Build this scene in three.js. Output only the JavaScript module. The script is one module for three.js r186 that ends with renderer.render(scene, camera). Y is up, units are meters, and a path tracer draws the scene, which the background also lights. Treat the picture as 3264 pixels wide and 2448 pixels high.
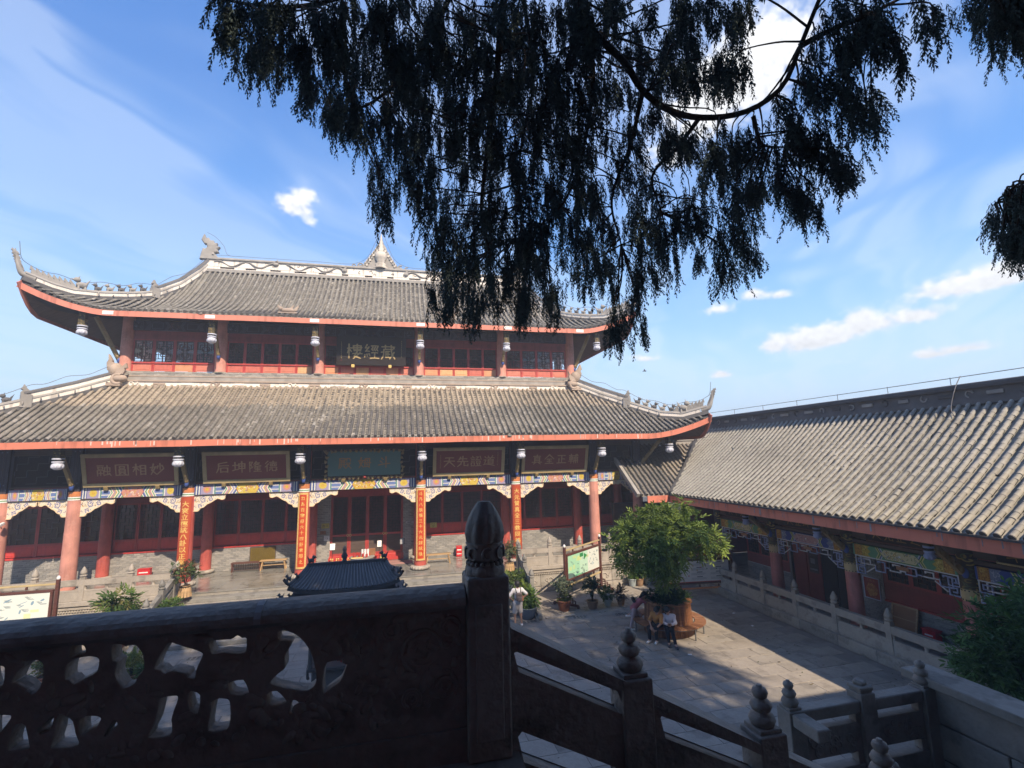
import * as THREE from 'three';
import { mergeGeometries, mergeVertices } from 'three/addons/utils/BufferGeometryUtils.js';
import { RoundedBoxGeometry } from 'three/addons/geometries/RoundedBoxGeometry.js';

// ---------------------------------------------------------------- camera
const scene = new THREE.Scene();
const V = (x, y, z) => new THREE.Vector3(x, y, z);
const EYE = V(0, 6.3, 0);
const camera = new THREE.PerspectiveCamera(76.86, 4 / 3, 0.05, 3000);
camera.position.copy(EYE);
const CX = V(0.97344, -0.02282, 0.22779), CY = V(-0.01157, 0.98884, 0.14853), CZ = V(-0.22863, -0.14722, 0.96232);
camera.quaternion.setFromRotationMatrix(new THREE.Matrix4().makeBasis(CX, CY, CZ));
camera.updateMatrixWorld(true);
// survey helpers: a sight line through a point of the 3264 x 2448 photograph, met with a plane of the place
const sight = (px, py) => CX.clone().multiplyScalar(px - 1632).addScaledVector(CY, 1224 - py).addScaledVector(CZ, -1542);
const onZ = (px, py, z) => { const d = sight(px, py); return EYE.clone().addScaledVector(d, z / d.z); };
const onDist = (px, py, r) => EYE.clone().addScaledVector(sight(px, py).normalize(), r);

// ---------------------------------------------------------------- seeded noise
let seedState = 12345;
const rnd = () => { seedState = (seedState + 0x6d2b79f5) | 0; let t = Math.imul(seedState ^ (seedState >>> 15), 1 | seedState); t = (t + Math.imul(t ^ (t >>> 7), 61 | t)) ^ t; return ((t ^ (t >>> 14)) >>> 0) / 4294967296; };
const rr = (a, b) => a + (b - a) * rnd();
const reseed = (s) => { seedState = s; };
const clamp = (x, a = 0, b = 1) => Math.min(b, Math.max(a, x));
const lerp = (a, b, t) => a + (b - a) * t;
const smooth = (x, a, b) => { const t = clamp((x - a) / (b - a)); return t * t * (3 - 2 * t); };
const hash2 = (x, y) => { let h = Math.imul(x, 374761393) + Math.imul(y, 668265263) | 0; h = Math.imul(h ^ (h >>> 13), 1274126177); return ((h ^ (h >>> 16)) >>> 0) / 4294967296; };
// tiling value noise: px, py are the periods in cells
function vnoise(x, y, px = 1 << 20, py = 1 << 20) {
  const ix = Math.floor(x), iy = Math.floor(y), fx = x - ix, fy = y - iy, u = fx * fx * (3 - 2 * fx), v = fy * fy * (3 - 2 * fy);
  const w = (a, p) => ((a % p) + p) % p, x0 = w(ix, px), x1 = w(ix + 1, px), y0 = w(iy, py), y1 = w(iy + 1, py);
  return lerp(lerp(hash2(x0, y0), hash2(x1, y0), u), lerp(hash2(x0, y1), hash2(x1, y1), u), v);
}
function fbm(x, y, oct = 4, px = 1 << 14, py = 1 << 14) { let s = 0, a = 0.5, n = 0; for (let i = 0; i < oct; i++) { s += a * vnoise(x, y, px, py); n += a; a *= 0.5; x *= 2; y *= 2; px *= 2; py *= 2; } return s / n; }

// ---------------------------------------------------------------- sky (air and clouds) and sun
const SUN = V(0.2, 0.682, 0.703).normalize();
function makeSky() {
  const W = 3072, H = 1536, data = new Float32Array(W * H * 4);
  const air = [[0, .66, .92, 1.12], [6, .52, .82, 1.10], [14, .30, .585, .99], [24, .125, .345, .79], [36, .085, .24, .62], [50, .07, .195, .53], [90, .06, .165, .47]];
  // cumulus: azimuth and elevation in degrees, half sizes, strength
  const puffs = [[41.0, 36.2, 5.2, 3.6, 1.25], [45.6, 38.0, 3.0, 2.6, 1.2], [37, 34.5, 4, 2.6, .9], [33, 31.5, 3.4, 2.2, .7], [-12.0, 26.6, 1.9, 1.15, 1.1], [-10.8, 27.6, 1.3, .9, 1.05], [-10.3, 25.4, .9, .5, .8],
    [43.6, 10.8, 2.6, 1.25, 1.15], [46.8, 10.9, 2.6, 1.2, 1.1], [50.2, 11.9, 2.8, 1.35, 1.15], [54.2, 11.9, 2.6, 1.1, 1.05], [57.3, 13.7, 3.6, 1.1, 1], [61, 13.8, 3.4, 1.1, 1], [37.4, 15.3, 1.7, .7, 1], [41.0, 16.2, 1.6, .65, 1], [43.6, 15.8, 1.5, .45, .8],
    [54.6, 8.2, 1.7, .6, 1], [57.9, 8.3, 2.0, .45, .9], [28.9, 10.7, 2.3, .5, .95], [37.1, 8.2, 1.4, .5, .95], [30.5, 8.0, 1.2, .35, .6], [48, 8.4, 1.4, .3, .5]];
  reseed(77);
  for (let i = 0; i < 60; i++) { const a = 72 + rnd() * 250; puffs.push([a > 180 ? a - 360 : a, rr(7, 38), rr(2, 5), rr(.6, 2.4), rr(.6, 1.1)]); }
  for (let row = 0; row < H; row++) {
    const el = ((row + .5) / H - .5) * 180;
    let k = 0; while (k < air.length - 2 && el > air[k + 1][0]) k++;
    const A = air[k], B = air[k + 1], t = clamp((el - A[0]) / (B[0] - A[0]));
    const near = puffs.filter((p) => Math.abs(el - p[1]) < p[3] * 2.2);
    for (let col = 0; col < W; col++) {
      let c = [lerp(A[1], B[1], t), lerp(A[2], B[2], t), lerp(A[3], B[3], t)];
      if (el > 0) {
        const th = ((col + .5) / W - .5) * 2 * Math.PI, x = Math.cos(th), z = Math.sin(th), az = Math.atan2(x, -z) * 57.29578;
        // thin cirrus drawn out in long streaks
        const q = 1 / Math.tan((el + 9) / 57.3), X = Math.sin(az / 57.3) * q, Y = Math.cos(az / 57.3) * q;
        const U = X * .62 + Y * .78, S = X * .78 - Y * .62, warp = fbm(X * 2.1 + 40, Y * 2.1 + 9, 3) - .5;
        const veil = fbm(U * .55 + 31 + warp, S * 1.35 + 14 + warp * 1.4, 4), fine = fbm(U * 1.5 + 7 + warp * 1.2, S * 11 + 3 + warp * 4, 5);
        let ci = (smooth(veil, .40, .78) * .35 + smooth(veil, .36, .6) * Math.pow(fine, 2.2) * 2.4) * smooth(el, 2, 12) * (1 - .75 * smooth(el, 34, 75));
        ci = Math.min(.4, ci * .6);
        c = [lerp(c[0], .82, ci * .62), lerp(c[1], .90, ci * .62), lerp(c[2], 1.0, ci * .62)];
        let dens = 0, up = 0;
        for (const p of near) {
          let da = az - p[0]; if (da > 180) da -= 360; if (da < -180) da += 360;
          const dx = da * Math.cos(el / 57.3) / p[2], dy0 = el - p[1], dy = dy0 / (p[3] * (dy0 < 0 ? .72 : 1.15)), r2 = dx * dx + dy * dy;
          if (r2 > 4.5) continue;
          const g = Math.exp(-r2 * 1.1) * p[4]; dens += g; up += g * dy;
        }
        if (dens > .12) {
          const n = fbm(az * .62 + 100, el * .95 + 50, 6), n2 = fbm(az * 1.9 + 20, el * 2.6 + 70, 5);
          const m = dens * (.1 + 1.6 * n) + (n2 - .5) * .55, a = .97 * smooth(m, .18, .95);
          const shade = clamp(.84 + .08 * up + .3 * (n2 - .5), .68, .95);
          c = [lerp(c[0], shade * .99, a), lerp(c[1], shade * 1.0, a), lerp(c[2], shade * 1.02, a)];
        }
      }
      const o = (row * W + col) * 4; c = c.map((v) => v * .73); data[o] = c[0]; data[o + 1] = c[1]; data[o + 2] = c[2]; data[o + 3] = 1;
    }
  }
  const tex = new THREE.DataTexture(data, W, H, THREE.RGBAFormat, THREE.FloatType);
  tex.mapping = THREE.EquirectangularReflectionMapping; tex.magFilter = tex.minFilter = THREE.LinearFilter; tex.needsUpdate = true;
  return tex;
}
const skyTex = makeSky();
scene.background = skyTex; scene.environment = skyTex;
const sun = new THREE.DirectionalLight(0xffe8cc, 4.1);
sun.position.copy(SUN).multiplyScalar(90).add(V(0, 5, -16)); sun.target.position.set(0, 5, -16);
sun.castShadow = true; sun.shadow.mapSize.set(4096, 4096); sun.shadow.radius = 1.2;
Object.assign(sun.shadow.camera, { left: -45, right: 45, top: 45, bottom: -45, near: 1, far: 220 });
scene.add(sun, sun.target);
const EXPOSURE = 1.9;
scene.fog = new THREE.FogExp2(0xe4edf8, .0042);

// ---------------------------------------------------------------- object helpers
const taken = new Map();
const numbered = (n) => { const k = taken.get(n) ?? 0; taken.set(n, k + 1); return k ? n + '_' + String(k).padStart(3, '0') : n; };
const tag = (o, label, category, group, kind) => { if (label) o.userData.label = label; if (category) o.userData.category = category; if (group) o.userData.group = group; if (kind) o.userData.kind = kind; return o; };
function thing(name, label, category, [x, y, z] = [0, 0, 0], turn = 0, group) { const o = new THREE.Group(); o.name = numbered(name); o.position.set(x, y, z); o.rotation.y = turn; scene.add(o); return tag(o, label, category, group); }
const sub = (name, parent) => { const o = new THREE.Group(); o.name = name; parent.add(o); return o; };
function clean(g) { if (g.index) g = g.toNonIndexed(); for (const k of Object.keys(g.attributes)) if (!['position', 'normal', 'uv'].includes(k)) g.deleteAttribute(k); if (!g.attributes.normal) g.computeVertexNormals(); if (!g.attributes.uv) g.setAttribute('uv', new THREE.BufferAttribute(new Float32Array(g.attributes.position.count * 2), 2)); g.morphAttributes = {}; return g; }
const merge = (list) => { list = list.flat(9).filter(Boolean); return list.length === 1 ? clean(list[0]) : mergeGeometries(list.map(clean), false); };
// uv in metres from the faces' main direction
function metric(g) {
  g = clean(g); const p = g.attributes.position, uv = new Float32Array(p.count * 2), a = V(), b = V(), c = V(), n = V();
  for (let i = 0; i < p.count; i += 3) {
    a.fromBufferAttribute(p, i); b.fromBufferAttribute(p, i + 1); c.fromBufferAttribute(p, i + 2);
    n.subVectors(b, a).cross(V().subVectors(c, a)); const ax = Math.abs(n.x), ay = Math.abs(n.y), az = Math.abs(n.z);
    [a, b, c].forEach((q, k) => { const [u, v] = ay > ax && ay > az ? [q.x, q.z] : ax > az ? [q.z, q.y] : [q.x, q.y]; uv[(i + k) * 2] = u; uv[(i + k) * 2 + 1] = v; });
  }
  g.setAttribute('uv', new THREE.BufferAttribute(uv, 2)); return g;
}
function mesh(name, geo, mat, parent, keepUV) {
  let g = Array.isArray(geo) ? merge(geo) : geo;
  if (!keepUV) g = metric(g);
  const m = new THREE.Mesh(g, mat); m.name = parent === scene || !parent ? numbered(name) : name; m.castShadow = m.receiveShadow = true; (parent || scene).add(m); return m;
}
const E_ = new THREE.Euler(), Q_ = new THREE.Quaternion(), M_ = new THREE.Matrix4();
const place = (g, x = 0, y = 0, z = 0, rx = 0, ry = 0, rz = 0, s = 1) => g.applyMatrix4(new THREE.Matrix4().compose(V(x, y, z), new THREE.Quaternion().setFromEuler(new THREE.Euler(rx, ry, rz)), Array.isArray(s) ? V(...s) : V(s, s, s)));
const box = (w, h, d, x = 0, y = 0, z = 0, rx = 0, ry = 0, rz = 0) => place(new THREE.BoxGeometry(w, h, d), x, y, z, rx, ry, rz);
const span = (x0, x1, y0, y1, z0, z1) => box(x1 - x0, y1 - y0, z1 - z0, (x0 + x1) / 2, (y0 + y1) / 2, (z0 + z1) / 2);
const rbox = (w, h, d, x = 0, y = 0, z = 0, r = 0.01, rx = 0, ry = 0, rz = 0) => place(new RoundedBoxGeometry(w, h, d, 1, Math.min(r, w / 2.1, h / 2.1, d / 2.1)), x, y, z, rx, ry, rz);
const rspan = (x0, x1, y0, y1, z0, z1, r = 0.012) => rbox(x1 - x0, y1 - y0, z1 - z0, (x0 + x1) / 2, (y0 + y1) / 2, (z0 + z1) / 2, r);
const cyl = (r0, r1, h, x = 0, y = 0, z = 0, seg = 20, open = false) => place(new THREE.CylinderGeometry(r1, r0, h, seg, 1, open), x, y + h / 2, z);
const ball = (r, x = 0, y = 0, z = 0, s = 1, seg = 10) => place(new THREE.SphereGeometry(r, seg, Math.max(6, seg * .7 | 0)), x, y, z, 0, 0, 0, s);
const lathe = (pts, x = 0, y = 0, z = 0, seg = 24) => place(new THREE.LatheGeometry(pts.map((p) => new THREE.Vector2(Math.max(p[0], 1e-4), p[1])), seg), x, y, z);
function bar(a, b, w, h = w, up = V(0, 1, 0)) { // a box-section bar between two points
  const d = V().subVectors(b, a), L = d.length(); d.normalize(); let s = V().crossVectors(up, d); if (s.lengthSq() < 1e-6) s = V(1, 0, 0).cross(d); s.normalize(); const u = V().crossVectors(d, s);
  return new THREE.BoxGeometry(w, h, L).applyMatrix4(new THREE.Matrix4().makeBasis(s, u, d).setPosition(V().addVectors(a, b).multiplyScalar(.5)));
}
const tube = (pts, r, seg = 24, rs = 6, taper) => {
  const c = new THREE.CatmullRomCurve3(pts.map((p) => p.isVector3 ? p : V(...p))), g = new THREE.TubeGeometry(c, seg, r, rs, false);
  if (taper !== undefined) { const p = g.attributes.position, q = V(), o = V(); for (let i = 0; i <= seg; i++) { c.getPointAt(i / seg, o); const k = lerp(1, taper, i / seg); for (let j = 0; j <= rs; j++) { const n = i * (rs + 1) + j; q.fromBufferAttribute(p, n).sub(o).multiplyScalar(k).add(o); p.setXYZ(n, q.x, q.y, q.z); } } g.computeVertexNormals(); }
  return g;
};
function outline(pts, depth, bevel = 0) { // [x, y] polygon pushed out along z, centred on z = 0
  const s = new THREE.Shape(pts.map((p) => new THREE.Vector2(p[0], p[1])));
  const g = new THREE.ExtrudeGeometry(s, { depth: depth - 2 * bevel, bevelEnabled: bevel > 0, bevelSize: bevel, bevelThickness: bevel, bevelSegments: 1, steps: 1 });
  return g.translate(0, 0, -depth / 2 + bevel);
}
// closed profile [side, up] swept along points, keeping its up axis upright
function sweep(path, profile, closed = true) {
  const pos = [], n = path.length, m = profile.length, ring = [];
  for (let i = 0; i < n; i++) {
    const d = V().subVectors(path[Math.min(n - 1, i + 1)], path[Math.max(0, i - 1)]).normalize(); let s = V().crossVectors(d, V(0, 1, 0)); s.normalize(); const u = V().crossVectors(s, d).normalize();
    ring.push(profile.map(([a, b]) => path[i].clone().addScaledVector(s, a).addScaledVector(u, b)));
  }
  const quad = (a, b, c, d) => { for (const q of [a, b, c, a, c, d]) pos.push(q.x, q.y, q.z); };
  for (let i = 0; i < n - 1; i++) for (let j = 0; j < (closed ? m : m - 1); j++) { const k = (j + 1) % m; quad(ring[i][j], ring[i][k], ring[i + 1][k], ring[i + 1][j]); }
  if (closed) for (const [r, f] of [[ring[0], 1], [ring[n - 1], 0]]) for (let j = 1; j < m - 1; j++) for (const q of f ? [r[0], r[j + 1], r[j]] : [r[0], r[j], r[j + 1]]) pos.push(q.x, q.y, q.z);
  const g = new THREE.BufferGeometry(); g.setAttribute('position', new THREE.Float32BufferAttribute(pos, 3)); g.computeVertexNormals(); return clean(g);
}
function sheet(nu, nv, f) { // surface from f(u, v)
  const pos = [], idx = []; for (let j = 0; j <= nv; j++) for (let i = 0; i <= nu; i++) { const p = f(i / nu, j / nv); pos.push(p.x, p.y, p.z); }
  for (let j = 0; j < nv; j++) for (let i = 0; i < nu; i++) { const a = j * (nu + 1) + i; idx.push(a, a + 1, a + nu + 2, a, a + nu + 2, a + nu + 1); }
  const g = new THREE.BufferGeometry(); g.setAttribute('position', new THREE.Float32BufferAttribute(pos, 3)); g.setIndex(idx); g.computeVertexNormals(); return clean(g);
}
function copies(name, geo, mat, mats, parent, tint) {
  const im = new THREE.InstancedMesh(geo, mat, mats.length); im.name = name; mats.forEach((m, i) => { im.setMatrixAt(i, m); if (tint) im.setColorAt(i, tint(i)); }); im.castShadow = im.receiveShadow = true; im.userData.kind = 'stuff'; parent.add(im); return im;
}
function pieces(name, geo, variants, mats, parent, pick) { mats.forEach((m, i) => { const o = new THREE.Mesh(geo, variants[pick ? pick(i) : Math.floor(rnd() * variants.length)]); o.name = name; o.castShadow = o.receiveShadow = true; m.decompose(o.position, o.quaternion, o.scale); parent.add(o); }); }

// ---------------------------------------------------------------- textures and materials
function tex(w, h, f, srgb = true, rep = 1) {
  const d = new Uint8Array(w * h * 4);
  for (let y = 0; y < h; y++) for (let x = 0; x < w; x++) { const c = f(x / w, y / h), o = (y * w + x) * 4; if (typeof c === 'number') d[o] = d[o + 1] = d[o + 2] = clamp(c) * 255; else { d[o] = clamp(c[0]) * 255; d[o + 1] = clamp(c[1]) * 255; d[o + 2] = clamp(c[2]) * 255; } d[o + 3] = 255; }
  const t = new THREE.DataTexture(d, w, h); t.wrapS = t.wrapT = THREE.RepeatWrapping; t.magFilter = THREE.LinearFilter; if (srgb) t.colorSpace = THREE.SRGBColorSpace; t.repeat.set(1 / rep, 1 / rep); t.needsUpdate = true; return t;
}
function canvasTex(w, h, draw) { const c = document.createElement('canvas'); c.width = w; c.height = h; const g = c.getContext('2d'); draw(g, w, h); const t = new THREE.CanvasTexture(c); t.colorSpace = THREE.SRGBColorSpace; t.magFilter = THREE.LinearFilter; return t; }
const mottle = (n, amp, oct = 5, base = 1 - amp * .5) => (u, v) => base + amp * (fbm(u * n, v * n, oct, n, n) - .5);
const grainTex = tex(256, 256, mottle(6, .5, 6, .85), false, 1.6), grainBump = tex(256, 256, (u, v) => fbm(u * 24, v * 24, 4, 24, 24), false, .9);
const stoneTex = tex(512, 512, (u, v) => { const a = fbm(u * 5, v * 5, 6, 5, 5), b = fbm(u * 60, v * 60, 2, 60, 60), s = smooth(fbm(u * 9 + 3, v * 9, 4, 9, 9), .56, .72); const k = .9 + .5 * (a - .5) + .2 * (b - .5) - .24 * s; return [k, k * .985, k * .95]; }, false, 2.3);
const dirtTex = tex(512, 512, (u, v) => { const a = fbm(u * 4, v * 4, 6, 4, 4), st = smooth(fbm(u * 22, v * 2.0, 4, 22, 2), .5, .75); const k = .93 + .4 * (a - .5) - .3 * st; return [k, k * .97, k * .93]; }, false, 3.1);
const woodTex = tex(256, 256, (u, v) => { const w = fbm(u * 3, v * 24, 5, 3, 24); return .86 + .7 * (w - .5); }, false, .8);
const paintTex = tex(512, 512, (u, v) => { const a = fbm(u * 5, v * 5, 5, 5, 5), c = fbm(u * 40, v * 14, 3, 40, 14), chip = smooth(fbm(u * 17, v * 17 + 5, 4, 17, 17), .66, .74); const st = smooth(fbm(u * 30, v * 2, 4, 30, 2), .52, .72), k = .9 + .45 * (a - .5) + .2 * (c - .5) - .12 * st; return [k + chip * .1, k + chip * .16, k + chip * .16]; }, false, 2.1);
const lin = (r, g, b) => new THREE.Color().setRGB(r, g, b);
const M = {};
const std = (c, rough = .85, o = {}) => new THREE.MeshStandardMaterial({ color: Array.isArray(c) ? lin(...c) : c, roughness: rough, metalness: 0, side: THREE.DoubleSide, ...o });
Object.assign(M, {
  stone: std([.36, .345, .315], .8, { map: stoneTex, bumpMap: grainBump, bumpScale: .004 }),
  stonePale: std([.44, .41, .37], .8, { map: stoneTex, bumpMap: grainBump, bumpScale: .004 }),
  stoneGrey: std([.27, .27, .26], .82, { map: stoneTex, bumpMap: grainBump, bumpScale: .004 }),
  stoneDark: std([.28, .265, .25], .66, { map: stoneTex, bumpMap: grainBump, bumpScale: .012 }),
  stoneMid: std([.28, .27, .255], .75, { map: stoneTex, bumpMap: grainBump, bumpScale: .006 }),
  paleChip: std([.34, .35, .38], .8, { map: stoneTex }),
  polished: std([.30, .30, .285], .16, { map: stoneTex }),
  polishedB: std([.27, .275, .265], .2, { map: stoneTex }),
  brick: [[.40, .395, .375], [.34, .34, .325], [.45, .44, .415], [.31, .31, .30]].map((c) => std(c, .9, { map: grainTex, bumpMap: grainBump, bumpScale: .004 })),
  mortar: std([.70, .69, .66], .95, { map: grainTex }),
  tile: [[.17, .165, .155], [.14, .14, .135], [.20, .19, .175], [.155, .15, .15]].map((c) => std(c, .82, { map: grainTex })),
  tileDark: std([.09, .09, .092], .85, { map: grainTex }),
  plaster: std([.88, .86, .82], .9, { map: dirtTex }), plasterGrey: std([.60, .58, .54], .9, { map: dirtTex }), ridgeGrey: std([.38, .37, .35], .9, { map: grainTex, bumpMap: grainBump, bumpScale: .006 }), ridgeDark: std([.15, .15, .155], .9, { map: grainTex }),
  ridgeTan: std([.50, .41, .34], .9, { map: grainTex, bumpMap: grainBump, bumpScale: .008 }),
  fasciaLow: std([.64, .22, .15], .75, { map: dirtTex }), fasciaUp: std([.66, .25, .19], .75, { map: dirtTex }),
  soffit: std([.17, .115, .085], .9, { map: woodTex }), rafter: std([.2, .12, .085], .85, { map: woodTex }),
  colPink: std([.66, .31, .25], .62, { map: paintTex }), colRed: std([.55, .115, .09], .5, { map: paintTex }), colWine: std([.56, .21, .195], .5, { map: paintTex }),
  redPaint: std([.46, .06, .052], .42, { map: paintTex }), redBright: std([.58, .06, .05], .4, { map: paintTex }), redDark: std([.30, .055, .052], .45, { map: paintTex }),
  panelRed: [[.60, .20, .14], [.66, .30, .16], [.56, .15, .11], [.72, .40, .20]].map((c) => std(c, .5, { map: paintTex })),
  lattice: std([.13, .062, .052], .6), latticeRed: std([.15, .03, .028], .6), darkWood: std([.10, .07, .058], .7, { map: woodTex }),
  gold: std([.60, .48, .25], .5, { map: grainTex }), goldDull: std([.34, .26, .12], .6, { map: grainTex }), goldBright: std([.78, .58, .20], .42),
  white: std([.80, .80, .78], .6), blueWhite: std([.58, .62, .74], .45), green: std([.10, .30, .14], .6), blue: std([.05, .10, .35], .55), blueFret: std([.30, .36, .58], .55), whiteFret: std([.62, .63, .66], .55),
  orange: std([.72, .27, .10], .6, { map: paintTex }), copper: std([.35, .17, .08], .5, { map: grainTex }),
  iron: std([.11, .108, .11], .65, { metalness: .1, map: grainTex }), ironTile: std([.17, .168, .172], .7, { metalness: .08, map: grainTex }), wire: std([.16, .16, .17], .6, { metalness: .4 }),
  woodOrange: [[.30, .145, .07], [.25, .115, .055], [.35, .175, .085], [.21, .095, .046]].map((c) => std(c, .5, { map: woodTex })), woodPale: std([.55, .37, .19], .6, { map: woodTex }), woodBrown: std([.13, .052, .038], .55, { map: woodTex }),
  steel: std([.22, .23, .24], .45, { metalness: .5 }), plasticWhite: std([.82, .82, .82], .5), black: std([.016, .016, .018], .6), redBox: std([.55, .02, .025], .4),
  soil: std([.05, .035, .022], .95), clay: std([.28, .11, .06], .7, { map: grainTex }), clayPale: std([.34, .22, .13], .75, { map: grainTex }), glaze: std([.11, .15, .22], .25, { map: grainTex }), celadon: std([.34, .40, .42], .35),
  bark: std([.07, .052, .038], .95, { map: woodTex, bumpMap: grainBump, bumpScale: .02 }), barkPale: std([.19, .14, .095], .9, { map: woodTex }),
  pane: new THREE.MeshPhysicalMaterial({ color: 0xffffff, roughness: .04, transmission: 1, thickness: 0, ior: 1.5 }),
  dark: std([.02, .017, .017], .9),  // near-black that stands in for the shade inside openings
});
const leafMat = (c, t = .35) => new THREE.MeshPhysicalMaterial({ color: lin(...c), roughness: .75, transmission: t, thickness: 0, side: THREE.DoubleSide, specularIntensity: .35 });

// ================================================================ ground and courtyard
const X0 = -1.5, PLAT = 1.17;
{
  const soilTex = tex(512, 512, (u, v) => { const a = fbm(u * 7, v * 7, 6, 7, 7); return [.42 + .3 * (a - .5), .41 + .3 * (a - .5), .37 + .28 * (a - .5)]; }, true, 9);
  const g = new THREE.PlaneGeometry(520, 520).rotateX(-Math.PI / 2); g.translate(0, -.25, 0);
  tag(mesh('ground', g, std([.5, .5, .5], .95, { map: soilTex })), null, null, null, 'structure');
  // courtyard: a mortar bed with single slabs on it
  const court = new THREE.Group(); court.name = 'courtyard_paving'; court.userData.kind = 'structure'; scene.add(court);
  mesh('bed', span(-24, 14.05, -.2, -.012, -24, -3.3), std([.27, .255, .235], .95, { map: grainTex }), court);
  const slabTex = tex(512, 512, (u, v) => { const a = fbm(u * 5, v * 5, 6, 5, 5), b = fbm(u * 50, v * 50, 2, 50, 50), d = smooth(fbm(u * 8, v * 8 + 4, 5, 8, 8), .54, .7); const k = .9 + .42 * (a - .5) + .18 * (b - .5) - .2 * d; return [k, k * .98, k * .94]; }, false, 2.7);
  const bump = tex(256, 256, (u, v) => fbm(u * 30, v * 30, 4, 30, 30), false, 1.1);
  const slabM = [[.345, .322, .288], [.335, .313, .282], [.355, .332, .297], [.325, .305, .275], [.34, .32, .29], [.33, .305, .27], [.36, .34, .305], [.315, .295, .265], [.35, .325, .29], [.34, .315, .28]].map((c) => std(c, .86, { map: slabTex, bumpMap: bump, bumpScale: .005 }));
  reseed(5); const slabs = [], L = 1.02, D = .62;
  for (let r = 0; r < 33; r++) { const z = -3.75 - r * D; for (let c = 0; c < 38; c++) { const x = -23.6 + c * L + (r % 2) * L / 2; if (x > 13.6 || z < -23.6) continue; slabs.push([x, z]); } }
  const see = ([x, z]) => Math.hypot(x - 9, (z + 14) * .8) - (x > 4 ? 4 : 0); slabs.sort((p, q) => see(p) - see(q));
  const sg = metric(rbox(L - .012, .06, D - .012, 0, -.03, 0, .008)), mats = slabs.map(([x, z]) => M_.clone().compose(V(x, rr(-.0035, .0035), z), Q_.clone().setFromEuler(new THREE.Euler(rr(-.002, .002), 0, rr(-.002, .002))), V(1, 1, 1)));
  // each variant of the slab reads another patch of the stone
  const varied = slabM.map((m, i) => { const n = m.clone(); n.map = m.map.clone(); n.map.offset.set(i * .277, i * .419); return n; });
  pieces('paving_slab', sg, varied, mats.slice(0, 300), court);
  for (let i = 0; i < 10; i++) { const part = mats.slice(300).filter((m, k) => hash2(k, 7) * 10 >> 0 === i); copies('paving_slabs', sg, varied[i], part, court); }
  // drain slots cut in the slabs, as dark inlets
  reseed(8);
  for (const [x, z, n] of [[4.75, -19.05, 4], [6.75, -19.0, 4], [8.45, -18.85, 4], [-6.6, -18.9, 5]]) { const d = new THREE.Group(); d.name = numbered('drain_grate'); scene.add(d); tag(d, x < 0 ? 'small stone drain grate with slots on the far side of the incense burner' : x < 5 ? 'small stone drain grate with slots at the foot of the steps' : x < 7 ? 'small stone drain grate with slots in front of the big leafy pot' : 'small stone drain grate with slots in front of the pale flower pot', 'drain');
    mesh('plate', rspan(x - .1, x + .62, -.02, .006, z - .16, z + .16, .004), M.stoneGrey, d);
    for (let i = 0; i < n; i++) for (const s of [-1, 1]) mesh('slot', box(.09, .006, .05, x + .06 + i * .14, .0075, z + s * .06, 0, .5, 0), M.black, d); }
}

// ================================================================ brick fields and tile rows
const brickUnit = metric(rbox(1, 1, 1, 0, 0, 0, .03));
function brickRun(list, along, x0, x1, y0, y1, plane, bl = .265, bh = .088) { // along 'x' (plane z) or 'z' (plane x)
  let row = 0; for (let y = y0; y < y1 - .02; y += bh, row++) { const h = Math.min(bh, y1 - y) - .012; let c = x0 - (row % 2 ? bl / 2 : 0); for (; c < x1 - .02; c += bl) { const a = Math.max(c, x0), b = Math.min(c + bl, x1) - .012; if (b - a < .03) continue; const m = new THREE.Matrix4(); const p = along === 'x' ? V((a + b) / 2, y + h / 2, plane) : V(plane, y + h / 2, (a + b) / 2); m.compose(p, Q_.identity().clone(), along === 'x' ? V(b - a, h, .03 + rr(0, .006)) : V(.03 + rr(0, .006), h, b - a)); list.push(m); } }
}
function bricks(list, parent, near = V(2, 2, -20), most = 290) { const p = V(), d = (m) => p.setFromMatrixPosition(m).distanceTo(near); list.sort((a, b) => d(a) - d(b)); pieces('brick', brickUnit, M.brick, list.slice(0, most), parent); for (let i = 0; i < 4; i++) { const l = list.slice(most).filter((m, k) => (hash2(k, 3) * 4 | 0) === i); if (l.length) copies('bricks', brickUnit, M.brick[i], l, parent); } }

function barrelTile(L = .235, r0 = .071, r1 = .06) { // half-round cover tile, open downwards, lip towards +z (downhill)
  const pos = [], n = 6, ringP = (r, z, i) => { const a = Math.PI * i / n; return [Math.cos(a) * r, Math.sin(a) * r, z]; };
  const quad = (a, b, c, d) => pos.push(...a, ...b, ...c, ...a, ...c, ...d);
  for (let i = 0; i < n; i++) { quad(ringP(r1, -L / 2, i), ringP(r0, L / 2, i), ringP(r0, L / 2, i + 1), ringP(r1, -L / 2, i + 1)); pos.push(...ringP(r0, L / 2, i + 1), ...ringP(r0, L / 2, i), 0, 0, L / 2); }
  const g = new THREE.BufferGeometry(); g.setAttribute('position', new THREE.Float32BufferAttribute(pos, 3)); g.computeVertexNormals(); return metric(mergeCrease(g));
}
function mergeCrease(g) { return clean(g); }
function panTile(L = .26, w = .2, sag = .035) { const g = sheet(4, 1, (u, v) => V((u - .5) * w, -sag * (1 - (2 * u - 1) ** 2) + (v - .5) * .02, (.5 - v) * L)); return metric(g); }
function endDisc(r = .074) { return metric(place(new THREE.CylinderGeometry(r, r, .025, 12).rotateX(Math.PI / 2), 0, 0, 0)); }
const TILE = barrelTile(), PAN = panTile(), DISC = endDisc();
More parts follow.
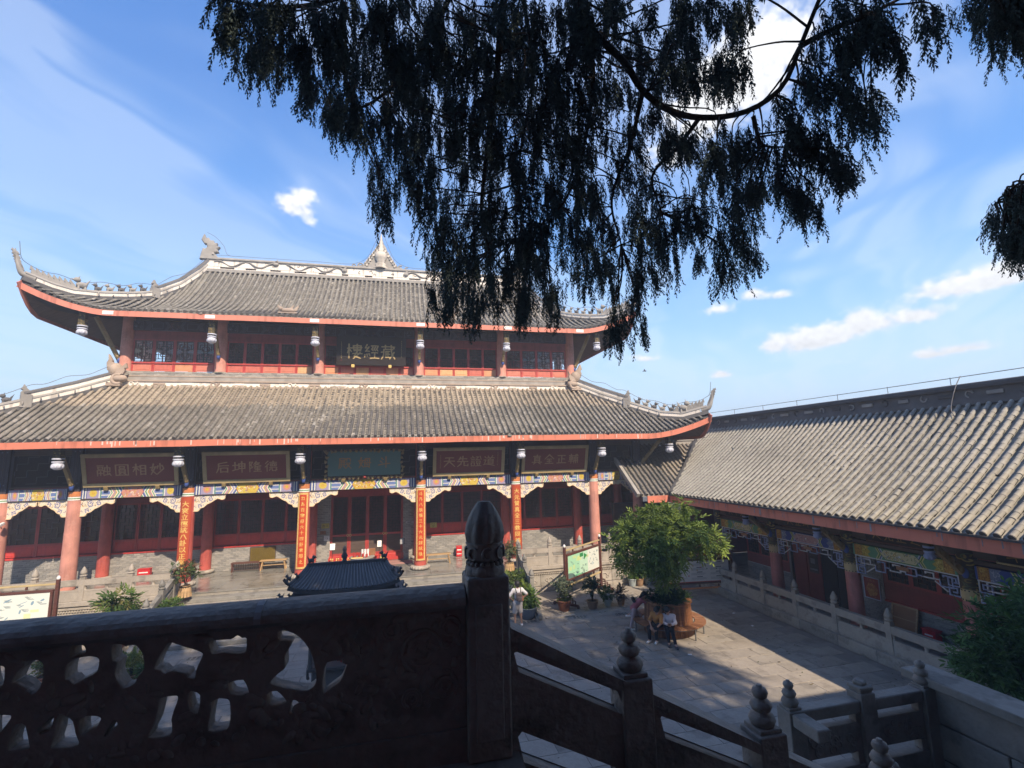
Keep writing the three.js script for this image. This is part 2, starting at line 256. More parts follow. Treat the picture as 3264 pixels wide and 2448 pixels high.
function alongPath(path, step, out, lift = 0, skip = 0) { // matrices of tiles lying along a path that climbs from the eave
  let acc = skip; const lat = path.lat;
  for (let i = 0; i < path.length - 1; i++) {
    const a = path[i], b = path[i + 1], d = V().subVectors(b, a), len = d.length(); d.divideScalar(len);
    const z = d.clone().negate(), x = lat.clone().addScaledVector(z, -lat.dot(z)).normalize(), y = V().crossVectors(z, x); if (y.y < 0) { y.negate(); x.negate(); }
    for (; acc < len; acc += step) { const slip = rnd() < .015 ? 1 : 0, p = a.clone().addScaledVector(d, acc - slip * rr(.03, .1)).addScaledVector(y, lift + rr(-.006, .006) + slip * .015).addScaledVector(x, rr(-.007, .007) + .02 * (vnoise(acc * 1.3 + i * .7, a.x * 3 + a.z * 3) - .5)); const jx = rr(-.03, .03) + slip * rr(-.25, .25); out.push(new THREE.Matrix4().makeBasis(x.clone().addScaledVector(z, jx).normalize(), y, z.clone().addScaledVector(x, -jx).normalize()).setPosition(p)); }
    acc -= len;
  }
}
function tileRoof(parent, rows, pans, most, near, mats, tint) {
  const list = [], pl = [], ends = []; rows.forEach((r) => { alongPath(r, .205, list, .045, .1); });
  pans.forEach((r) => alongPath(r, .235, pl, .0, .08));
  const p = V(), d = (m) => p.setFromMatrixPosition(m).distanceTo(near); list.sort((a, b) => d(a) - d(b));
  pieces('tile', TILE, mats, list.slice(0, most), parent);
  const white = std([1, 1, 1], .82, { map: grainTex }); const rest = list.slice(most);
  const col = (m) => tint(p.setFromMatrixPosition(m)); copies('cover_tiles', TILE, white, rest, parent, (i) => col(rest[i]));
  const c2 = new THREE.Color(); copies('pan_tiles', PAN, white, pl, parent, (i) => c2.copy(col(pl[i])));
  rows.forEach((r) => { const a = r[0], z = V().subVectors(r[0], r[1]).normalize(), x = r.lat.clone().addScaledVector(z, -r.lat.dot(z)).normalize(), y = V().crossVectors(z, x); if (y.y < 0) { y.negate(); x.negate(); } ends.push(new THREE.Matrix4().makeBasis(x, y, z).setPosition(a.clone().addScaledVector(y, .045).addScaledVector(z, .02))); });
  copies('eave_discs', DISC, M.tile[1], ends, parent);
}
// a curved hip roof slope seen from the front; f = 0 at the eave, 1 at the ridge or hip
function hipSpec(o) {
  const hipY = (s) => { const t = o.hip; let k = 0; while (k < t.length - 2 && s > t[k + 1][0]) k++; return lerp(t[k][1], t[k + 1][1], clamp((s - t[k][0]) / (t[k + 1][0] - t[k][0]))); };
  const prof = (z) => { const t = (o.zEave - z) / (o.zEave - o.zTop); return o.yEave + o.rise * (o.bow * t + (1 - o.bow) * t * t); };
  const lift = (ax) => o.lift * Math.pow(clamp((ax - o.c) / (o.b - o.c)), 1.8);
  const front = (x, f) => { const ax = Math.abs(x - o.x0), s = clamp((ax - o.a) / (o.b - o.a)), k = Math.pow(clamp((ax - o.c) / (o.b - o.c)), 2), ze = o.zEave + .25 * k, zt = lerp(o.zTop, o.zEave + .25, s), z = lerp(ze, zt, f); const d = s > 0 ? hipY(s) - prof(zt) : 0; return V(x, prof(z) + lerp(lift(ax), d, f) + .07 * (fbm(x * .35 + 7, z * .5, 2) - .5), z); };
  const hip = (s, side) => { const x = o.x0 + side * lerp(o.a, o.b, s); return V(x, hipY(s), lerp(o.zTop, o.zEave + .25, s)); };
  const flank = (side, w, f) => { const s = Math.abs(w), h = hip(s, side), z = o.zTop + (w < 0 ? 1 : -1) * (h.z - o.zTop) * 1, e = o.lift * Math.pow(clamp((s - .8) / .2), 1.8); return V(lerp(o.x0 + side * o.b, h.x, f), lerp(o.yEave + e, h.y, f * f * .45 + f * .55), z); };
  return { ...o, hipY, prof, lift, front, hip, flank };
}
function hipRoof(parent, S, opt) {
  const rows = [], pans = [], n = Math.floor(2 * S.b / .27), rowAt = (x) => { const r = []; for (let i = 0; i <= 14; i++) r.push(S.front(x, i / 14)); r.lat = V(1, 0, 0); let len = 0; for (let i = 1; i < r.length; i++) len += r[i].distanceTo(r[i - 1]); return len > .3 ? r : null; };
  for (let i = 0; i < n; i++) { const x = S.x0 - S.b + .14 + i * .27, r = rowAt(x), q = rowAt(x + .135); if (r) rows.push(r); if (q) pans.push(q); }
  tileRoof(parent, rows, pans, opt.most, opt.near, M.tile, opt.tint);
  const grid = (y) => sheet(90, 12, (u, v) => { const p = S.front(S.x0 + (u * 2 - 1) * S.b, v); p.y += y; return p; });
  mesh('roof_deck', [grid(-.035)], M.tileDark, parent);
  mesh('roof_flanks', [-1, 1].map((s) => sheet(24, 8, (u, v) => S.flank(s, u * 2 - 1, v))).concat(opt.back === false ? [] : [sheet(40, 10, (u, v) => { const p = S.front(S.x0 + (u * 2 - 1) * S.b, v); p.z = 2 * S.zTop - p.z; return p; })]), M.tileDark, parent);
  const soff = sheet(90, 6, (u, v) => { const p = S.front(S.x0 + (u * 2 - 1) * (S.b - .02), .02 + v * opt.soff); p.y -= .2 - .05 * (1 - v); return p; });
  mesh('soffit', [soff, ...[-1, 1].map((s) => sheet(20, 5, (u, v) => { const p = S.flank(s, u * 2 - 1, .02 + v * .5); p.y -= .18; return p; }))], M.soffit, parent);
  const raf = []; for (let i = 0; i < n; i++) { const x = S.x0 - S.b + .27 + i * .27; if (Math.abs(x - S.x0) > S.b - .25) continue; const a = S.front(x, .03), b = S.front(x, opt.soff * .75); a.y -= .23; b.y -= .26; const d = V().subVectors(a, b), L = d.length(); d.normalize(); const xx = V(1, 0, 0), yy = V().crossVectors(d, xx).normalize(); raf.push(new THREE.Matrix4().makeBasis(xx.multiplyScalar(.07), yy.multiplyScalar(.08), d.multiplyScalar(L)).setPosition(V().addVectors(a, b).multiplyScalar(.5))); }
  copies('rafters', new THREE.BoxGeometry(1, 1, 1), M.rafter, raf, parent);
  const eave = []; for (let i = 0; i <= 120; i++) { const p = S.front(S.x0 + (i / 60 - 1) * S.b, 0); p.z += .01; eave.push(p); }
  mesh('fascia_board', sweep(eave, [[-.025, -.3], [.025, -.3], [.025, -.045], [-.025, -.045]]), opt.fascia, parent);
  mesh('flank_fascias', [-1, 1].map((s) => { const e = []; for (let i = 0; i <= 40; i++) e.push(S.flank(s, i / 20 - 1, 0)); return sweep(e, [[-.025, -.3], [.025, -.3], [.025, -.045], [-.025, -.045]]); }), opt.fascia, parent);
}
// ridge that runs down a hip and curls up into a horn
function beast(sc = 1) { const g = [ball(.13, 0, .16, 0, [.75, .8, 1.2], 8), ball(.085, 0, .31, .12, [.9, 1, 1.15], 8), place(new THREE.ConeGeometry(.05, .16, 6), 0, .3, .22, 1.4), place(new THREE.ConeGeometry(.05, .26, 6), 0, .3, -.16, -.5), place(new THREE.ConeGeometry(.03, .12, 5), 0, .41, .08, -.4), cyl(.035, .03, .14, .05, 0, .09, 6), cyl(.035, .03, .14, -.05, 0, .09, 6), cyl(.045, .035, .12, .05, 0, -.08, 6), cyl(.045, .035, .12, -.05, 0, -.08, 6)]; const m = merge(g); return m.scale(sc, sc, sc); }
function flame(h, w, lean = 0, t = .08) { return outline([[-w, 0], [w, 0], [w * .9 + lean * .3, h * .3], [w * .3 + lean * .6, h * .55], [w * .6 + lean * .8, h * .6], [lean, h], [-w * .3 + lean * .55, h * .66], [-w * .85 + lean * .35, h * .45]], t, .012); }
function hipRidge(parent, S, side, o) {
  const path = []; for (let i = 0; i <= 40; i++) { const p = S.hip(i / 40, side); p.y += .05; path.push(p); }
  const end = path[40], out = V(side * .72, 0, .62).normalize(); const horn = [end.clone()]; for (let i = 1; i <= 8; i++) { const t = i / 8; horn.push(end.clone().addScaledVector(out, .42 * t - .1 * t * t).add(V(0, o.horn * Math.pow(t, 1.35), 0))); }
  const r = sub('hip_ridge', parent);
  mesh('ridge_core', sweep(path, [[-.13, -.08], [.13, -.08], [.13, .10], [-.13, .10]]), M.ridgeDark, r);
  mesh('ridge_band', sweep(path.slice(0, 39), [[-.12, .06], [.12, .06], [.12, .29], [-.12, .29]]), M.plaster, r);
  mesh('ridge_cap', sweep(path, [[-.15, .27], [.15, .27], [.09, .37], [-.09, .37]]), M.ridgeGrey, r);
  const hp = [path[38].clone().add(V(0, .2, 0)), ...horn.map((p) => p.clone().add(V(0, .22, 0)))]; mesh('horn', tube(hp, .16, 26, 8, .1), M.ridgeGrey, r);
  for (let i = 0; i < 14; i++) { const p = (i < 6 ? hp[2 + i] : path[38 - (i - 6)]).clone(); if (i > 5) p.y += .28; const f = flame(.4 - (i < 6 ? i * .035 : 0), .09, .16); f.rotateY(Math.atan2(out.x, out.z) - Math.PI / 2).translate(p.x, p.y + .1, p.z); mesh('flame_leaf', f, M.ridgeGrey, r); }
  const turn = Math.atan2(side * (S.b - S.a), S.zEave - S.zTop);
  o.beasts.forEach((s, i) => { const p = S.hip(s, side), b = beast(i === o.beasts.length - 1 ? 1.5 : 1); b.rotateY(turn).translate(p.x, p.y + .38, p.z); mesh('roof_beast', b, i % 2 ? M.ridgeGrey : M.ridgeDark, r); });
  // upper thick stretch ends in a bracketed block
  const k = o.block, hi = []; for (let i = 0; i <= 20; i++) { const p = S.hip(k * i / 20, side); p.y += .4; hi.push(p); }
  mesh('upper_ridge_band', sweep(hi, [[-.1, -.02], [.1, -.02], [.1, .2], [-.1, .2]]), M.plaster, r); mesh('upper_ridge_cap', sweep(hi, [[-.15, .2], [.15, .2], [.1, .3], [-.1, .3]]), M.ridgeDark, r);
  const bp = S.hip(k, side); mesh('end_block', [box(.36, .55, .36, bp.x, bp.y + .3, bp.z, 0, turn), place(flame(.5, .16, .1, .2), bp.x, bp.y + .5, bp.z, 0, turn - 1.57)], M.ridgeGrey, r);
  reseed(40 + side); for (let i = 0; i < 9; i++) { const s = .06 + i * .075, p = S.hip(s, side); const g = place(new THREE.TorusGeometry(.08, .028, 5, 10, 4.4), p.x, p.y + .22, p.z, 0, turn, rr(0, 6)); g.translate(-side * .08, 0, .1); mesh('scroll_relief', g, M.ridgeGrey, r); }
  const w = []; for (let i = 0; i <= 40; i += 2) { const p = path[i].clone(); p.y += .78 + .07 * Math.sin(i * .8) + (i / 40 < k ? .12 : 0); w.push(p); } w.push(horn[4].clone().add(V(-side * .1, .5, 0)), horn[8].clone().add(V(-side * .12, .55, 0))); mesh('lightning_wire', tube(w, .012, 90, 5), M.wire, r);
}

// ================================================================ painted ornament (flat print on beams, brackets, boards)
const ORN = { blue: '#7289c4', navy: '#43579a', green: '#6aa681', pale: '#e6ece6', white: '#f0eee4', gold: '#d8b649', yellow: '#dcc65a', pink: '#d59a8c', lilac: '#a9a3c8', red: '#b8523f' };
function chevron(g, x, h, w, dir, cols) { cols.forEach((c, i) => { g.strokeStyle = c; g.lineWidth = w; g.beginPath(); const o = x + dir * i * w; g.moveTo(o, -4); g.lineTo(o + dir * h * .32, h / 2); g.lineTo(o, h + 4); g.stroke(); }); }
function rosette(g, x, y, r, c1, c2) { for (let i = 0; i < 8; i++) { g.fillStyle = c1; g.beginPath(); g.arc(x + Math.cos(i * .785) * r * .6, y + Math.sin(i * .785) * r * .6, r * .42, 0, 7); g.fill(); } g.fillStyle = c2; g.beginPath(); g.arc(x, y, r * .45, 0, 7); g.fill(); }
function swirls(g, x0, x1, y0, y1, n, cols) { for (let i = 0; i < n; i++) { g.strokeStyle = cols[i % cols.length]; g.lineWidth = rr(3, 6); const x = rr(x0, x1), y = rr(y0, y1), r = rr(5, 13), a = rr(0, 6); g.beginPath(); g.arc(x, y, r, a, a + rr(2.5, 5)); g.stroke(); } }
const beamTex = [0, 1, 2].map((k) => canvasTex(1024, 112, (g, w, h) => {
  reseed(60 + k); const O = ORN, ctr = [O.pink, O.yellow, O.gold][k], sideC = [O.yellow, O.pink, O.yellow][k];
  g.fillStyle = O.blue; g.fillRect(0, 0, w, h); g.fillStyle = [O.green, O.lilac, O.green][k]; g.fillRect(300, 0, 424, h);
  for (const m of [0, 1]) { g.save(); if (m) { g.translate(w, 0); g.scale(-1, 1); }
    g.fillStyle = O.navy; g.fillRect(0, 0, 60, h); g.fillStyle = O.pale; g.fillRect(14, 0, 12, h); g.fillRect(40, 0, 12, h); g.fillStyle = O.lilac; g.fillRect(60, 0, 120, h); rosette(g, 120, h / 2, 38, sideC, O.gold);
    g.fillStyle = O.pale; g.fillRect(176, 0, 12, h); g.fillStyle = O.green; g.fillRect(192, 0, 10, h); g.fillStyle = O.blue; g.fillRect(204, 0, 60, h); g.fillStyle = O.white; g.fillRect(200, 30, 90, 9); g.fillRect(200, 74, 90, 9);
    chevron(g, 262, h, 11, 1, [O.white, O.green, O.white, O.pink, O.lilac, O.gold, O.white]); chevron(g, 356, h, 11, 1, [O.white, O.blue, O.navy, O.white, O.green]); g.restore(); }
  g.fillStyle = ctr; g.beginPath(); g.moveTo(430, 0); g.lineTo(594, 0); g.lineTo(626, h / 2); g.lineTo(594, h); g.lineTo(430, h); g.lineTo(398, h / 2); g.fill(); g.strokeStyle = O.red; g.lineWidth = 5; g.stroke();
  swirls(g, 425, 600, 16, 96, 26, [O.gold, O.white, O.lilac]); swirls(g, 445, 580, 20, 92, 8, [O.red]);
  g.fillStyle = 'rgba(90,80,70,.22)'; for (let i = 0; i < 260; i++) g.fillRect(rr(0, w), rr(0, h), rr(1, 5), rr(1, 4));
  g.fillStyle = '#5c3a2c'; g.fillRect(0, 0, w, 3); g.fillRect(0, h - 4, w, 4);
}));
const bracketTex = canvasTex(512, 256, (g, w, h) => { reseed(71); const O = ORN; g.fillStyle = '#efe6d2'; g.fillRect(0, 0, w, h); swirls(g, 0, w, 0, h, 80, ['#6a6fae', '#4f5a94', '#c9a14c', '#8a86b8', '#5c4a3c', '#b98a3e']); for (let i = 0; i < 26; i++) { g.fillStyle = ['#3d3440', '#5b4a36', '#6d74b4'][i % 3]; g.beginPath(); g.ellipse(rr(20, w - 20), rr(20, h - 20), rr(3, 9), rr(3, 7), rr(0, 3), 0, 7); g.fill(); }
  for (const [x, y, r] of [[150, 70, 40], [270, 60, 30], [110, 170, 30]]) { g.strokeStyle = '#6d74ae'; g.lineWidth = 11; g.beginPath(); g.arc(x, y, r, .5, 5.2); g.stroke(); g.beginPath(); g.arc(x + 6, y + 4, r * .45, 3, 7.4); g.stroke(); } });
const darkBeamTex = canvasTex(1024, 128, (g, w, h) => { reseed(72); g.fillStyle = '#3a3846'; g.fillRect(0, 0, w, h); const line = '#74768c'; g.strokeStyle = line; g.lineWidth = 4; g.strokeRect(6, 10, 110, h - 20); g.strokeRect(w - 116, 10, 110, h - 20); for (const s of [0, 1]) { g.save(); if (s) { g.translate(w, 0); g.scale(-1, 1); } for (let i = 0; i < 4; i++) chevron(g, 140 + i * 16, h, 4, 1, [line]); g.strokeRect(230, 22, 130, h - 44); for (let i = 0; i < 3; i++) chevron(g, 380 + i * 14, h, 4, 1, [line]); g.restore(); } swirls(g, 450, 574, 20, 108, 22, ['#6c5a4c', '#70668a', '#7c4d48']); swirls(g, 20, 105, 22, 100, 12, [line]); swirls(g, w - 105, w - 20, 22, 100, 12, [line]); });
const scrollGold = canvasTex(128, 256, (g, w, h) => { reseed(73); g.fillStyle = '#4a4230'; g.fillRect(0, 0, w, h); swirls(g, 0, w, 0, h, 70, ['#b89a45', '#8f7a3a', '#5f7048', '#c9b060', '#39424a']); });
const galleryBeamTex = [0, 1].map((k) => canvasTex(1024, 112, (g, w, h) => { reseed(80 + k); const O = ORN; g.fillStyle = k ? O.green : '#3c55a8'; g.fillRect(0, 0, w, h);
  for (const m of [0, 1]) { g.save(); if (m) { g.translate(w, 0); g.scale(-1, 1); } g.fillStyle = '#c9963f'; g.fillRect(18, 0, 90, h); g.fillStyle = '#7c4a24'; for (let i = 0; i < 7; i++) { g.fillRect(22, 6 + i * 15, 8, 8); g.fillRect(96, 6 + i * 15, 8, 8); } swirls(g, 38, 92, 8, 104, 14, ['#8a5c28', '#e0c060']); g.fillStyle = k ? '#cbb34e' : '#8b98b8'; g.beginPath(); g.moveTo(110, 0); g.lineTo(200, 0); g.lineTo(170, 28); g.lineTo(205, 56); g.lineTo(170, 84); g.lineTo(200, h); g.lineTo(110, h); g.fill(); swirls(g, 116, 168, 10, 102, 16, k ? ['#8a7a2c', '#efe08a'] : ['#5a6a98', '#c4cbe0']); chevron(g, 262, h, 12, 1, ['#dfd790', '#4c8a3e', '#dfd790', '#4a63a8', '#c9d4e8']); g.restore(); }
  g.fillStyle = k ? '#e2dcb0' : '#c9a2a4'; g.beginPath(); g.moveTo(360, 8); g.lineTo(664, 8); g.lineTo(710, h / 2); g.lineTo(664, h - 8); g.lineTo(360, h - 8); g.lineTo(314, h / 2); g.fill(); g.strokeStyle = k ? '#5f8a4a' : '#d8d4e4'; g.lineWidth = 6; g.stroke(); swirls(g, 350, 680, 18, 94, 46, k ? ['#8a9a6a', '#5a78b0', '#c8a24c'] : ['#9a6a7c', '#7a74a8', '#e6cdc8']); g.fillStyle = '#efeff4'; g.beginPath(); g.arc(512, 52, 12, 0, 7); g.fill(); }));
const MP = { beam: beamTex.map((t) => std([.78, .78, .78], .7, { map: t })), bracket: std([.8, .8, .8], .75, { map: bracketTex }), darkBeam: std([.75, .75, .75], .7, { map: darkBeamTex }), scroll: std([.7, .7, .7], .65, { map: scrollGold }), gallery: galleryBeamTex.map((t) => std([.72, .72, .72], .7, { map: t })) };
// box whose front (+z), and back, carry the whole print once; the other faces its edge colour
function printBox(w, h, d) { const g = new THREE.BoxGeometry(w, h, d), uv = g.attributes.uv; for (let i = 0; i < 16; i++) uv.setXY(i, uv.getX(i) * .01 + .002, uv.getY(i) * .8 + .1); return g; }

// ---------------------------------------------------------------- brush characters as strokes on a 10 x 10 grid
const CH = {
  樓: '02-32 17-10 2.4-3.6|1,0-1,9.5 0,2.8-3,2.6 1,3-0,6 1,3-2.6,5|4,1-9,1 4,1-4,3.4 9,1-9,3.4 3.6,2.2-9.6,2.2 4,3.4-9,3.4 6.5,0-6.5,5 4.4,4.4-8.8,4.4 3.6,6.4-9.8,6.4 6.4,5-4.6,8 4.6,8-8.6,9.6 8.4,5.8-4,9.8',
  經: '1.8,0-.6,2.2 .6,2.2-2.6,2.6 3,1.6-.8,4.6 .8,4.6-3.4,4.6 .4,7-.2,8.6 1.8,6.6-2,8 3.2,6.4-3.8,7.6|4.6,.8-9.4,.8 5.8,1.6-5,3 5,3-6,4.2 7.4,1.6-6.6,3 6.6,3-7.6,4.2 9,1.6-8.2,3 8.2,3-9.2,4.2 5,5.6-9,5.6 7,5.6-7,9.2 4,9.4-9.8,9.4',
  藏: '.6,1.2-9.4,1.2 3,.2-3,2.2 7,.2-7,2.2 2,3-8.2,3 2,3-1.8,7 1.8,7-.4,9.8 .2,5-1.4,5 3.4,4.4-3.4,8.6 3.4,4.4-6,4.4 3.4,6.4-6,6.4 3.4,8.6-6,8.6 4.8,4.4-4.8,8.6 7,3-7.6,6.4 7.6,6.4-9.6,9.6 9,5-6,9.6 8.4,1.8-9.2,2.4',
  融: '.4,.8-4.8,.8 1,2-4.2,2 1,2-1,3.8 4.2,2-4.2,3.8 1,3.8-4.2,3.8 .4,5-.4,9.8 .4,5-4.8,5 4.8,5-4.8,9.6 2.6,6-2.6,9.4 1.4,7.6-3.8,7.6|5.6,2.6-9.2,2.6 5.6,2.6-5.6,6 9.2,2.6-9.2,6 5.6,6-9.2,6 7.4,.6-7.4,9 5.4,9.2-9,8.4 8.6,7.4-9.8,9.6',
  圓: '.6,.4-.6,9.6 .6,.4-9.4,.4 9.4,.4-9.4,9.6 .6,9.6-9.4,9.6 3.4,1.8-6.8,1.8 3.4,1.8-3.4,3.4 6.8,1.8-6.8,3.4 3.4,3.4-6.8,3.4 3,4.6-7.2,4.6 3,4.6-3,7.4 7.2,4.6-7.2,7.4 3,6-7.2,6 3,7.4-7.2,7.4 4,7.6-2.8,8.8 6.2,7.6-7.6,8.8',
  相: '2.4,0-2.4,9.8 .2,2.8-4.6,2.4 2.2,3-.2,6.6 2.6,3-4.4,5.6|5.6,1.4-5.6,9.6 5.6,1.4-9.2,1.4 9.2,1.4-9.2,9.6 5.6,4-9.2,4 5.6,6.6-9.2,6.6 5.6,9.2-9.2,9.2',
  妙: '2.4,.2-1,5.6 1,5.6-4.2,9.4 3.8,2.8-.4,9.6 0,3.4-5,2.8|7.2,0-7.2,5.4 5.6,2-5,4.4 8.6,1.6-9.8,4 9.6,4.6-4.6,9.8',
  后: '8.4,.2-2,1.6 2,1.6-1.8,6 1.8,6-.2,9.8 2,3.6-9.6,3.4 3.4,5.6-3.4,9.6 3.4,5.6-8.8,5.6 8.8,5.6-8.8,9.6 3.4,9.2-8.8,9.2',
  坤: '.2,3.4-4,3.2 2,.6-2,7.6 0,8.2-4.4,7|5,2-5,6.4 5,2-9.6,2 9.6,2-9.6,6.4 5,4.2-9.6,4.2 5,6.4-9.6,6.4 7.3,0-7.3,9.9',
  隆: '.8,.4-.8,9.8 .8,.6-3,.6 3,.6-1.6,3.4 1.6,3.4-3,5.4 3,5.4-1.2,6.6|6,0-4,3 4.8,1.4-8.4,1.4 8.4,1.4-4,4.4 5,2-9.8,4.2 5,5-9,5 5.4,4.6-4.4,6.4 4.8,6.4-9,6.4 7,4.8-7,9.4 5,7.8-9,7.8 4,9.4-9.8,9.4',
  德: '2.6,0-.4,2.4 3,2.6-.2,5.6 1.8,4.4-1.8,9.8|4,1.2-9.6,1.2 6.8,0-6.8,2.4 4.6,2.6-9.2,2.6 4.6,2.6-4.6,4.6 9.2,2.6-9.2,4.6 6,2.6-6,4.6 7.8,2.6-7.8,4.6 4.6,4.6-9.2,4.6 4,6-9.8,6 4.4,7.4-3.6,9 5.8,7-6.2,9.2 6.2,9.2-8.8,9.2 8.8,9.2-9,8 9.2,7-9.8,8.4',
  殿: '.8,.8-5,.8 .8,.8-.8,5 .8,5-0,9.6 5,.8-5,2.4 .8,2.4-5,2.4 1.6,4-5.2,4 2.4,3-2.4,6.4 4.2,3-4.2,6.4 1.2,6.4-5.4,6.4 2.2,7.4-1,9.6 4,7.4-5,9.2|6.4,.8-6.4,3.4 6.4,.8-8.8,.8 8.8,.8-9.6,3.4 6,5-9.2,5 9.2,5-5.6,9.8 6.4,5.6-9.8,9.8',
  姆: '2.2,.2-1,5 1,5-4,9.2 3.6,2.8-.4,9.6 0,3.2-4.8,2.8|5.6,1.2-5,8.6 5.6,1.2-9,1.2 9,1.2-8.6,9.6 4.4,5-9.9,5 5,8.6-8.8,8.6 6.8,2.4-7.4,3.6 6.6,6-7.2,7.2',
  斗: '3,1-4.4,2.6 2,3.8-3.6,5.4 .4,7.4-9.8,6 6.6,0-6.6,9.9',
  天: '1.4,1.2-8.6,1.2 .4,4.4-9.6,4.4 5,1.2-4.6,5 4.6,5-.4,9.8 5.2,5-9.8,9.6',
  先: '3,.8-1.4,3.6 2,2.4-8.6,2.4 5,0-5,5 .4,5-9.6,5 3.8,5-3.4,7.4 3.4,7.4-.4,9.8 6.2,5-6.2,9 6.2,9-9.6,9.2 9.6,9.2-9.8,7.6',
  證: '1.8,0-2.4,1 .2,1.8-4,1.8 .8,3.4-3.6,3.4 .8,5-3.6,5 .8,6.6-.8,9.6 .8,6.6-3.6,6.6 3.6,6.6-3.6,9.6 .8,9.6-3.6,9.6|5,.8-7,.8 7,.8-4.6,4 8.6,.2-9.8,3.4 6,3.6-8.4,3.6 5.6,5-8.8,5 5.6,5-5.6,7 8.8,5-8.8,7 5.6,7-8.8,7 6.2,7.6-6.8,9 8.4,7.6-7.8,9 4.8,9.6-9.8,9.6',
  道: '1.2,.8-2.2,2 .4,4-2.2,4 2.2,4-1,7.4 .2,8.6-2.4,8 2.4,8-9.9,9.7|4.2,.2-5,1.6 8.2,0-7.2,1.6 3,2-9.8,2 6.4,2-5.6,3.4 4.2,3.6-4.2,8 4.2,3.6-8.8,3.6 8.8,3.6-8.8,8 4.2,5-8.8,5 4.2,6.4-8.8,6.4 4.2,8-8.8,8',
  真: '1.4,1.4-8.6,1.4 5,0-5,2.8 2.6,2.8-2.6,7.6 2.6,2.8-7.6,2.8 7.6,2.8-7.6,7.6 2.6,4.4-7.6,4.4 2.6,6-7.6,6 .2,7.8-9.8,7.8 3.4,8-1.6,9.8 6.6,8-8.6,9.8',
  全: '5,0-.4,4.6 5,0-9.8,4.6 2.6,4.8-7.4,4.8 2.8,7-7.2,7 5,4.8-5,9.4 1,9.4-9,9.4',
  正: '1.2,1.2-8.8,1.2 5.2,1.2-5.2,9 5.2,5-8.4,5 2.4,4.6-2.4,9 .4,9.2-9.7,9.2',
  輔: '.4,1.4-4.6,1.4 1,2.8-4,2.8 1,2.8-1,6 4,2.8-4,6 1,4.4-4,4.4 1,6-4,6 .2,7.6-4.8,7.6 2.5,0-2.5,9.9|5,1.8-9.8,1.8 8.6,.2-9.4,1 5.6,3.4-5.6,9.8 5.6,3.4-9.4,3.4 9.4,3.4-9.4,9.4 5.6,5.4-9.4,5.4 5.6,7.4-9.4,7.4 7.5,.4-7.5,9.8',
  大: '.6,3.4-9.4,3.2 5,.2-4.4,4.6 4.4,4.6-.6,9.8 5,4-9.8,9.6', 寰: '5,0-5,1 .8,1.4-.6,3 .8,1.4-9.2,1.4 9.2,1.4-9,3 2.4,3-7.6,3 2.4,3-2.4,4.6 7.6,3-7.6,4.6 2.4,4.6-7.6,4.6 1,5.8-9,5.8 5,5.8-1,9.6 3.4,8-3.6,9.8 5.4,7-9.6,9.8', 立: '5,0-5.2,2 1,2.6-9,2.6 2.8,4.4-3.8,8.4 7.4,4-6.2,8.4 .4,9.4-9.6,9.4',
  極: '1.8,0-1.8,9.8 .2,2.6-3.6,2.4 1.8,3-.2,6 3.8,1-9.6,1 6,1-5,5 4.2,3-4.2,7 4.2,3-6,3 6,3-6,7 7,3-9.4,3 9.2,3-6.8,7.6 7,4-9.8,7.6 3.8,9.4-9.8,9.4', 統: '1.8,0-.6,2.4 .6,2.4-3,3 3,2-.6,5 .6,5-3.6,5 .6,7-.2,9 2,6.6-2.2,9 3.4,6.4-4,8|6.8,0-7.2,1.4 4.6,2-9.8,2 6.4,2.4-5,4.8 5,4.8-9,4.4 6,5.4-4.2,9.6 7.6,5.2-7.6,9 7.6,9-9.8,9 9.8,9-9.8,7.6',
  八: '3.6,2-.6,9.4 6,1.4-9.6,9.4', 卦: '.6,1.6-5,1.6 2.8,0-2.8,4.4 .2,4.4-5.2,4.4 .8,6.6-5,6.6 2.8,4.6-2.8,9 .2,9.2-5.4,9.2|7,0-7,9.9 7.2,4-9.6,5.6', 以: '1.6,1-1.6,8 1.6,8-4,6.4 4.4,1.6-5,3.6 8.4,.6-7.4,5.6 7.4,5.6-3.6,9.6 7.4,6-9.8,9.4', 星: '2,.4-8,.4 2,.4-2,4 8,.4-8,4 2,2.2-8,2.2 2,4-8,4 2.4,4.6-.6,7 2,6-9,6 5,4.4-5,9.4 2,7.6-8.4,7.6 .6,9.5-9.6,9.5',
  炁: '3,.4-.8,3 2.6,1.6-9,1.6 2,3.2-8.4,3.2 8.4,3.2-9.2,6 4.6,4-2,6.4 1.2,7.6-.6,9.4 3.8,7.4-4.2,9.4 6.4,7.4-7,9.4 8.6,7-9.8,9', 為: '3.6,0-4.4,1.4 1.4,2-7.4,2 6.8,2-3,4.6 3,4.6-8,4.6 4.6,2.2-.6,9.6 2.6,6.6-9,6.6 9,6.6-8.2,9.8 3,8-2.4,9.2 4.6,7.8-4.8,9 6.4,7.8-7,8.8', 百: '.6,.8-9.4,.8 5,.8-4,3.2 2,3.2-2,9.8 2,3.2-8.4,3.2 8.4,3.2-8.4,9.8 2,6.2-8.4,6.2 2,9.4-8.4,9.4', 物: '1.4,1-.2,3.6 .4,2.8-4.4,2.8 2.6,0-2.6,9.8 .2,6.4-4.4,5.6|6.4,0-4.8,4 5.8,2-9.6,2 9.6,2-8.6,9.6 7.4,2.4-4.8,7.4 8.6,2.6-5.4,9.6', 母: '2.6,.8-1.6,9 2.6,.8-8.2,.8 8.2,.8-7.6,9.6 .2,5-9.8,5 1.6,9-8,9 4.6,2.2-5.4,3.8 4.4,6-5.2,7.6',
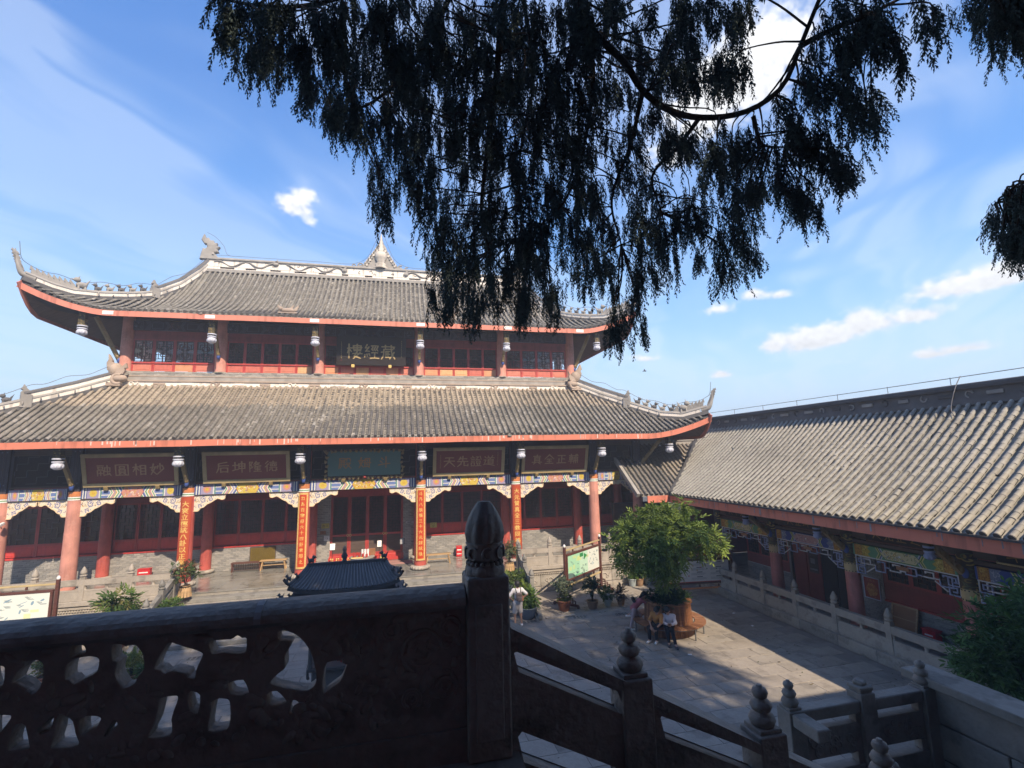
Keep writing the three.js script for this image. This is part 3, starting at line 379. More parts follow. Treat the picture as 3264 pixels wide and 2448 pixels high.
  六: '5,.4-5.4,2.2 .4,3.6-9.6,3.6 3.6,5.4-1,9.6 6.4,5.4-9,9.4', 十: '.4,4.6-9.6,4.6 5,0-5,9.9', 四: '1,1.6-1,8.8 1,1.6-9,1.6 9,1.6-9,8.8 1,8.6-9,8.6 3.8,1.8-3,6.4 6.2,1.8-6.2,6 6.2,6-8.4,6', 率: '5,0-5,1.2 .8,1.6-9.2,1.6 5,1.8-3.6,3.4 3.6,3.4-6.6,3.4 6.6,2.6-3.4,5.8 3.4,5.8-7.4,5.8 1,3-2.4,4.2 9,2.8-7.8,4.4 .4,7.4-9.6,7.4 5,6-5,9.9', 思: '1.4,.4-1.4,5 1.4,.4-8.6,.4 8.6,.4-8.6,5 1.4,2.6-8.6,2.6 5,.4-5,5 1.4,5-8.6,5 1.4,6.6-.4,9 3.4,6.2-3.8,9.2 3.8,9.2-7.6,9.2 7.8,8-7.8,9.2 5.4,6-6.4,7.4 8.4,6-9.8,8', 之: '4.4,0-5.4,1.6 1.4,2.8-8,2.8 8,2.8-1.6,8.4 2,8-9.8,9.4',
  乃: '1.4,1-7,1 7,1-5,5 5,5-8.6,5 8.6,5-7,9.6 3.6,1-1,9.8', 辰: '1.4,.6-9.2,.6 1.6,.6-.2,9.8 3,2.6-8.6,2.6 2.2,4.6-9.6,4.6 3.6,4.8-3.4,9.4 3.4,9.4-6,8 5,4.8-9.8,9.6 9,5.6-7,7.4', 樞: '1.8,0-1.8,9.8 .2,2.6-3.6,2.4 1.8,3-.2,6 4.2,.6-9.6,.6 4.4,.6-4.4,9.4 4.4,9.4-9.8,9.4 5.8,2-8.4,2 5.8,2-5.8,4 8.4,2-8.4,4 5.8,4-8.4,4 5.2,5.4-7,5.4 5.2,5.4-5.2,8 7,5.4-7,8 7.8,5.4-9.6,5.4 7.8,5.4-7.8,8 9.6,5.4-9.6,8', 三: '1.4,1.4-8.6,1.4 2,5-8,5 .4,9-9.6,9', 歸: '2.4,0-1.2,1.2 .8,1.2-.8,4.6 .8,1.2-3.8,1.2 3.8,1.2-3.8,4.4 .8,2.8-3.8,2.8 2.2,4.6-2.2,9.4 2.2,6.6-4,6.6 .8,6.4-.8,9.4 .2,9.6-4.6,8.4|5.6,.6-9.4,.6 9.4,.6-9.4,3.6 5.4,2-9.4,2 5.6,3.6-9.4,3.6 5,5-9.8,5 5.8,6.4-5.8,9 5.8,6.4-9.2,6.4 9.2,6.4-9.2,9 7.5,4.6-7.5,9.9', 後: '2.6,0-.4,2.4 3,2.6-.2,5.6 1.8,4.4-1.8,9.8|7,0-5,2 5,2-7.4,2.6 7.8,1.4-4.6,4.6 4.6,4.6-9.4,4.2 6.6,5-4.2,8.4 6,5.8-9,5.8 9,5.8-4.4,9.8 6,6.8-9.8,9.6',
  元: '2,1.2-8,1.2 .4,4.2-9.6,4.2 3.8,4.4-3.4,7 3.4,7-.4,9.8 6.2,4.4-6.2,9 6.2,9-9.6,9.2 9.6,9.2-9.8,7.6', 贊: '2.4,.2-1,2 .8,1.4-4.6,1.4 2.8,0-2.8,4 .4,3-5,3 7,.2-5.8,2 5.4,1.4-9.2,1.4 7.4,0-7.4,4 5,3-9.6,3 2.4,4.8-2.4,8.2 2.4,4.8-7.6,4.8 7.6,4.8-7.6,8.2 2.4,6-7.6,6 2.4,7.1-7.6,7.1 2.4,8.2-7.6,8.2 3.4,8.4-1.4,9.8 6.6,8.4-8.8,9.8', 教: '.6,1.6-5,1.6 2.8,0-2.8,3.4 .2,3.4-5.4,3.4 5,.6-.4,6 1.2,5.2-4.6,5.2 4.6,5.2-2.8,6.6 2.8,6-2.8,9.4 .2,8-5.2,7.4|7,0-5.6,4 6.2,2.4-9.8,2.4 9,2.4-5.2,9.8 6.4,4-9.8,9.6', 同: '1,.6-1,9.8 1,.6-9,.6 9,.6-9,9.6 3,2.6-7,2.6 3.2,4.6-3.2,8 3.2,4.6-6.8,4.6 6.8,4.6-6.8,8 3.2,8-6.8,8', 福: '2,0-2.6,1 .4,2.2-3.8,2.2 3.8,2.2-.4,6.4 2.2,4.6-2.2,9.8 2.6,5-4,6.4|4.8,.8-9.8,.8 5.6,2-9,2 5.6,2-5.6,4 9,2-9,4 5.6,4-9,4 5,5.2-9.6,5.2 5,5.2-5,9.6 9.6,5.2-9.6,9.6 5,7.4-9.6,7.4 7.3,5.2-7.3,9.6 5,9.6-9.6,9.6', 源: '1,.6-2.2,1.8 .2,3.4-1.6,4.6 .2,9.6-2.4,6|3,.8-9.8,.8 3.4,.8-2.6,9.8 6.4,1-5.8,2.4 4.6,2.6-8.8,2.6 4.6,2.6-4.6,5.8 8.8,2.6-8.8,5.8 4.6,4.2-8.8,4.2 4.6,5.8-8.8,5.8 6.7,6-6.7,9.4 5,7-4,9 8.4,7-9.6,9',
  出: '5,0-5,9.4 1.6,1.4-1.6,4.6 1.6,4.6-8.4,4.6 8.4,1.4-8.4,4.6 .8,5.6-.8,9.4 .8,9.4-9.2,9.4 9.2,5.6-9.2,9.4', 口: '1.4,1.4-1.4,9 1.4,1.4-8.6,1.4 8.6,1.4-8.6,9 1.4,8.6-8.6,8.6',
};
function brush(g, ch, x, y, s, color, lw = 1) {
  g.strokeStyle = color; g.lineCap = 'round'; const all = (CH[ch] || '').split('|').join(' ').split(' ').filter((t) => t.includes(',')), k = s / 10, dense = clamp(1.25 - all.length * .022, .5, 1.05);
  for (const st of all) { const [a, b] = st.split('-').map((p) => p.split(',').map(Number)); const dx = b[0] - a[0], dy = b[1] - a[1], flat = Math.abs(dx) > Math.abs(dy) * 3, n = 8;
    for (let i = 0; i < n; i++) { const t0 = i / n, t1 = (i + 1) / n, bow = flat ? -.18 : 0, f = (t) => [x + (a[0] + dx * t) * k, y + (a[1] + dy * t + bow * Math.sin(t * 3.14)) * k], w = flat ? .75 + .35 * Math.abs(t0 - .5) : 1.15 - .45 * t0; const p = f(t0), q = f(t1); g.lineWidth = k * .95 * w * dense * lw; g.beginPath(); g.moveTo(...p); g.lineTo(...q); g.stroke(); } }
}
const dots = (g, x, y, w, h, n, c) => { g.fillStyle = c; for (let i = 0; i < n; i++) { const yy = y + h * i / n; g.fillRect(x + rr(0, w * .3), yy, rr(.4, 1) * w * .7, h / n * .22); g.fillRect(x + rr(0, w * .4), yy + h / n * .36, rr(.3, 1) * w * .6, h / n * .2); g.fillRect(x + w * rr(.2, .6), yy, w * .2, h / n * .7); } };

const fretCache = new Map();
// ================================================================ the two-storey hall
const COLX = [-15.44, -12.94, -8.77, -4.1, 1.1, 5.77, 9.94, 12.44], ZC = -24.1, ZW = -26.8;
const hall = thing('temple_hall', 'two-storey temple hall with curling grey tiled roofs and red columns', 'temple hall');
const LOW = hipSpec({ x0: X0, a: 11.5, b: 17.15, c: 13.6, zTop: -26.4, zEave: -22.25, yEave: 7.29, rise: 2.74, bow: .85, lift: .98, hip: [[0, 10.06], [.2, 9.4], [.46, 8.66], [.66, 8.12], [.82, 7.98], [.92, 8.14], [1, 8.27]] });
const UPP = hipSpec({ x0: X0, a: 9.55, b: 14.7, c: 11.4, zTop: -31, zEave: -25.0, yEave: 13.35, rise: 4.4, bow: .34, lift: 1.1, hip: [[0, 17.75], [.07, 17.02], [.18, 16.05], [.32, 15.22], [.49, 14.73], [.64, 14.4], [.78, 14.2], [.88, 14.26], [1, 14.47]] });
{
  const t1 = new THREE.Color(), lowTint = (p) => { const dry = p.z < -24.75 + .35 * (vnoise(p.x * 1.3, 4) - .5) ? 1 : 0, n = fbm(p.x * .55 + 9, p.z * .9, 4), v = hash2(p.x * 91 | 0, p.z * 57 | 0), lich = hash2(p.x * 31 | 0, p.z * 77 | 0) > .95 ? .16 : 0; const k = .72 + .5 * n + .34 * (v - .5); return dry ? t1.setRGB(.47 * k, .41 * k, .325 * k) : t1.setRGB((.285 + lich) * k, (.27 + lich) * k, (.235 + lich) * k); };
  const upTint = (p) => { const n = fbm(p.x * .5 + 3, p.z * .8 + p.y, 4), v = hash2(p.x * 91 | 0, p.z * 57 | 0), lich = hash2(p.x * 31 | 0, p.y * 77 | 0) > .95 ? .14 : 0; const k = .68 + .55 * n + .34 * (v - .5); return t1.setRGB((.33 + lich) * k, (.315 + lich) * k, (.275 + lich) * k); };
  reseed(11); const lr = sub('lower_roof', hall); hipRoof(lr, LOW, { most: 290, near: V(0, 6, -20), tint: lowTint, fascia: M.fasciaLow, soff: .55, back: false });
  for (const s of [-1, 1]) hipRidge(lr, LOW, s, { horn: 1.0, block: .42, beasts: [.5, .56, .62, .68, .745, .83] });
  reseed(12); const ur = sub('upper_roof', hall); hipRoof(ur, UPP, { most: 290, near: V(-5, 10, -22), tint: upTint, fascia: M.fasciaUp, soff: .34 });
  for (const s of [-1, 1]) hipRidge(ur, UPP, s, { horn: 1.1, block: .35, beasts: [.42, .48, .54, .6, .66, .74] });
  // whitewashed beam ends showing on the upper fascia over each post
  for (const x of COLX.slice(1, 7)) { const p = UPP.front(x, 0); mesh('whitewashed_end', rspan(x - .22, x + .22, p.y - .25, p.y - .07, p.z + .02, p.z + .05, .01), M.white, ur); }
  // weather-worn drips of lime on the lower fascia
  reseed(13); const lime = std([.74, .58, .52], .9); for (let i = 0; i < 60; i++) { const x = rr(-14, 12), p = LOW.front(x, 0), h = rr(.1, .23), w = rr(.015, .06); mesh('lime_drip', box(w, h, .006, x, p.y - .055 - h / 2, p.z + .0385), lime, lr); }
  // main ridge
  const rg = sub('main_ridge', hall), zr = UPP.zTop, y0 = 17.7, xa = X0 - 9.75, xb = X0 + 9.75;
  mesh('ridge_foot', [span(xa, xb, y0 - .15, y0 + .03, zr - .3, zr + .3), span(xa, xb, y0 + .17, y0 + .21, zr - .22, zr + .22)], M.ridgeGrey, rg); mesh('ridge_skirt', span(xa, xb, y0 + .03, y0 + .17, zr - .24, zr + .24), M.plaster, rg);
  mesh('ridge_wall', [span(xa + .05, xb - .05, y0 + .21, y0 + .68, zr - .15, zr + .15)], M.plaster, rg); mesh('ridge_cap', [span(xa, xb, y0 + .66, y0 + .74, zr - .24, zr + .24), place(cyl(.1, .1, xb - xa, 0, 0, 0, 8), xb, y0 + .76, zr, 0, 0, Math.PI / 2)], M.ridgeGrey, rg);
  reseed(14);
  for (const s of [-1, 1]) for (let k = 0; k < 2; k++) { const pts = []; for (let i = 0; i <= 22; i++) { const t = i / 22; pts.push([X0 + s * (1.9 + k * 4.0 + t * 3.4), y0 + .43 + .16 * Math.sin(t * 14 + k), zr + .17 + .03 * Math.cos(t * 20)]); } mesh('dragon_relief', [tube(pts, .065, 60, 6, .5), ball(.13, pts[0][0], pts[0][1], pts[0][2], [1.3, .9, .7], 8), place(flame(.22, .08, .1), pts[0][0], pts[0][1] + .06, pts[0][2])], M.ridgeGrey, rg); }
  for (let i = 0; i < 34; i++) { const x = rr(xa + .3, xb - .3); mesh('scroll_relief', place(new THREE.TorusGeometry(rr(.05, .1), .022, 5, 10, rr(3, 5.5)), x, y0 + rr(.26, .6), zr + .16, 0, 0, rr(0, 6)), M.ridgeGrey, rg); }
  for (let i = 0; i < 14; i++) { const x = xa + .8 + i * 1.38; mesh('ridge_plaque', [rspan(x, x + rr(.4, .8), y0 + .07, y0 + .18, zr + .2, zr + .24, .01)], M.plaster, rg); }
  const f0 = V(X0 + .3, y0 + .74, zr), fin = sub('ridge_spire', hall); mesh('openwork_back', outline([[-1.5, 0], [1.5, 0], [1.3, .2], [.95, .26], [.85, .5], [.62, .6], [.55, .95], [.36, 1.1], [.3, 1.5], [.14, 1.75], [0, 2.3], [-.14, 1.75], [-.3, 1.5], [-.36, 1.1], [-.55, .95], [-.62, .6], [-.85, .5], [-.95, .26], [-1.3, .2]], .14, .03).translate(f0.x, f0.y, f0.z - .08), M.ridgeGrey, fin);
  mesh('spire', lathe([[.42, 0], [.46, .1], [.3, .2], [.34, .34], [.22, .46], [.36, .7], [.40, .9], [.34, 1.1], [.16, 1.24], [.22, 1.36], [.13, 1.5], [.17, 1.62], [.09, 1.75], [.12, 1.86], [.05, 2.0], [.07, 2.12], [.02, 2.4], [.005, 2.6]], f0.x, f0.y, f0.z, 16), M.plasterGrey, fin);
  for (let i = 0; i < 9; i++) for (const s of [-1, 1]) { const a = i / 8; mesh('scroll_leaf', place(flame(.42 - .12 * a, .1, -s * .16, .12), f0.x + s * lerp(1.0, .2, a), f0.y + lerp(.0, 1.35, a), f0.z, 0, 0, s * -.35), i % 2 ? M.plasterGrey : M.ridgeGrey, fin); }
  for (const s of [-1, 1]) { mesh('scroll_leaf', place(new THREE.TorusGeometry(.16, .05, 6, 14, 4.6), f0.x + s * 1.25, f0.y + .17, f0.z, 0, 0, s), M.ridgeGrey, fin); mesh('scroll_leaf', place(new THREE.TorusGeometry(.11, .04, 6, 14, 4.6), f0.x + s * 1.65, f0.y + .12, f0.z, 0, 0, s), M.ridgeGrey, fin); }
  const wp = [[f0.x - 4, f0.y + .25, f0.z], [f0.x - 1.6, f0.y + .3, f0.z], [f0.x - .9, f0.y + .7, f0.z], [f0.x - .45, f0.y + 1.6, f0.z], [f0.x - .1, f0.y + 2.6, f0.z], [f0.x + .02, f0.y + 2.95, f0.z]]; mesh('lightning_wire', [tube(wp, .012, 40, 5), tube(wp.map(([x, y, z]) => [2 * f0.x - x, y, z]), .012, 40, 5), tube([[xa, y0 + 1.0, zr], [f0.x - 4, f0.y + .25, zr]], .012, 4, 5), tube([[xb, y0 + 1.0, zr], [f0.x + 4, f0.y + .25, zr]], .012, 4, 5)], M.wire, fin);
  for (const s of [-1, 1]) { const ex = s < 0 ? xa : xb, d = sub('ridge_dragon', hall), shape = [[-.1, 0], [.75, 0], [.95, .12], [.8, .3], [.62, .34], [.72, .5], [.95, .55], [.86, .72], [1.0, .9], [.8, .95], [.84, 1.15], [.66, 1.12], [.6, 1.32], [.42, 1.3], [.3, 1.5], [.16, 1.4], [.04, 1.75], [-.06, 1.4], [.1, 1.15], [.28, 1.1], [.34, .86], [.2, .66], [.05, .7], [-.02, .4]].map(([x, y]) => [x * .85, y * .85]);
    const g = outline(shape, .3, .05); if (s > 0) g.rotateY(Math.PI); g.translate(ex + s * .25, y0 + .7, zr); mesh('dragon_body', g, M.ridgeGrey, d); mesh('dragon_eye', ball(.07, ex - s * .35, y0 + 1.0, zr + .16), M.plaster, d);
    mesh('lightning_wire', tube([[ex + s * .1, y0 + 2.4, zr], [ex - s * .35, y0 + 2.15, zr], [ex - s * .85, y0 + 1.6, zr], [ex - s * 1.1, y0 + 1.05, zr], [ex - s * 1.8, y0 + 1.0, zr]], .012, 30, 5), M.wire, d); }
  // little cat-like beast resting on the slope
  for (const x of [-5.6, 2.6]) { const p = UPP.front(x, .2); mesh('slope_beast', [rbox(.9, .05, .35, p.x, p.y + .12, p.z + .05, .02, .35), ball(.2, p.x, p.y + .25, p.z, [1.7, .7, .8], 10), ball(.12, p.x - .36, p.y + .34, p.z + .02, 1, 8), place(flame(.3, .07, .14), p.x + .35, p.y + .25, p.z), place(flame(.24, .06, .1), p.x + .15, p.y + .32, p.z), place(flame(.16, .05, -.1), p.x - .42, p.y + .4, p.z)], M.ridgeTan, ur); }
}
{ // ---- upper storey wall: ridge band, bricks, panels with lattice, painted beam
  const up = sub('upper_storey', hall), xl = -13.1, xr = 10.1;
  mesh('white_band', span(xl, xr, 10.02, 10.24, -26.6, -26.36), M.plaster, up); mesh('band_moulding', [span(xl - .1, xr + .1, 9.93, 10.02, -26.6, -26.28), span(xl - .05, xr + .05, 10.24, 10.31, -26.6, -26.30), span(xl, xr, 10.5, 10.55, -26.62, -26.44)], M.ridgeTan, up); mesh('carved_course', span(xl, xr, 10.31, 10.5, -26.62, -26.46), M.ridgeGrey, up);
  reseed(21); for (let i = 0; i < 20; i++) { const x = xl + .7 + i * 1.17; mesh('band_relief', i % 3 ? [rbox(rr(.3, .8), .11, .05, x, 10.13, -26.34, .03)] : [place(new THREE.TorusGeometry(.09, .035, 5, 10, 5), x, 10.13, -26.34), place(flame(.16, .06, .12), x + .15, 10.06, -26.34)], i % 2 ? M.ridgeTan : M.plaster, up); }
  const bl = []; mesh('brick_bed', span(xl, xr, 10.5, 10.78, -26.95, -26.62), M.mortar, up); brickRun(bl, 'x', xl, xr, 10.57, 10.78, -26.615, .3, .105); bricks(bl, up, V(-3, 10, -22), 180);
  for (const x of COLX.slice(1, 7)) { mesh('column', [cyl(.27, .25, 2.75, x, 10.78, ZW, 20)], M.colPink, up); mesh('column_base', cyl(.3, .3, .05, x, 10.76, ZW, 20), M.stonePale, up); }
  const bays = [[1, 4], [2, 5], [3, 6], [4, 5], [5, 4]]; reseed(22);
  for (const [i, n] of bays) { const a = COLX[i] + .27, b = COLX[i + 1] - .27, w = (b - a) / n; for (let k = 0; k < n; k++) panel(up, a + k * w, w, 10.8, 11.22, 12.42, ZW, i === 1 || i === 5 ? 'fret' : 'fine', M.panelRed[(k * 7 + i * 3 + (rnd() * 2 | 0)) % 4]);
    mesh('rail', [span(a, b, 11.2, 11.27, ZW - .05, ZW + .06), ], M.redPaint, up); mesh('transom', span(a, b, 12.42, 12.85, ZW - .06, ZW + .03), M.redDark, up);
    mesh('painted_beam', place(printBox(b - a, .46, .3), (a + b) / 2, 13.08, ZW + .02), MP.darkBeam, up, true); }
  // open sides and back let the sky through the corner bays
  for (const x of [-12.94, 9.94]) { const s = x < 0 ? -1 : 1; for (const z of [-29, -31.5, -34.6]) mesh('column', cyl(.25, .25, 2.75, x, 10.78, z, 14), M.colPink, up); mesh('flank_sill', [span(x - .1, x + .1, 10.5, 11.25, -34.8, -26.9), span(x - .1, x + .1, 12.45, 13.3, -34.8, -26.9)], M.redPaint, up); }
  mesh('back_wall', [span(-8.8, 5.8, 10.5, 13.4, -34.9, -34.75), span(-13, -8.8, 10.5, 11.4, -34.9, -34.75), span(5.8, 10, 10.5, 11.4, -34.9, -34.75), span(-13, 10, 12.5, 13.4, -34.9, -34.76)], M.redPaint, up); mesh('floor', span(-13, 10, 10.3, 10.5, -35, -26.95), M.darkWood, up);
  for (const x of [-8.77, 5.77]) mesh('partition', span(x - .05, x + .05, 10.5, 13.4, -34.7, -27), M.darkWood, up);
  mesh('ceiling', span(-12.8, 9.8, 13.42, 13.5, -34.8, -26.9), M.soffit, up);
  for (const s of [-1, 1]) { const x = s < 0 ? -13.05 : 10.05, d = sub('corner_dragon', hall); // tan pottery dragon heads at the foot of the corner posts
    mesh('head', [ball(.3, x, 10.75, -26.3, [1, 1.2, 1], 10), ball(.24, x - s * .25, 10.35, -26.15, [1.3, .8, .9], 10), place(flame(.75, .2, s * .2, .2), x + s * .1, 10.75, -26.25), place(flame(.5, .16, -s * .25, .16), x - s * .25, 10.55, -26.1), place(new THREE.TorusGeometry(.22, .08, 6, 14, 4.5), x - s * .2, 10.3, -26.05, 0, 0, 1), rbox(.6, .2, .4, x - s * .05, 10.05, -26.2, .05), place(new THREE.ConeGeometry(.07, .4, 6), x + s * .28, 11.1, -26.3, 0, 0, -s * .5)], M.ridgeTan, d); }
  hangers(hall, COLX.slice(2, 6), ZW, 13.25, -25.4, 12.25, 11.55);
  // hanging posts under the two far corners, with their raking struts
  for (const s of [-1, 1]) { const x = X0 + s * 12.6, z = -25.4; hanger(hall, x, 13.55, z, 12.45, [V(x - s * .3, 13.2, z - .35), V(s < 0 ? -13.15 : 10.15, 11.3, ZW + .1)]); }
}
function fretGeo(w, h, style) { // lattice bars inside a w x h opening, centred
  const g = [], t = .022, d = .03, H = (x0, x1, y) => g.push(box(Math.abs(x1 - x0) + t, t, d, (x0 + x1) / 2, y, 0)), U = (x, y0, y1) => g.push(box(t, Math.abs(y1 - y0) + t, d, x, (y0 + y1) / 2, 0));
  const a = w / 2, b = h / 2; H(-a, a, b); H(-a, a, -b); U(-a, -b, b); U(a, -b, b);
  if (style === 'fret') {
    for (const k of [.9, .66, .42]) { const X = a * k, Y = b * (k + .02); H(-X, X, Y); H(-X, X, -Y); U(-X, -Y, Y * -.28); U(-X, Y * .28, Y); U(X, -Y, Y * -.28); U(X, Y * .28, Y); }
    for (const s of [-1, 1]) { H(s * a, s * a * .3, b * .28); H(s * a, s * a * .3, -b * .28); U(s * a * .3, -b * .28, -b * .1); U(s * a * .3, b * .28, b * .1); H(-a * .3, a * .3, s * b * .1); U(s * a * .14, b * .55, b); U(s * a * .14, -b * .55, -b); H(-a * .34, a * .34, s * b * .5); U(s * a * .16, s * b * .1, s * b * .5); H(s * a * .42, s * a, b * .7); H(s * a * .42, s * a, -b * .7); U(s * a * .2, -b, b); }
  } else { const nx = 5, ny = Math.round(nx * h / w); for (let i = 1; i < nx; i++) { const x = -a + w * i / nx; for (let j = 0; j < ny; j++) if ((i + j) % 3) U(x, -b + h * j / ny, -b + h * (j + 1) / ny); } for (let j = 1; j < ny; j++) { const y = -b + h * j / ny; for (let i = 0; i < nx; i++) if ((i * 2 + j) % 3) H(-a + w * i / nx, -a + w * (i + 1) / nx, y); } }
  return merge(g);
}
function panel(parent, x, w, y0, y1, y2, z, style, boardMat, o = {}) { // one leaf: board below, lattice and pane above
  const key = style + w.toFixed(2) + (y2 - y1).toFixed(2), p = sub('window', parent); const cw = w - .13, chh = y2 - y1 - .12;
  if (!fretCache.has(key)) fretCache.set(key, metric(fretGeo(cw, chh, style)));
  const c = x + w / 2, st = o.stile || M.redPaint;
  mesh('stile', [span(x + .005, x + .065, y0, y2, z - .03, z + .03), span(x + w - .065, x + w - .005, y0, y2, z - .03, z + .03), span(x + .065, x + w - .065, y1 - .03, y1 + .06, z - .028, z + .028), span(x + .065, x + w - .065, y2 - .06, y2, z - .028, z + .028)], st, p);
  mesh('board', [span(x + .065, x + w - .065, y0 + .03, y1 - .03, z - .015, z + .005), rspan(x + .13, x + w - .13, y0 + .1, y1 - .1, z, z + .018, .008)], boardMat, p);
  const l = new THREE.Mesh(fretCache.get(key), o.lattice || M.lattice); l.name = 'lattice'; l.castShadow = l.receiveShadow = true; l.position.set(c, (y1 + .06 + y2 - .06) / 2, z + .005); p.add(l);
  mesh('pane', span(x + .06, x + w - .06, y1 + .05, y2 - .05, z - .022, z - .018), M.pane, p);
}
function hanger(parent, x, yt, z, yb, strut, k = 1, budM = M.blueWhite) { // carved hanging post with a white lotus bud, and its gilded strut
  const p = sub('hanging_post', parent); mesh('shaft', place(printBox(.26 * k, yt - yb - .2, .26 * k), x, (yt + yb + .2) / 2, z), MP.scroll, p, true);
  mesh('collar', cyl(.2 * k, .2 * k, .05, x, yb + .15, z, 16), budM, p); mesh('collar', cyl(.2 * k, .2 * k, .05, x, yb + .03, z, 16), budM, p); mesh('collar_dark', cyl(.16 * k, .16 * k, .08, x, yb + .07, z, 16), M.black, p);
  mesh('lotus_bud', [lathe([[0, -.26 * k], [.1 * k, -.25 * k], [.18 * k, -.19 * k], [.205 * k, -.08 * k], [.17 * k, .0], [.13 * k, .04]], x, yb, z, 18), ...Array.from({ length: 9 }, (_, i) => ball(.06 * k, x + .16 * k * Math.cos(i * .698), yb - .12 * k, z + .16 * k * Math.sin(i * .698), [1, 1.5, 1], 6))], budM, p);
  if (strut) { const [a, b] = strut, n = 5, bits = [bar(a, b, .12, .16)]; for (let i = 0; i < n; i++) { const q = a.clone().lerp(b, (i + .5) / n); bits.push(ball(.085, q.x, q.y, q.z + .02, [1.1, 1.2, 1], 7)); } mesh('strut', bits, M.goldDull, p); mesh('strut_tip', ball(.09, b.x, b.y, b.z + .05, [1, 1.6, 1], 8), M.blue, p); }
}
function hangers(parent, xs, zc, yt, zp, yb, ys) { for (const x of xs) hanger(parent, x, yt, zp, yb, [V(x, yt - .35, zp - .2), V(x, ys, zc + .32)]); }
{ // ---- lower storey: columns, beams, brackets, walls
  const lo = sub('lower_storey', hall);
  COLX.forEach((x, i) => { const c = sub('column', lo), m = i === 0 || i === 1 || i === 6 || i === 7 ? M.colPink : M.colRed;
    mesh('shaft', cyl(.285, .25, 3.75, x, PLAT, ZC, 28), m, c); mesh('capital', [cyl(.255, .27, .2, x, 5.06, ZC, 24)], M.orange, c); mesh('capital_bands', [cyl(.262, .262, .05, x, 5.0, ZC, 24), cyl(.262, .262, .05, x, 4.91, ZC, 24)], M.white, c); mesh('capital_green', cyl(.258, .258, .045, x, 4.955, ZC, 24), M.green, c);
    mesh('upper_shaft', place(printBox(.4, 2.0, .4), x, 6.25, ZC), MP.darkBeam, c, true);
    mesh('drum_base', [lathe([[.3, 0], [.42, .03], [.455, .1], [.42, .17], [.31, .2]], x, PLAT, ZC, 28), ...Array.from({ length: 18 }, (_, k) => ball(.06, x + .41 * Math.cos(k * .349), PLAT + .1, ZC + .41 * Math.sin(k * .349), [1, 1.3, 1], 6))], M.stonePale, c);
    if (i > 0 && i < 8) { const c2 = sub('inner_column', lo); mesh('shaft', cyl(.24, .22, 6.0, x, PLAT, -26.55, 22), M.colRed, c2); mesh('drum_base', lathe([[.26, 0], [.36, .03], [.39, .1], [.36, .16], [.27, .18]], x, PLAT, -26.55, 24), M.stonePale, c2); } });
  for (let i = 0; i < 7; i++) { const a = COLX[i] + .24, b = COLX[i + 1] - .24, w = b - a, k = i === 3 ? 0 : i % 2 ? 0 : 1;
    mesh('painted_beam', place(printBox(w, .46, .26), (a + b) / 2, 5.17, ZC + .02), MP.beam[i === 3 ? 2 : i % 2 ? 0 : 1], lo, true);
    mesh('upper_beam', [span(a, b, 6.75, 7.3, ZC - .1, ZC + .1), span(a, b, 5.44, 5.5, ZC - .1, ZC + .12)], M.darkWood, lo);
    // screen of fret bars above the beam
    const fr = []; for (let y = 5.62; y < 6.72; y += .27) for (let x = a + .1; x < b - .1; x += .36) { const j = Math.round((x - a) / .36) + Math.round((y - 5.6) / .27); if (j % 2) fr.push(box(.36, .026, .03, Math.min(x + .18, b - .1), y, ZC)); else fr.push(box(.026, .27, .03, x, y + .13, ZC)); } mesh('fret_screen', fr, std([.09, .085, .095], .7), lo); mesh('screen_shade_sheet', span(a, b, 5.5, 6.75, ZC - .12, ZC - .09), M.dark, lo);  // near-black sheet painted in for the shade behind the bars
    const bw = w > 3 ? 1.22 : w / 2 - .01, shape = [[0, 0], [0, -.68], [.2, -.68], [.27, -.56], [.4, -.52], [.52, -.4], [.66, -.34], [.8, -.24], [.92, -.17], [1.0, -.19], [1.1, -.23], [1.2, -.2], [1.22, 0]].map(([x, y]) => [x * bw / 1.22, y]);
    for (const s of [1, -1]) { const g = clean(outline(s > 0 ? shape : shape.map(([x, y]) => [-x, y]).reverse(), .1, .012)), uv = g.attributes.uv, p = g.attributes.position; for (let n = 0; n < p.count; n++) uv.setXY(n, Math.abs(p.getX(n)) / 1.26, 1 + p.getY(n) / .72); g.translate(s > 0 ? a - .02 : b + .02, 4.94, ZC + .03); mesh('carved_bracket', g, MP.bracket, lo, true);
      const rim = shape.slice(1).map(([x, y]) => V((s > 0 ? a - .02 : b + .02) + s * x, 4.94 + y, ZC + .085)); mesh('bracket_edge', rim.slice(0, -1).map((q, m) => bar(q, rim[m + 1], .035, .035)), bracketEdge(), lo); } }
  hangers(hall, COLX.slice(1, 7), ZC, 7.0, -22.75, 6.42, 5.45); for (const s of [-1, 1]) { const x = X0 + s * 15.2, z = -22.75; hanger(hall, x, 7.35, z, 6.55, [V(x - s * .2, 7.1, z - .3), V(s < 0 ? -15.5 : 12.5, 5.6, ZC + .2)]); }
  // inner wall
  const bl = []; reseed(31); const yS = 2.26, bayList = [0, 1, 2, 4, 5, 6];
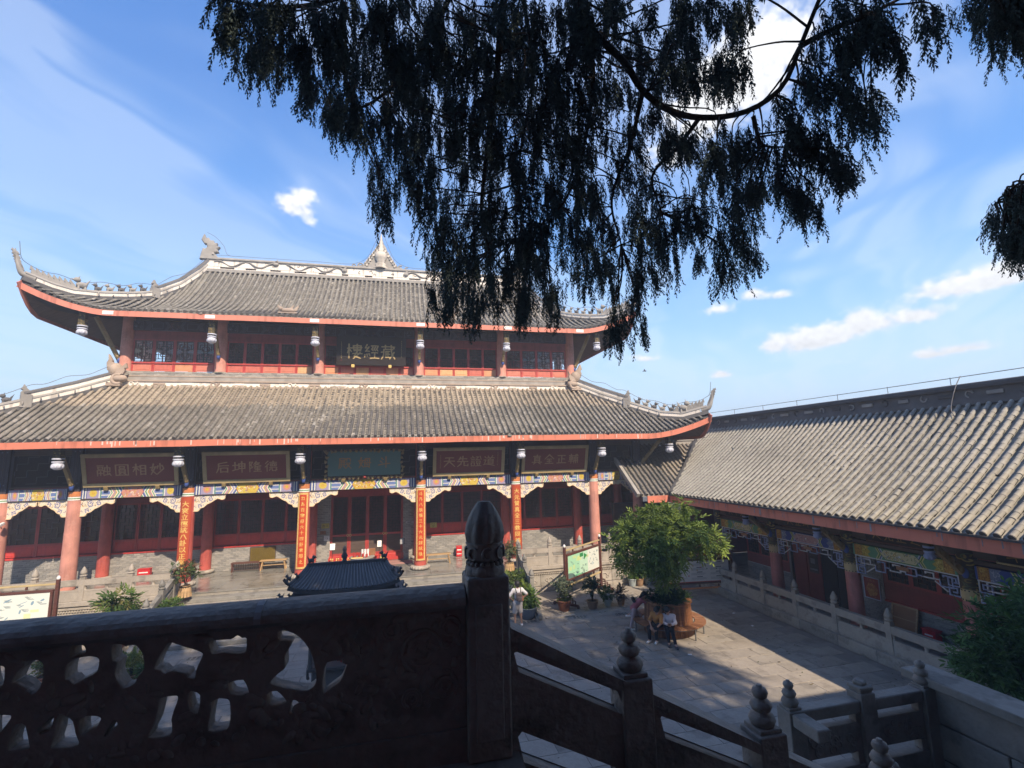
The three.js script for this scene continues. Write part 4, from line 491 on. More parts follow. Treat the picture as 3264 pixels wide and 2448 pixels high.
  for (const i of bayList) { const a = i === 0 ? -17 : COLX[i] + .2, b = i === 6 ? 14 : COLX[i + 1] - .2, n = i === 0 || i === 6 ? 3 : 4, w = (b - a) / n;
    mesh('brick_bed', span(a, b, PLAT, yS - .02, ZW - .2, ZW + .08), M.mortar, lo); brickRun(bl, 'x', a, b, PLAT + .01, yS - .02, ZW + .085); mesh('sill', rspan(a, b, yS - .02, yS + .06, ZW - .1, ZW + .13, .015), M.redBright, lo);
    for (let k = 0; k < n; k++) panel(lo, a + k * w, w, yS + .06, 2.82, 4.5, ZW, 'fine', M.redBright, { stile: M.redPaint, lattice: M.lattice }); mesh('transom', [span(a, b, 4.5, 4.72, ZW - .05, ZW + .06), span(a, b, 4.72, 7.4, ZW - .05, ZW)], M.redDark, lo); }
  for (const [a, b] of [[-3.9, -3.27], [.32, .9]]) { mesh('brick_bed', span(a, b, PLAT, 4.7, ZW - .2, ZW + .08), M.mortar, lo); brickRun(bl, 'x', a, b, PLAT + .01, 4.7, ZW + .085); }
  bricks(bl, lo, V(-2, 1.5, -26), 290);
  const dw = [-3.25, -2.4, -2.07, -1.2, -.87, .05, .3];
  for (let k = 0; k < 4; k++) { const a = -3.24 + k * .885; const d = sub('door', lo); mesh('leaf_frame', [span(a, a + .09, 1.5, 4.5, ZW - .04, ZW + .04), span(a + .795, a + .885, 1.5, 4.5, ZW - .04, ZW + .04), span(a + .09, a + .795, 1.5, 1.62, ZW - .035, ZW + .035), span(a + .09, a + .795, 2.45, 2.55, ZW - .035, ZW + .035), span(a + .09, a + .795, 4.4, 4.5, ZW - .035, ZW + .035)], M.redPaint, d); mesh('leaf_panel', span(a + .09, a + .795, 1.62, 2.45, ZW - .015, ZW + .01), M.darkWood, d); const l = new THREE.Mesh(metric(fretGeo(.7, 1.84, 'fine')), M.lattice); l.name = 'lattice'; l.position.set(a + .4425, 3.475, ZW); d.add(l); mesh('knocker', place(new THREE.TorusGeometry(.05, .012, 5, 12), a + (k % 2 ? .06 : .82), 2.5, ZW + .05), M.goldBright, d); }
  mesh('door_frame', [span(-3.36, -3.24, PLAT, 4.72, ZW - .06, ZW + .07), span(.3, .42, PLAT, 4.72, ZW - .06, ZW + .07), span(-3.36, .42, 4.5, 4.74, ZW - .06, ZW + .065), span(-3.9, .95, 4.74, 7.4, ZW - .05, ZW)], M.redPaint, lo); mesh('threshold', rspan(-3.3, .36, PLAT, 1.5, ZW - .08, ZW + .12, .02), M.redBright, lo);
  mesh('core_walls', [span(-17, 14, PLAT, 10.4, -35, -34.7), span(-17.1, -16.9, PLAT, 7.4, -35, -26.7), span(13.9, 14.1, PLAT, 7.4, -35, -26.7), span(-13, 10, 7.3, 10.45, -26.98, -26.75)], M.redDark, lo); mesh('interior_ceiling', span(-17, 14, 7.35, 7.45, -34.8, -24.2), M.soffit, lo); mesh('interior_floor', span(-16.9, 13.9, PLAT - .3, PLAT + .003, -34.7, -26.9), M.darkWood, lo);
}
function bracketEdge() { return M.edgeCream || (M.edgeCream = std([.70, .55, .36], .7)); }
{ // ---- stone platform with polished floor slabs
  const pf = thing('hall_platform', 'raised stone platform with carved face and polished floor under the hall', 'platform');
  const zf = -22.9; mesh('core', [span(-18, 14.6, 0, PLAT - .05, -35.5, zf - .06)], M.stone, pf);
  // face: courses of pale blocks with rope moulding
  reseed(33); const faceM = [M.stonePale, M.stone, M.stonePale]; for (const [a, b] of [[-18, -8.75], [5.75, 14.6]]) { let x = a; while (x < b - .05) { const w = Math.min(rr(.75, 1.15), b - x); mesh('face_block', rspan(x + .006, x + w - .006, .24, .74, zf - .07, zf - .01 + rr(-.004, .004), .012), faceM[rnd() * 3 | 0], pf); mesh('face_block', rspan(x + .006, x + w - .006, .0, .22, zf - .07, zf + .05, .012), faceM[rnd() * 3 | 0], pf); if (w > .6 && rnd() > .35) mesh('cloud_relief', [place(new THREE.TorusGeometry(.13, .03, 6, 16, 5), x + w / 2, .48, zf - .005), place(new THREE.TorusGeometry(.06, .025, 6, 12, 5), x + w / 2 + .16, .44, zf - .005), place(new THREE.TorusGeometry(.06, .025, 6, 12, 5), x + w / 2 - .17, .52, zf - .005)], M.stonePale, pf); x += w; }
    const rope = []; for (let q = a + .05; q < b; q += .09) rope.push(ball(.04, q, .8, zf + .015, [.8, 1.2, .8], 6)); mesh('rope_moulding', [span(a, b, .75, .86, zf - .08, zf + .005), ...rope], M.stonePale, pf); mesh('cornice', [rspan(a, b, .86, 1.0, zf - .08, zf + .06, .02), rspan(a, b, 1.0, PLAT, zf - .4, zf + .12, .02)], M.stonePale, pf); }
  mesh('stair_top_face', [span(-8.75, 5.75, 0, PLAT - .05, zf - .1, zf + .02)], M.stone, pf);
  const slab = [M.polished, M.polishedB]; for (let r = 0; r < 6; r++) for (let c = 0; c < 30; c++) { const x = -17.9 + c * 1.08, z = -26.75 + r * .65; mesh('floor_slab', rspan(x, x + 1.074, PLAT - .05, PLAT + (hash2(c, r) - .5) * .001, z, Math.min(z + .645, zf + .1), .004), slab[(hash2(c, r * 7) * 2) | 0], pf); }
  // flight of steps
  const st = thing('stone_steps', 'wide grey stone steps leading up to the hall platform', 'steps'); for (let k = 0; k < 7; k++) { const z1 = -22.8 + (7 - k) * .42; mesh('step', rspan(-8.35, 5.35, k * .146, k * .146 + .146, -22.85, z1, .018), k % 2 ? M.stone : M.stoneGrey, st); }
}

// ================================================================ name boards, couplet boards
function inscribed(chars, bg, ink, w = 896, h = 336, o = {}) { return canvasTex(w, h, (g) => { reseed(100 + chars.length); g.fillStyle = bg; g.fillRect(0, 0, w, h); for (let i = 0; i < 500; i++) { g.fillStyle = 'rgba(0,0,0,.05)'; g.fillRect(rr(0, w), rr(0, h), rr(2, 30), 2); } const n = chars.length, s = o.size || h * .42, gap = (w * (o.spread || .8)) / n; [...chars].forEach((c, i) => brush(g, c, w / 2 + (i - (n - 1) / 2) * gap - s / 2, (h - s) / 2 + (o.dy || 0), s, ink, o.lw || 1.15)); if (o.notes) { dots(g, w * .06, h * .2, w * .018, h * .6, 9, ink); dots(g, w * .925, h * .12, w * .018, h * .6, 9, ink); } if (o.seal) { g.fillStyle = '#8a2f2a'; g.fillRect(w * .06, h * .82, 12, 12); } }); }
function nameBoard(x, y, z, w, h, lean, t, frame, label, o = {}) {
  const b = thing('name_board', label, 'name board', [x, y, z], 0, null); b.rotation.x = lean; const f = o.fw ?? .16;
  const g = printBox(w - 2 * f + .04, h - 2 * f + .04, .05); mesh('face', place(g, 0, h / 2, 0), std([.72, .72, .72], .5, { map: t }), b, true);
  if (o.carved) { reseed(121); mesh('frame', [span(-w / 2 + .05, w / 2 - .05, 0, .1, -.04, .03), span(-w / 2 + .05, w / 2 - .05, h - .1, h, -.04, .03)], M.darkWood, b); const n = 46; for (let i = 0; i < n; i++) { const t2 = i / n * 2 * (w + h); let px, py; if (t2 < w) { px = -w / 2 + t2; py = .07; } else if (t2 < w + h) { px = w / 2 - .07; py = t2 - w; } else if (t2 < 2 * w + h) { px = w / 2 - (t2 - w - h); py = h - .07; } else { px = -w / 2 + .07; py = h - (t2 - 2 * w - h); } mesh('gilt_scroll', [place(flame(rr(.1, .17), rr(.04, .06), rr(-.06, .06), .05), px, py - .08, .04, 0, 0, rr(-1.5, 1.5)), ball(.035, px, py, .06, 1, 6)], M.goldDull, b); } mesh('sun_boss', ball(.08, 0, .08, .06, 1, 10), M.redPaint, b); }
  else if (frame) mesh('frame', [rspan(-w / 2, w / 2, 0, f, -.03, .06, .02), rspan(-w / 2, w / 2, h - f, h, -.03, .06, .02), rspan(-w / 2, -w / 2 + f, f, h - f, -.03, .058, .02), rspan(w / 2 - f, w / 2, f, h - f, -.03, .058, .02)], frame, b);
  for (const s of [-1, 1]) mesh('foot', rbox(.16, .16, .16, s * w * .27, -.06, 0, .02), o.foot || M.goldDull, b); return b;
}
const bz = -23.86;
nameBoard(-10.84, 5.42, bz, 3.5, 1.42, .30, inscribed('融圓相妙', '#985048', '#d8b083'), M.gold, 'dull red name board in a gold frame above the squat red fire box');
nameBoard(-6.42, 5.42, bz, 3.5, 1.42, .30, inscribed('后坤隆德', '#985048', '#d8b083'), M.gold, 'dull red name board in a gold frame above the gold wall plaque');
nameBoard(-1.47, 5.45, bz, 3.5, 1.42, .30, inscribed('殿姆斗', '#628d8b', '#c0925f', 896, 336, { size: 150, spread: .8, dy: -8 }), null, 'blue-green name board with carved gilt dragon frame over the doors', { fw: .15, carved: true });
nameBoard(3.4, 5.42, bz, 3.5, 1.42, .30, inscribed('天先證道', '#985048', '#d8b083', 896, 336, { notes: true, size: 150 }), M.gold, 'dull red name board in a gold frame above the small yellow notice');
nameBoard(7.78, 5.42, bz, 3.5, 1.42, .30, inscribed('真全正輔', '#985048', '#dcb484'), M.gold, 'dull red name board in a gold frame, next to the side gallery');
nameBoard(-1.4, 11.27, -26.42, 3.52, 1.5, .12, inscribed('樓經藏', '#2b2320', '#cdb681', 896, 384, { size: 190, spread: .72, dy: 12, notes: true, seal: true }), null, 'black name board with three gold characters on the upper storey', { fw: 0, foot: M.goldBright });
function couplet(x, chars, label, fancy, group) {
  const t = canvasTex(96, 800, (g, w, h) => { reseed(130); g.fillStyle = fancy ? '#e8c27a' : '#c2552f'; g.fillRect(0, 0, w, h); if (fancy) { for (let i = 0; i < 300; i++) { g.fillStyle = ['#c99245', '#f2dfae', '#b8803c'][i % 3]; g.fillRect(rr(0, 1) > .5 ? rr(0, 14) : rr(82, 96), rr(0, h), rr(2, 6), rr(2, 6)); } g.fillStyle = '#cf4a22'; g.fillRect(14, 20, w - 28, h - 40); } const n = chars.length, s = fancy ? 42 : 58, m = fancy ? 40 : 46; [...chars].forEach((c, i) => brush(g, c, (w - s) / 2, m + i * (h - 2 * m + 8) / n, s * .96, '#f0d27a', fancy ? 1.1 : 1.25)); });
  const b = thing('couplet_board', label, 'couplet board', [x, 1.6, ZC], 0, group); const R = .315, a = fancy ? .66 : .74, n = 10;
  const face = sheet(n, 1, (u, v) => { const q = (u - .5) * 2 * a; return V(Math.sin(q) * R, v * 3.28, Math.cos(q) * R); }); const uv = face.attributes.uv, p = face.attributes.position; for (let i = 0; i < p.count; i++) uv.setXY(i, (Math.atan2(p.getX(i), p.getZ(i)) / a + 1) / 2, p.getY(i) / 3.28);
  mesh('face', face, std([.82, .82, .82], .5, { map: t }), b, true); mesh('back', sheet(n, 1, (u, v) => { const q = (u - .5) * 2 * a; return V(Math.sin(q) * (R - .02), v * 3.28, Math.cos(q) * (R - .02)); }), M.woodBrown, b); mesh('edge', [-1, 1].map((s) => box(.02, 3.28, .022, Math.sin(s * a) * (R - .008), 1.64, Math.cos(a) * (R - .008), 0, s * a, 0)), fancy ? M.goldBright : M.redPaint, b);
}
couplet(COLX[2], '大寰立極統八卦以正星教', 'plain orange couplet board on the column behind the square slatted planter', false);
couplet(COLX[3], '炁為百物母六十四卦率思之', 'gold-bordered orange couplet board on the column nearest the exit sign', true);
couplet(COLX[4], '斗乃八辰樞三十六元歸統後', 'gold-bordered orange couplet board on the column next to the strip notice', true);
couplet(COLX[5], '大元贊真全三教同福源', 'plain orange couplet board on the column behind the slatted tub', false);

// ================================================================ stone balustrades
const budPts = [[.0, .34], [.02, .33], [.05, .27], [.085, .2], [.1, .14], [.085, .1], [.06, .085], [.098, .07], [.105, .04], [.09, .02], [.07, 0]].map(([r, y]) => [r, y]).reverse();
function post(parent, x, y, z, h, m, w = .17, fin = 1) { const p = sub('post', parent); mesh('shaft', [rbox(w, h, w, x, y + h / 2, z, .012)], m, p); mesh('finial', lathe(budPts.map(([r, q]) => [r * fin, q * fin]), x, y + h, z, 16), m, p); return p; }
// a run between two base points that may slope; posts at the given fractions
function balustrade(name, label, a, b, marks, m, o = {}) {
  const g = thing(name, label, 'balustrade', [0, 0, 0], 0, o.group), d = V().subVectors(b, a), L = d.length(), H = o.h || .78, t = .11;
  const at = (f, up = 0) => a.clone().lerp(b, f).add(V(0, up, 0)); marks.forEach((f, i) => { if (!(o.skip || []).includes(i)) { const q = at(f); post(g, q.x, q.y - .02, q.z, H + .12, m, .18, o.fin || 1.15); } });
  for (let i = 0; i < marks.length - 1; i++) { const e = .085 / L, f0 = marks[i] + e, f1 = marks[i + 1] - e; if (f1 - f0 < .02) continue; const seg = (y0, y1, w, ff0 = f0, ff1 = f1) => { const p = at(ff0, (y0 + y1) / 2), q = at(ff1, (y0 + y1) / 2); return bar(p, q, w, y1 - y0); };
    const panelG = sub('panel', g); mesh('slab', [seg(0, H * .52, t)], m, panelG); mesh('slab_border', [seg(.02, .06, t + .02), seg(H * .46, H * .5, t + .02)], m, panelG); mesh('rail', [seg(H * .74, H, t + .05), seg(H * .71, H * .74, t + .02)], m, panelG);
    const k = o.n || 2; for (let j = 0; j <= k; j++) { const q = at(lerp(f0, f1, j / k), H * .52), hh = H * .2; mesh('vase', [lathe([[.07, 0], [.045, hh * .3], [.06, hh * .5], [.045, hh * .7], [.075, hh]], q.x, q.y, q.z, 10), place(rbox(j === 0 || j === k ? .1 : .26, .04, t, 0, 0, 0, .015), q.x, q.y + hh - .02, q.z, 0, Math.atan2(-d.z, d.x), 0)], m, panelG); } }
  return g;
}
const platY = PLAT;
{
  const xs = [5.55, 7.1, 8.62, 10.17, 11.75, 13.3, 14.55], A = V(5.55, platY, -22.92), B = V(14.55, platY, -22.92); balustrade('stone_balustrade', 'pale stone balustrade on the platform beside the planter tree', A, B, xs.map((x) => (x - 5.55) / 9), M.stonePale);
  const xl = [-17.9, -16.4, -14.9, -13.35, -11.78, -10.18, -8.58], A2 = V(-17.9, platY, -22.92), B2 = V(-8.58, platY, -22.92); balustrade('stone_balustrade', 'pale stone balustrade on the platform behind the slim potted shrub', A2, B2, xl.map((x) => (x + 17.9) / 9.32), M.stonePale);
  for (const [x, lab] of [[5.45, 'weathered stone stair balustrade beside the standing visitor'], [-8.45, 'weathered stone stair balustrade beside a couplet column and square planter']]) { const g = balustrade('stair_balustrade', lab, V(x, platY - .02, -22.3), V(x, .42, -20.25), [0, .46, 1], M.stoneGrey, { n: 1, fin: 1.1 });
    const sc = [[-20.15, .02], [-20.15, 1.0], [-19.95, .98], [-19.8, .84], [-19.72, .66], [-19.6, .6], [-19.5, .5], [-19.47, .36], [-19.35, .3], [-19.25, .2], [-19.1, .16], [-19.08, .02]].map(([z, y]) => [-z, y]); const s = outline(sc, .16, .015).rotateY(Math.PI / 2).translate(x, 0, 0); mesh('drum_scroll', s, M.stoneGrey, g); mesh('stringer', [outline([[19.1, 0], [22.8, 0], [22.8, platY], [22.4, platY], [19.25, .12]], .3).rotateY(Math.PI / 2).translate(x, 0, 0)], M.stoneGrey, g); }
  const kb = rspan(5.7, 6.9, -.01, .05, -19.25, -19.13, .01); tag(mesh('stone_kerb', kb, M.stonePale), 'low stone kerb strip by the foot of the stair scroll', 'kerb');
}

// ================================================================ side gallery
const gal = thing('side_gallery', 'long single-storey gallery with a grey tiled roof along the courtyard', 'gallery');
const GZ = [-20.9, -17.45, -14.0, -10.45, -6.9], GX = 14.95, GF = .34;
{
  const surf = (z, f) => { const x = lerp(12.98, 17.5, f); return V(x, 4.28 + 3.4 * (.8 * f + .2 * f * f), z); }, rf = sub('roof', gal), rows = [], pans = [], z0 = -26.6, z1 = -3.5;
  const valley = (z) => clamp((-21.75 - z) / 3.6); // the far end is cut by the valley of the linking roof
  const rowAt = (z) => { const v = valley(z); if (v > .96) return null; const r = []; for (let i = 0; i <= 10; i++) r.push(surf(z, lerp(v, 1, i / 10))); r.lat = V(0, 0, 1); return r; };
  for (let z = z1; z > z0; z -= .27) { const r = rowAt(z), q = rowAt(z - .135); if (r) rows.push(r); if (q) pans.push(q); }
  reseed(51); const c = new THREE.Color(), tint = (p) => { const n = fbm(p.z * .5 + 3, p.x * .7, 4), v = hash2(p.x * 91 | 0, p.z * 57 | 0), k = .78 + .45 * n + .2 * (v - .5); return c.setRGB(.43 * k, .425 * k, .385 * k); };
  const gt = [[.45, .435, .375], [.41, .395, .345], [.50, .48, .41], [.43, .415, .36]].map((q) => std(q, .8, { map: grainTex })); tileRoof(rf, rows, pans, 290, V(10, 5, -8), gt, tint);
  mesh('roof_deck', sheet(2, 10, (u, v) => surf(lerp(z1, z0, u), v).add(V(.02, -.04, 0))), M.tileDark, rf); mesh('back_slope', sheet(2, 6, (u, v) => V(lerp(17.5, 22, v), lerp(7.68, 4.3, v), lerp(z1, z0, u))), M.tileDark, rf);
  mesh('soffit', sheet(2, 6, (u, v) => surf(lerp(z1, -21.7, u), .01 + v * .9).add(V(.05, -.2, 0))), M.soffit, rf);
  mesh('fascia_board', span(12.93, 12.98, 3.9, 4.24, -21.8, z1), M.fasciaLow, rf); reseed(52); for (let i = 0; i < 34; i++) { const z = rr(-20, -5), h = rr(.08, .28), w = rr(.012, rnd() > .85 ? .09 : .03); mesh('lime_drip', box(.004, h, w, 12.924, 4.2 - h / 2, z), M.paleChip, rf); }
  mesh('gutter_lip', span(12.86, 12.99, 4.22, 4.27, -21.8, z1), M.tileDark, rf);
  const raf = []; for (let z = z1 - .2; z > -21.6; z -= .27) { const a = surf(z, .02), b = surf(z, .5); a.y -= .22; b.y -= .24; raf.push(bar(a, b, .07, .09)); } mesh('rafters', raf, M.rafter, rf).userData.kind = 'stuff';
  const rd = sub('ridge', gal); mesh('ridge_wall', [span(17.25, 17.75, 7.55, 7.72, z0, z1), span(17.34, 17.66, 7.72, 8.05, z0, z1)], M.ridgeDark, rd); mesh('ridge_cap', [span(17.22, 17.78, 8.05, 8.13, z0, z1), place(cyl(.1, .1, z1 - z0, 0, 0, 0, 8), 17.5, 8.15, z0, Math.PI / 2)], M.tileDark, rd);
  reseed(53); for (let i = 0; i < 34; i++) { const z = lerp(z0, z1, (i + .5) / 34); mesh('ridge_relief', i % 2 ? rbox(.05, .12, rr(.2, .5), 17.32, 7.88, z, .02) : place(new THREE.TorusGeometry(.1, .03, 5, 10, 4.5), 17.33, 7.88, z, 0, Math.PI / 2, rr(0, 6)), i % 3 ? M.ridgeGrey : M.tileDark, rd); }
  mesh('lightning_wire', [tube([[17.5, 8.5, z0], [17.5, 8.47, -15], [17.5, 8.5, z1]], .012, 20, 5), ...Array.from({ length: 12 }, (_, i) => cyl(.01, .01, .3, 17.5, 8.2, lerp(z0, z1, i / 11), 5)), tube([[17.5, 8.5, -11.6], [17.2, 8.1, -11.6], [16.9, 7.4, -11.6], [16.8, 7.2, -11.45]], .014, 12, 5)], M.wire, rd);
  // linking roof at the far end
  const ln = sub('linking_roof', gal), ls = (x, f) => V(x, 4.28 + 2.5 * f, lerp(-21.8, -25.3, f)), lr = [], lp = []; const lrow = (x) => { const f1 = 1, r = []; const cut = clamp((x - 12.98) / 4.5); if (cut > .8) return null; for (let i = 0; i <= 8; i++) r.push(ls(x, lerp(cut * 1.25, f1, i / 8))); r.lat = V(1, 0, 0); return r; };
  for (let x = 11.45; x < 16.6; x += .27) { const r = lrow(x), q = lrow(x + .135); if (r) lr.push(r); if (q) lp.push(q); } tileRoof(ln, lr, lp, 100, V(10, 5, -20), M.tile, (p) => { const k = .8 + .4 * fbm(p.x, p.z, 3); return c.setRGB(.36 * k, .325 * k, .27 * k); });
  mesh('roof_deck', sheet(4, 6, (u, v) => ls(lerp(11.3, 16.9, u), v).add(V(0, -.05, 0))), M.tileDark, ln); mesh('fascia_board', span(11.75, 12.95, 3.92, 4.24, -21.8, -21.75), M.fasciaLow, ln); mesh('ridge', [span(11.4, 17, 6.74, 6.95, -25.45, -25.2), span(11.4, 17, 6.95, 7.02, -25.5, -25.15)], M.ridgeGrey, ln); mesh('verge', sweep([ls(11.3, 0), ls(11.3, .3), ls(11.3, .6), ls(11.3, 1)], [[-.08, -.1], [.08, -.1], [.08, .1], [-.08, .1]]), M.ridgeGrey, ln);
  const vp = []; for (let i = 0; i <= 10; i++) { const f = i / 10 * .8; vp.push(V(lerp(12.98, 17.5, f), surf(0, f).y + .06, -21.75 - 3.6 * f)); } mesh('valley_tiles', sweep(vp, [[-.09, 0], [.09, 0], [.06, .09], [-.06, .09]]), M.tileDark, ln);
  mesh('link_wall', [span(11.6, 14.9, 0, 3.6, -25.6, -25.3), span(11.5, 12.95, 3.3, 3.7, -22.2, -21.95)], M.darkWood, ln);
  // platform, columns, beams, hanging fretwork
  const bd = sub('base', gal); reseed(54); let z = -21.6; while (z < -8.95) { const w = Math.min(rr(.9, 1.6), -8.9 - z); mesh('base_block', rspan(13.92 + rr(0, .012), 14.4, 0, GF, z + .006, z + w - .006, .014), rnd() > .5 ? M.stoneGrey : M.stone, bd); z += w; } mesh('floor', span(14.3, 22, 0, GF - .006, -26, -3.5), M.stoneGrey, bd);
  const gs = sub('shell', gal);
  GZ.forEach((zc, i) => { const cl = sub('column', gal); mesh('shaft', cyl(.235, .215, 1.9, GX, GF, zc, 24), M.colWine, cl); mesh('collar', [cyl(.222, .225, .3, GX, 2.22, zc, 24)], M.gold, cl); const b = []; for (let k = 0; k < 16; k++) for (const y of [2.25, 2.49]) b.push(box(.03, .03, .02, GX + .225 * Math.sin(k * .3927), y, zc + .225 * Math.cos(k * .3927), 0, k * .3927, 0)); mesh('collar_teeth', b, M.black, cl); const up = cyl(.22, .22, 1.5, GX, 2.52, zc, 24); mesh('painted_shaft', up, MP.scroll, cl, true); mesh('shaft_base', lathe([[.25, 0], [.33, .03], [.35, .09], [.25, .14]], GX, GF, zc, 20), M.stoneGrey, cl); });
  for (let i = 0; i < 4; i++) { const a = GZ[i] + .22, b = GZ[i + 1] - .22, w = b - a, mid = (a + b) / 2; mesh('painted_beam', place(printBox(w, .34, .2), GX, 2.99, mid, 0, -Math.PI / 2), MP.gallery[(i + 1) % 2], gal, true); mesh('upper_beam', [span(GX - .1, GX + .1, 3.2, 3.3, a, b), span(GX - .08, GX + .12, 3.36, 4.4, a, b)], M.darkWood, gal);
    const fr = sub('hanging_fret', gal), bits = [[], []], xx = GX - .03, T = .03, Hh = (z0, z1, y, k = 0) => bits[k].push(span(xx - .02, xx + .02, y - T / 2, y + T / 2, Math.min(z0, z1) - T / 2, Math.max(z0, z1) + T / 2)), Uu = (z, y0, y1, k = 0) => bits[k].push(span(xx - .018, xx + .018, Math.min(y0, y1), Math.max(y0, y1), z - T / 2, z + T / 2));
    Hh(a, b, 2.79); for (const s of [0, 1]) { const e = s ? b : a, d = s ? -1 : 1; Uu(e + d * .015, 2.2, 2.79); for (let k = 0; k < 2; k++) { const y0 = 2.24 + k * .26; Hh(e, e + d * .3, y0, 1); Uu(e + d * .3, y0, y0 + .2, 1); Hh(e + d * .3, e + d * .1, y0 + .2, 1); Uu(e + d * .1, y0 + .2, y0 + .09, 1); Hh(e + d * .1, e + d * .2, y0 + .09, 1); } bits[0].push(bar(V(xx, 2.3, e + d * .34), V(xx, 2.52, e + d * .66), .03, .03)); }
    const nn = 6; for (let k = 0; k < nn; k++) { const c0 = a + w * (k + .75) / (nn + .5), lowk = Math.abs(k - (nn - 1) / 2) < 1 ? .1 : k % 2 ? .2 : .05, q = k % 2; Hh(c0 - .16, c0 + .16, 2.62 - lowk, q); Uu(c0 - .16, 2.62 - lowk, 2.77, q); Uu(c0 + .16, 2.62 - lowk, 2.72, q); Hh(c0 - .06, c0 + .16, 2.72, q); Uu(c0 - .06, 2.72, 2.67, q); Hh(c0 + .16, c0 + w / (nn + .5) - .16, 2.58, q); Uu(c0 + w / (nn + .5) - .16, 2.58, 2.77, q); }
    mesh('white_bars', bits[0], M.whiteFret, fr); mesh('blue_bars', bits[1], M.blueFret, fr); mesh('centre_carving', rbox(.05, .13, .4, xx, 2.66, mid, .03), M.copper, fr);
    const pl = thing('gallery_board', ['dark gilt-lettered board under the gallery eave above the notice board', 'dark gilt-lettered board under the gallery eave above the open doorway', 'dark gilt-lettered board under the gallery eave above the red poster', 'dark gold-framed board under the gallery eave beside the leafy shrub'][i], 'name board', [GX - .12, 3.34, mid], -Math.PI / 2); pl.rotation.set(0, -Math.PI / 2, 0); const inn = sub('panel', pl); inn.rotation.x = .34; mesh('board', place(printBox(1.9, .5, .05), 0, .27, 0), std([.7, .7, .7], .6, { map: galleryLetters(i) }), inn, true); mesh('rim', [span(-.99, .99, 0, .05, -.03, .04), span(-.99, .99, .5, .55, -.03, .04)], i === 3 ? M.gold : M.woodBrown, inn);
    for (const s of [-1, 1]) { const hz = mid + s * (w / 2 + .22); if (s > 0) hanger(gal, 13.7, 4.05, hz, 3.5, [V(13.8, 3.75, hz), V(GX - .2, 2.95, hz)], .62, M.blueFret); } }
  // inner wall: grey brick below, red boards, windows and a doorway
  const GW = 16.4, bl = []; mesh('brick_bed', span(GW, GW + .15, GF, 1.1, -21, -4), M.mortar, gs); mesh('wall_boards', span(GW + .02, GW + .12, 1.1, 3.6, -21, -4), M.redDark, gs); brickRun(bl, 'z', -21, -18.3, GF, 1.08, GW - .005, .26, .08); brickRun(bl, 'z', -15.2, -14.2, GF, 3.2, GW - .005, .26, .08); brickRun(bl, 'z', -14.2, -6, GF, 1.08, GW - .005, .26, .08); bricks(bl, gs, V(12, 1, -12), 200); mesh('wall_sill', rspan(GW - .03, GW + .1, 1.08, 1.15, -14.2, -5, .01), M.redPaint, gs); mesh('brick_pier', span(GW + .0, GW + .1, GF, 3.3, -15.2, -14.2), M.mortar, gs);
  mesh('end_walls', [span(16.3, 22, GF, 7, -26.3, -26.1), span(22, 22.2, 0, 4.4, -26, -3.5), span(15, 22, GF, 7, -3.7, -3.5)], M.redDark, gs);
  const win = (za, n, y0, y1, w = .8) => { for (let k = 0; k < n; k++) { const p = sub('window', gs); const a = za + k * w; mesh('window_frame', [span(GW - .03, GW + .04, y0, y1, a, a + .07), span(GW - .03, GW + .04, y0, y1, a + w - .07, a + w), span(GW - .028, GW + .04, y0, y0 + .07, a + .07, a + w - .07), span(GW - .028, GW + .04, y1 - .07, y1, a + .07, a + w - .07)], M.redPaint, p); const l = metric(fretGeo(w - .14, y1 - y0 - .14, 'fine').rotateY(Math.PI / 2).translate(GW - .01, (y0 + y1) / 2, a + w / 2)); const q = new THREE.Mesh(l, M.lattice); q.name = 'lattice'; p.add(q); mesh('backing', span(GW + .005, GW + .015, y0 + .07, y1 - .07, a + .07, a + w - .07), M.dark, p); } };  // near-black backing stands in for the unlit room behind the lattice
  win(-14.05, 4, 1.75, 2.6, .85); win(-10.4, 4, 1.75, 2.6, .85); win(-20.9, 3, 1.5, 2.6, .85);
  const dr = sub('doorway', gs); mesh('door_post', [span(GW - .12, GW + .05, GF, 3.3, -18.25, -18.1), span(GW - .12, GW + .05, GF, 3.3, -15.35, -15.2)], M.darkWood, dr); for (const a of [-18.05, -17.35, -16.65, -15.95]) mesh('leaf_or_dark_opening', [span(GW - .06, GW - .02, GF + .05, 3.0, a, a + .66)], a === -16.65 || a === -15.95 ? M.dark : M.redDark, dr); mesh('door_picture', span(GW - .075, GW - .065, 1.4, 2.2, -17.25, -16.8), M.darkWood, dr); mesh('picture_mount', [span(GW - .085, GW - .075, 1.75, 1.95, -17.15, -16.95), span(GW - .085, GW - .075, 1.5, 1.56, -17.2, -16.85)], M.paleChip, dr);  // the two near-black leaves stand in for the shade of the open doorway
  mesh('door_text_strip', [span(GW - .14, GW - .125, GF + .1, 2.4, -18.22, -18.12), span(GW - .14, GW - .125, GF + .1, 2.4, -15.32, -15.22)], M.stoneGrey, dr);
}
function galleryLetters(i) { return canvasTex(512, 128, (g, w, h) => { reseed(140 + i); g.fillStyle = i === 3 ? '#1d1c22' : '#2a211b'; g.fillRect(0, 0, w, h); const s = [['六', '十', '元', '辰'], ['大', '立', '坤', '母'], ['天', '先', '正', '之'], ['斗', '星', '八', '四']][i]; s.forEach((c, k) => brush(g, c, 60 + k * 105, 24, 78, '#a8843c', 1.2)); }); }
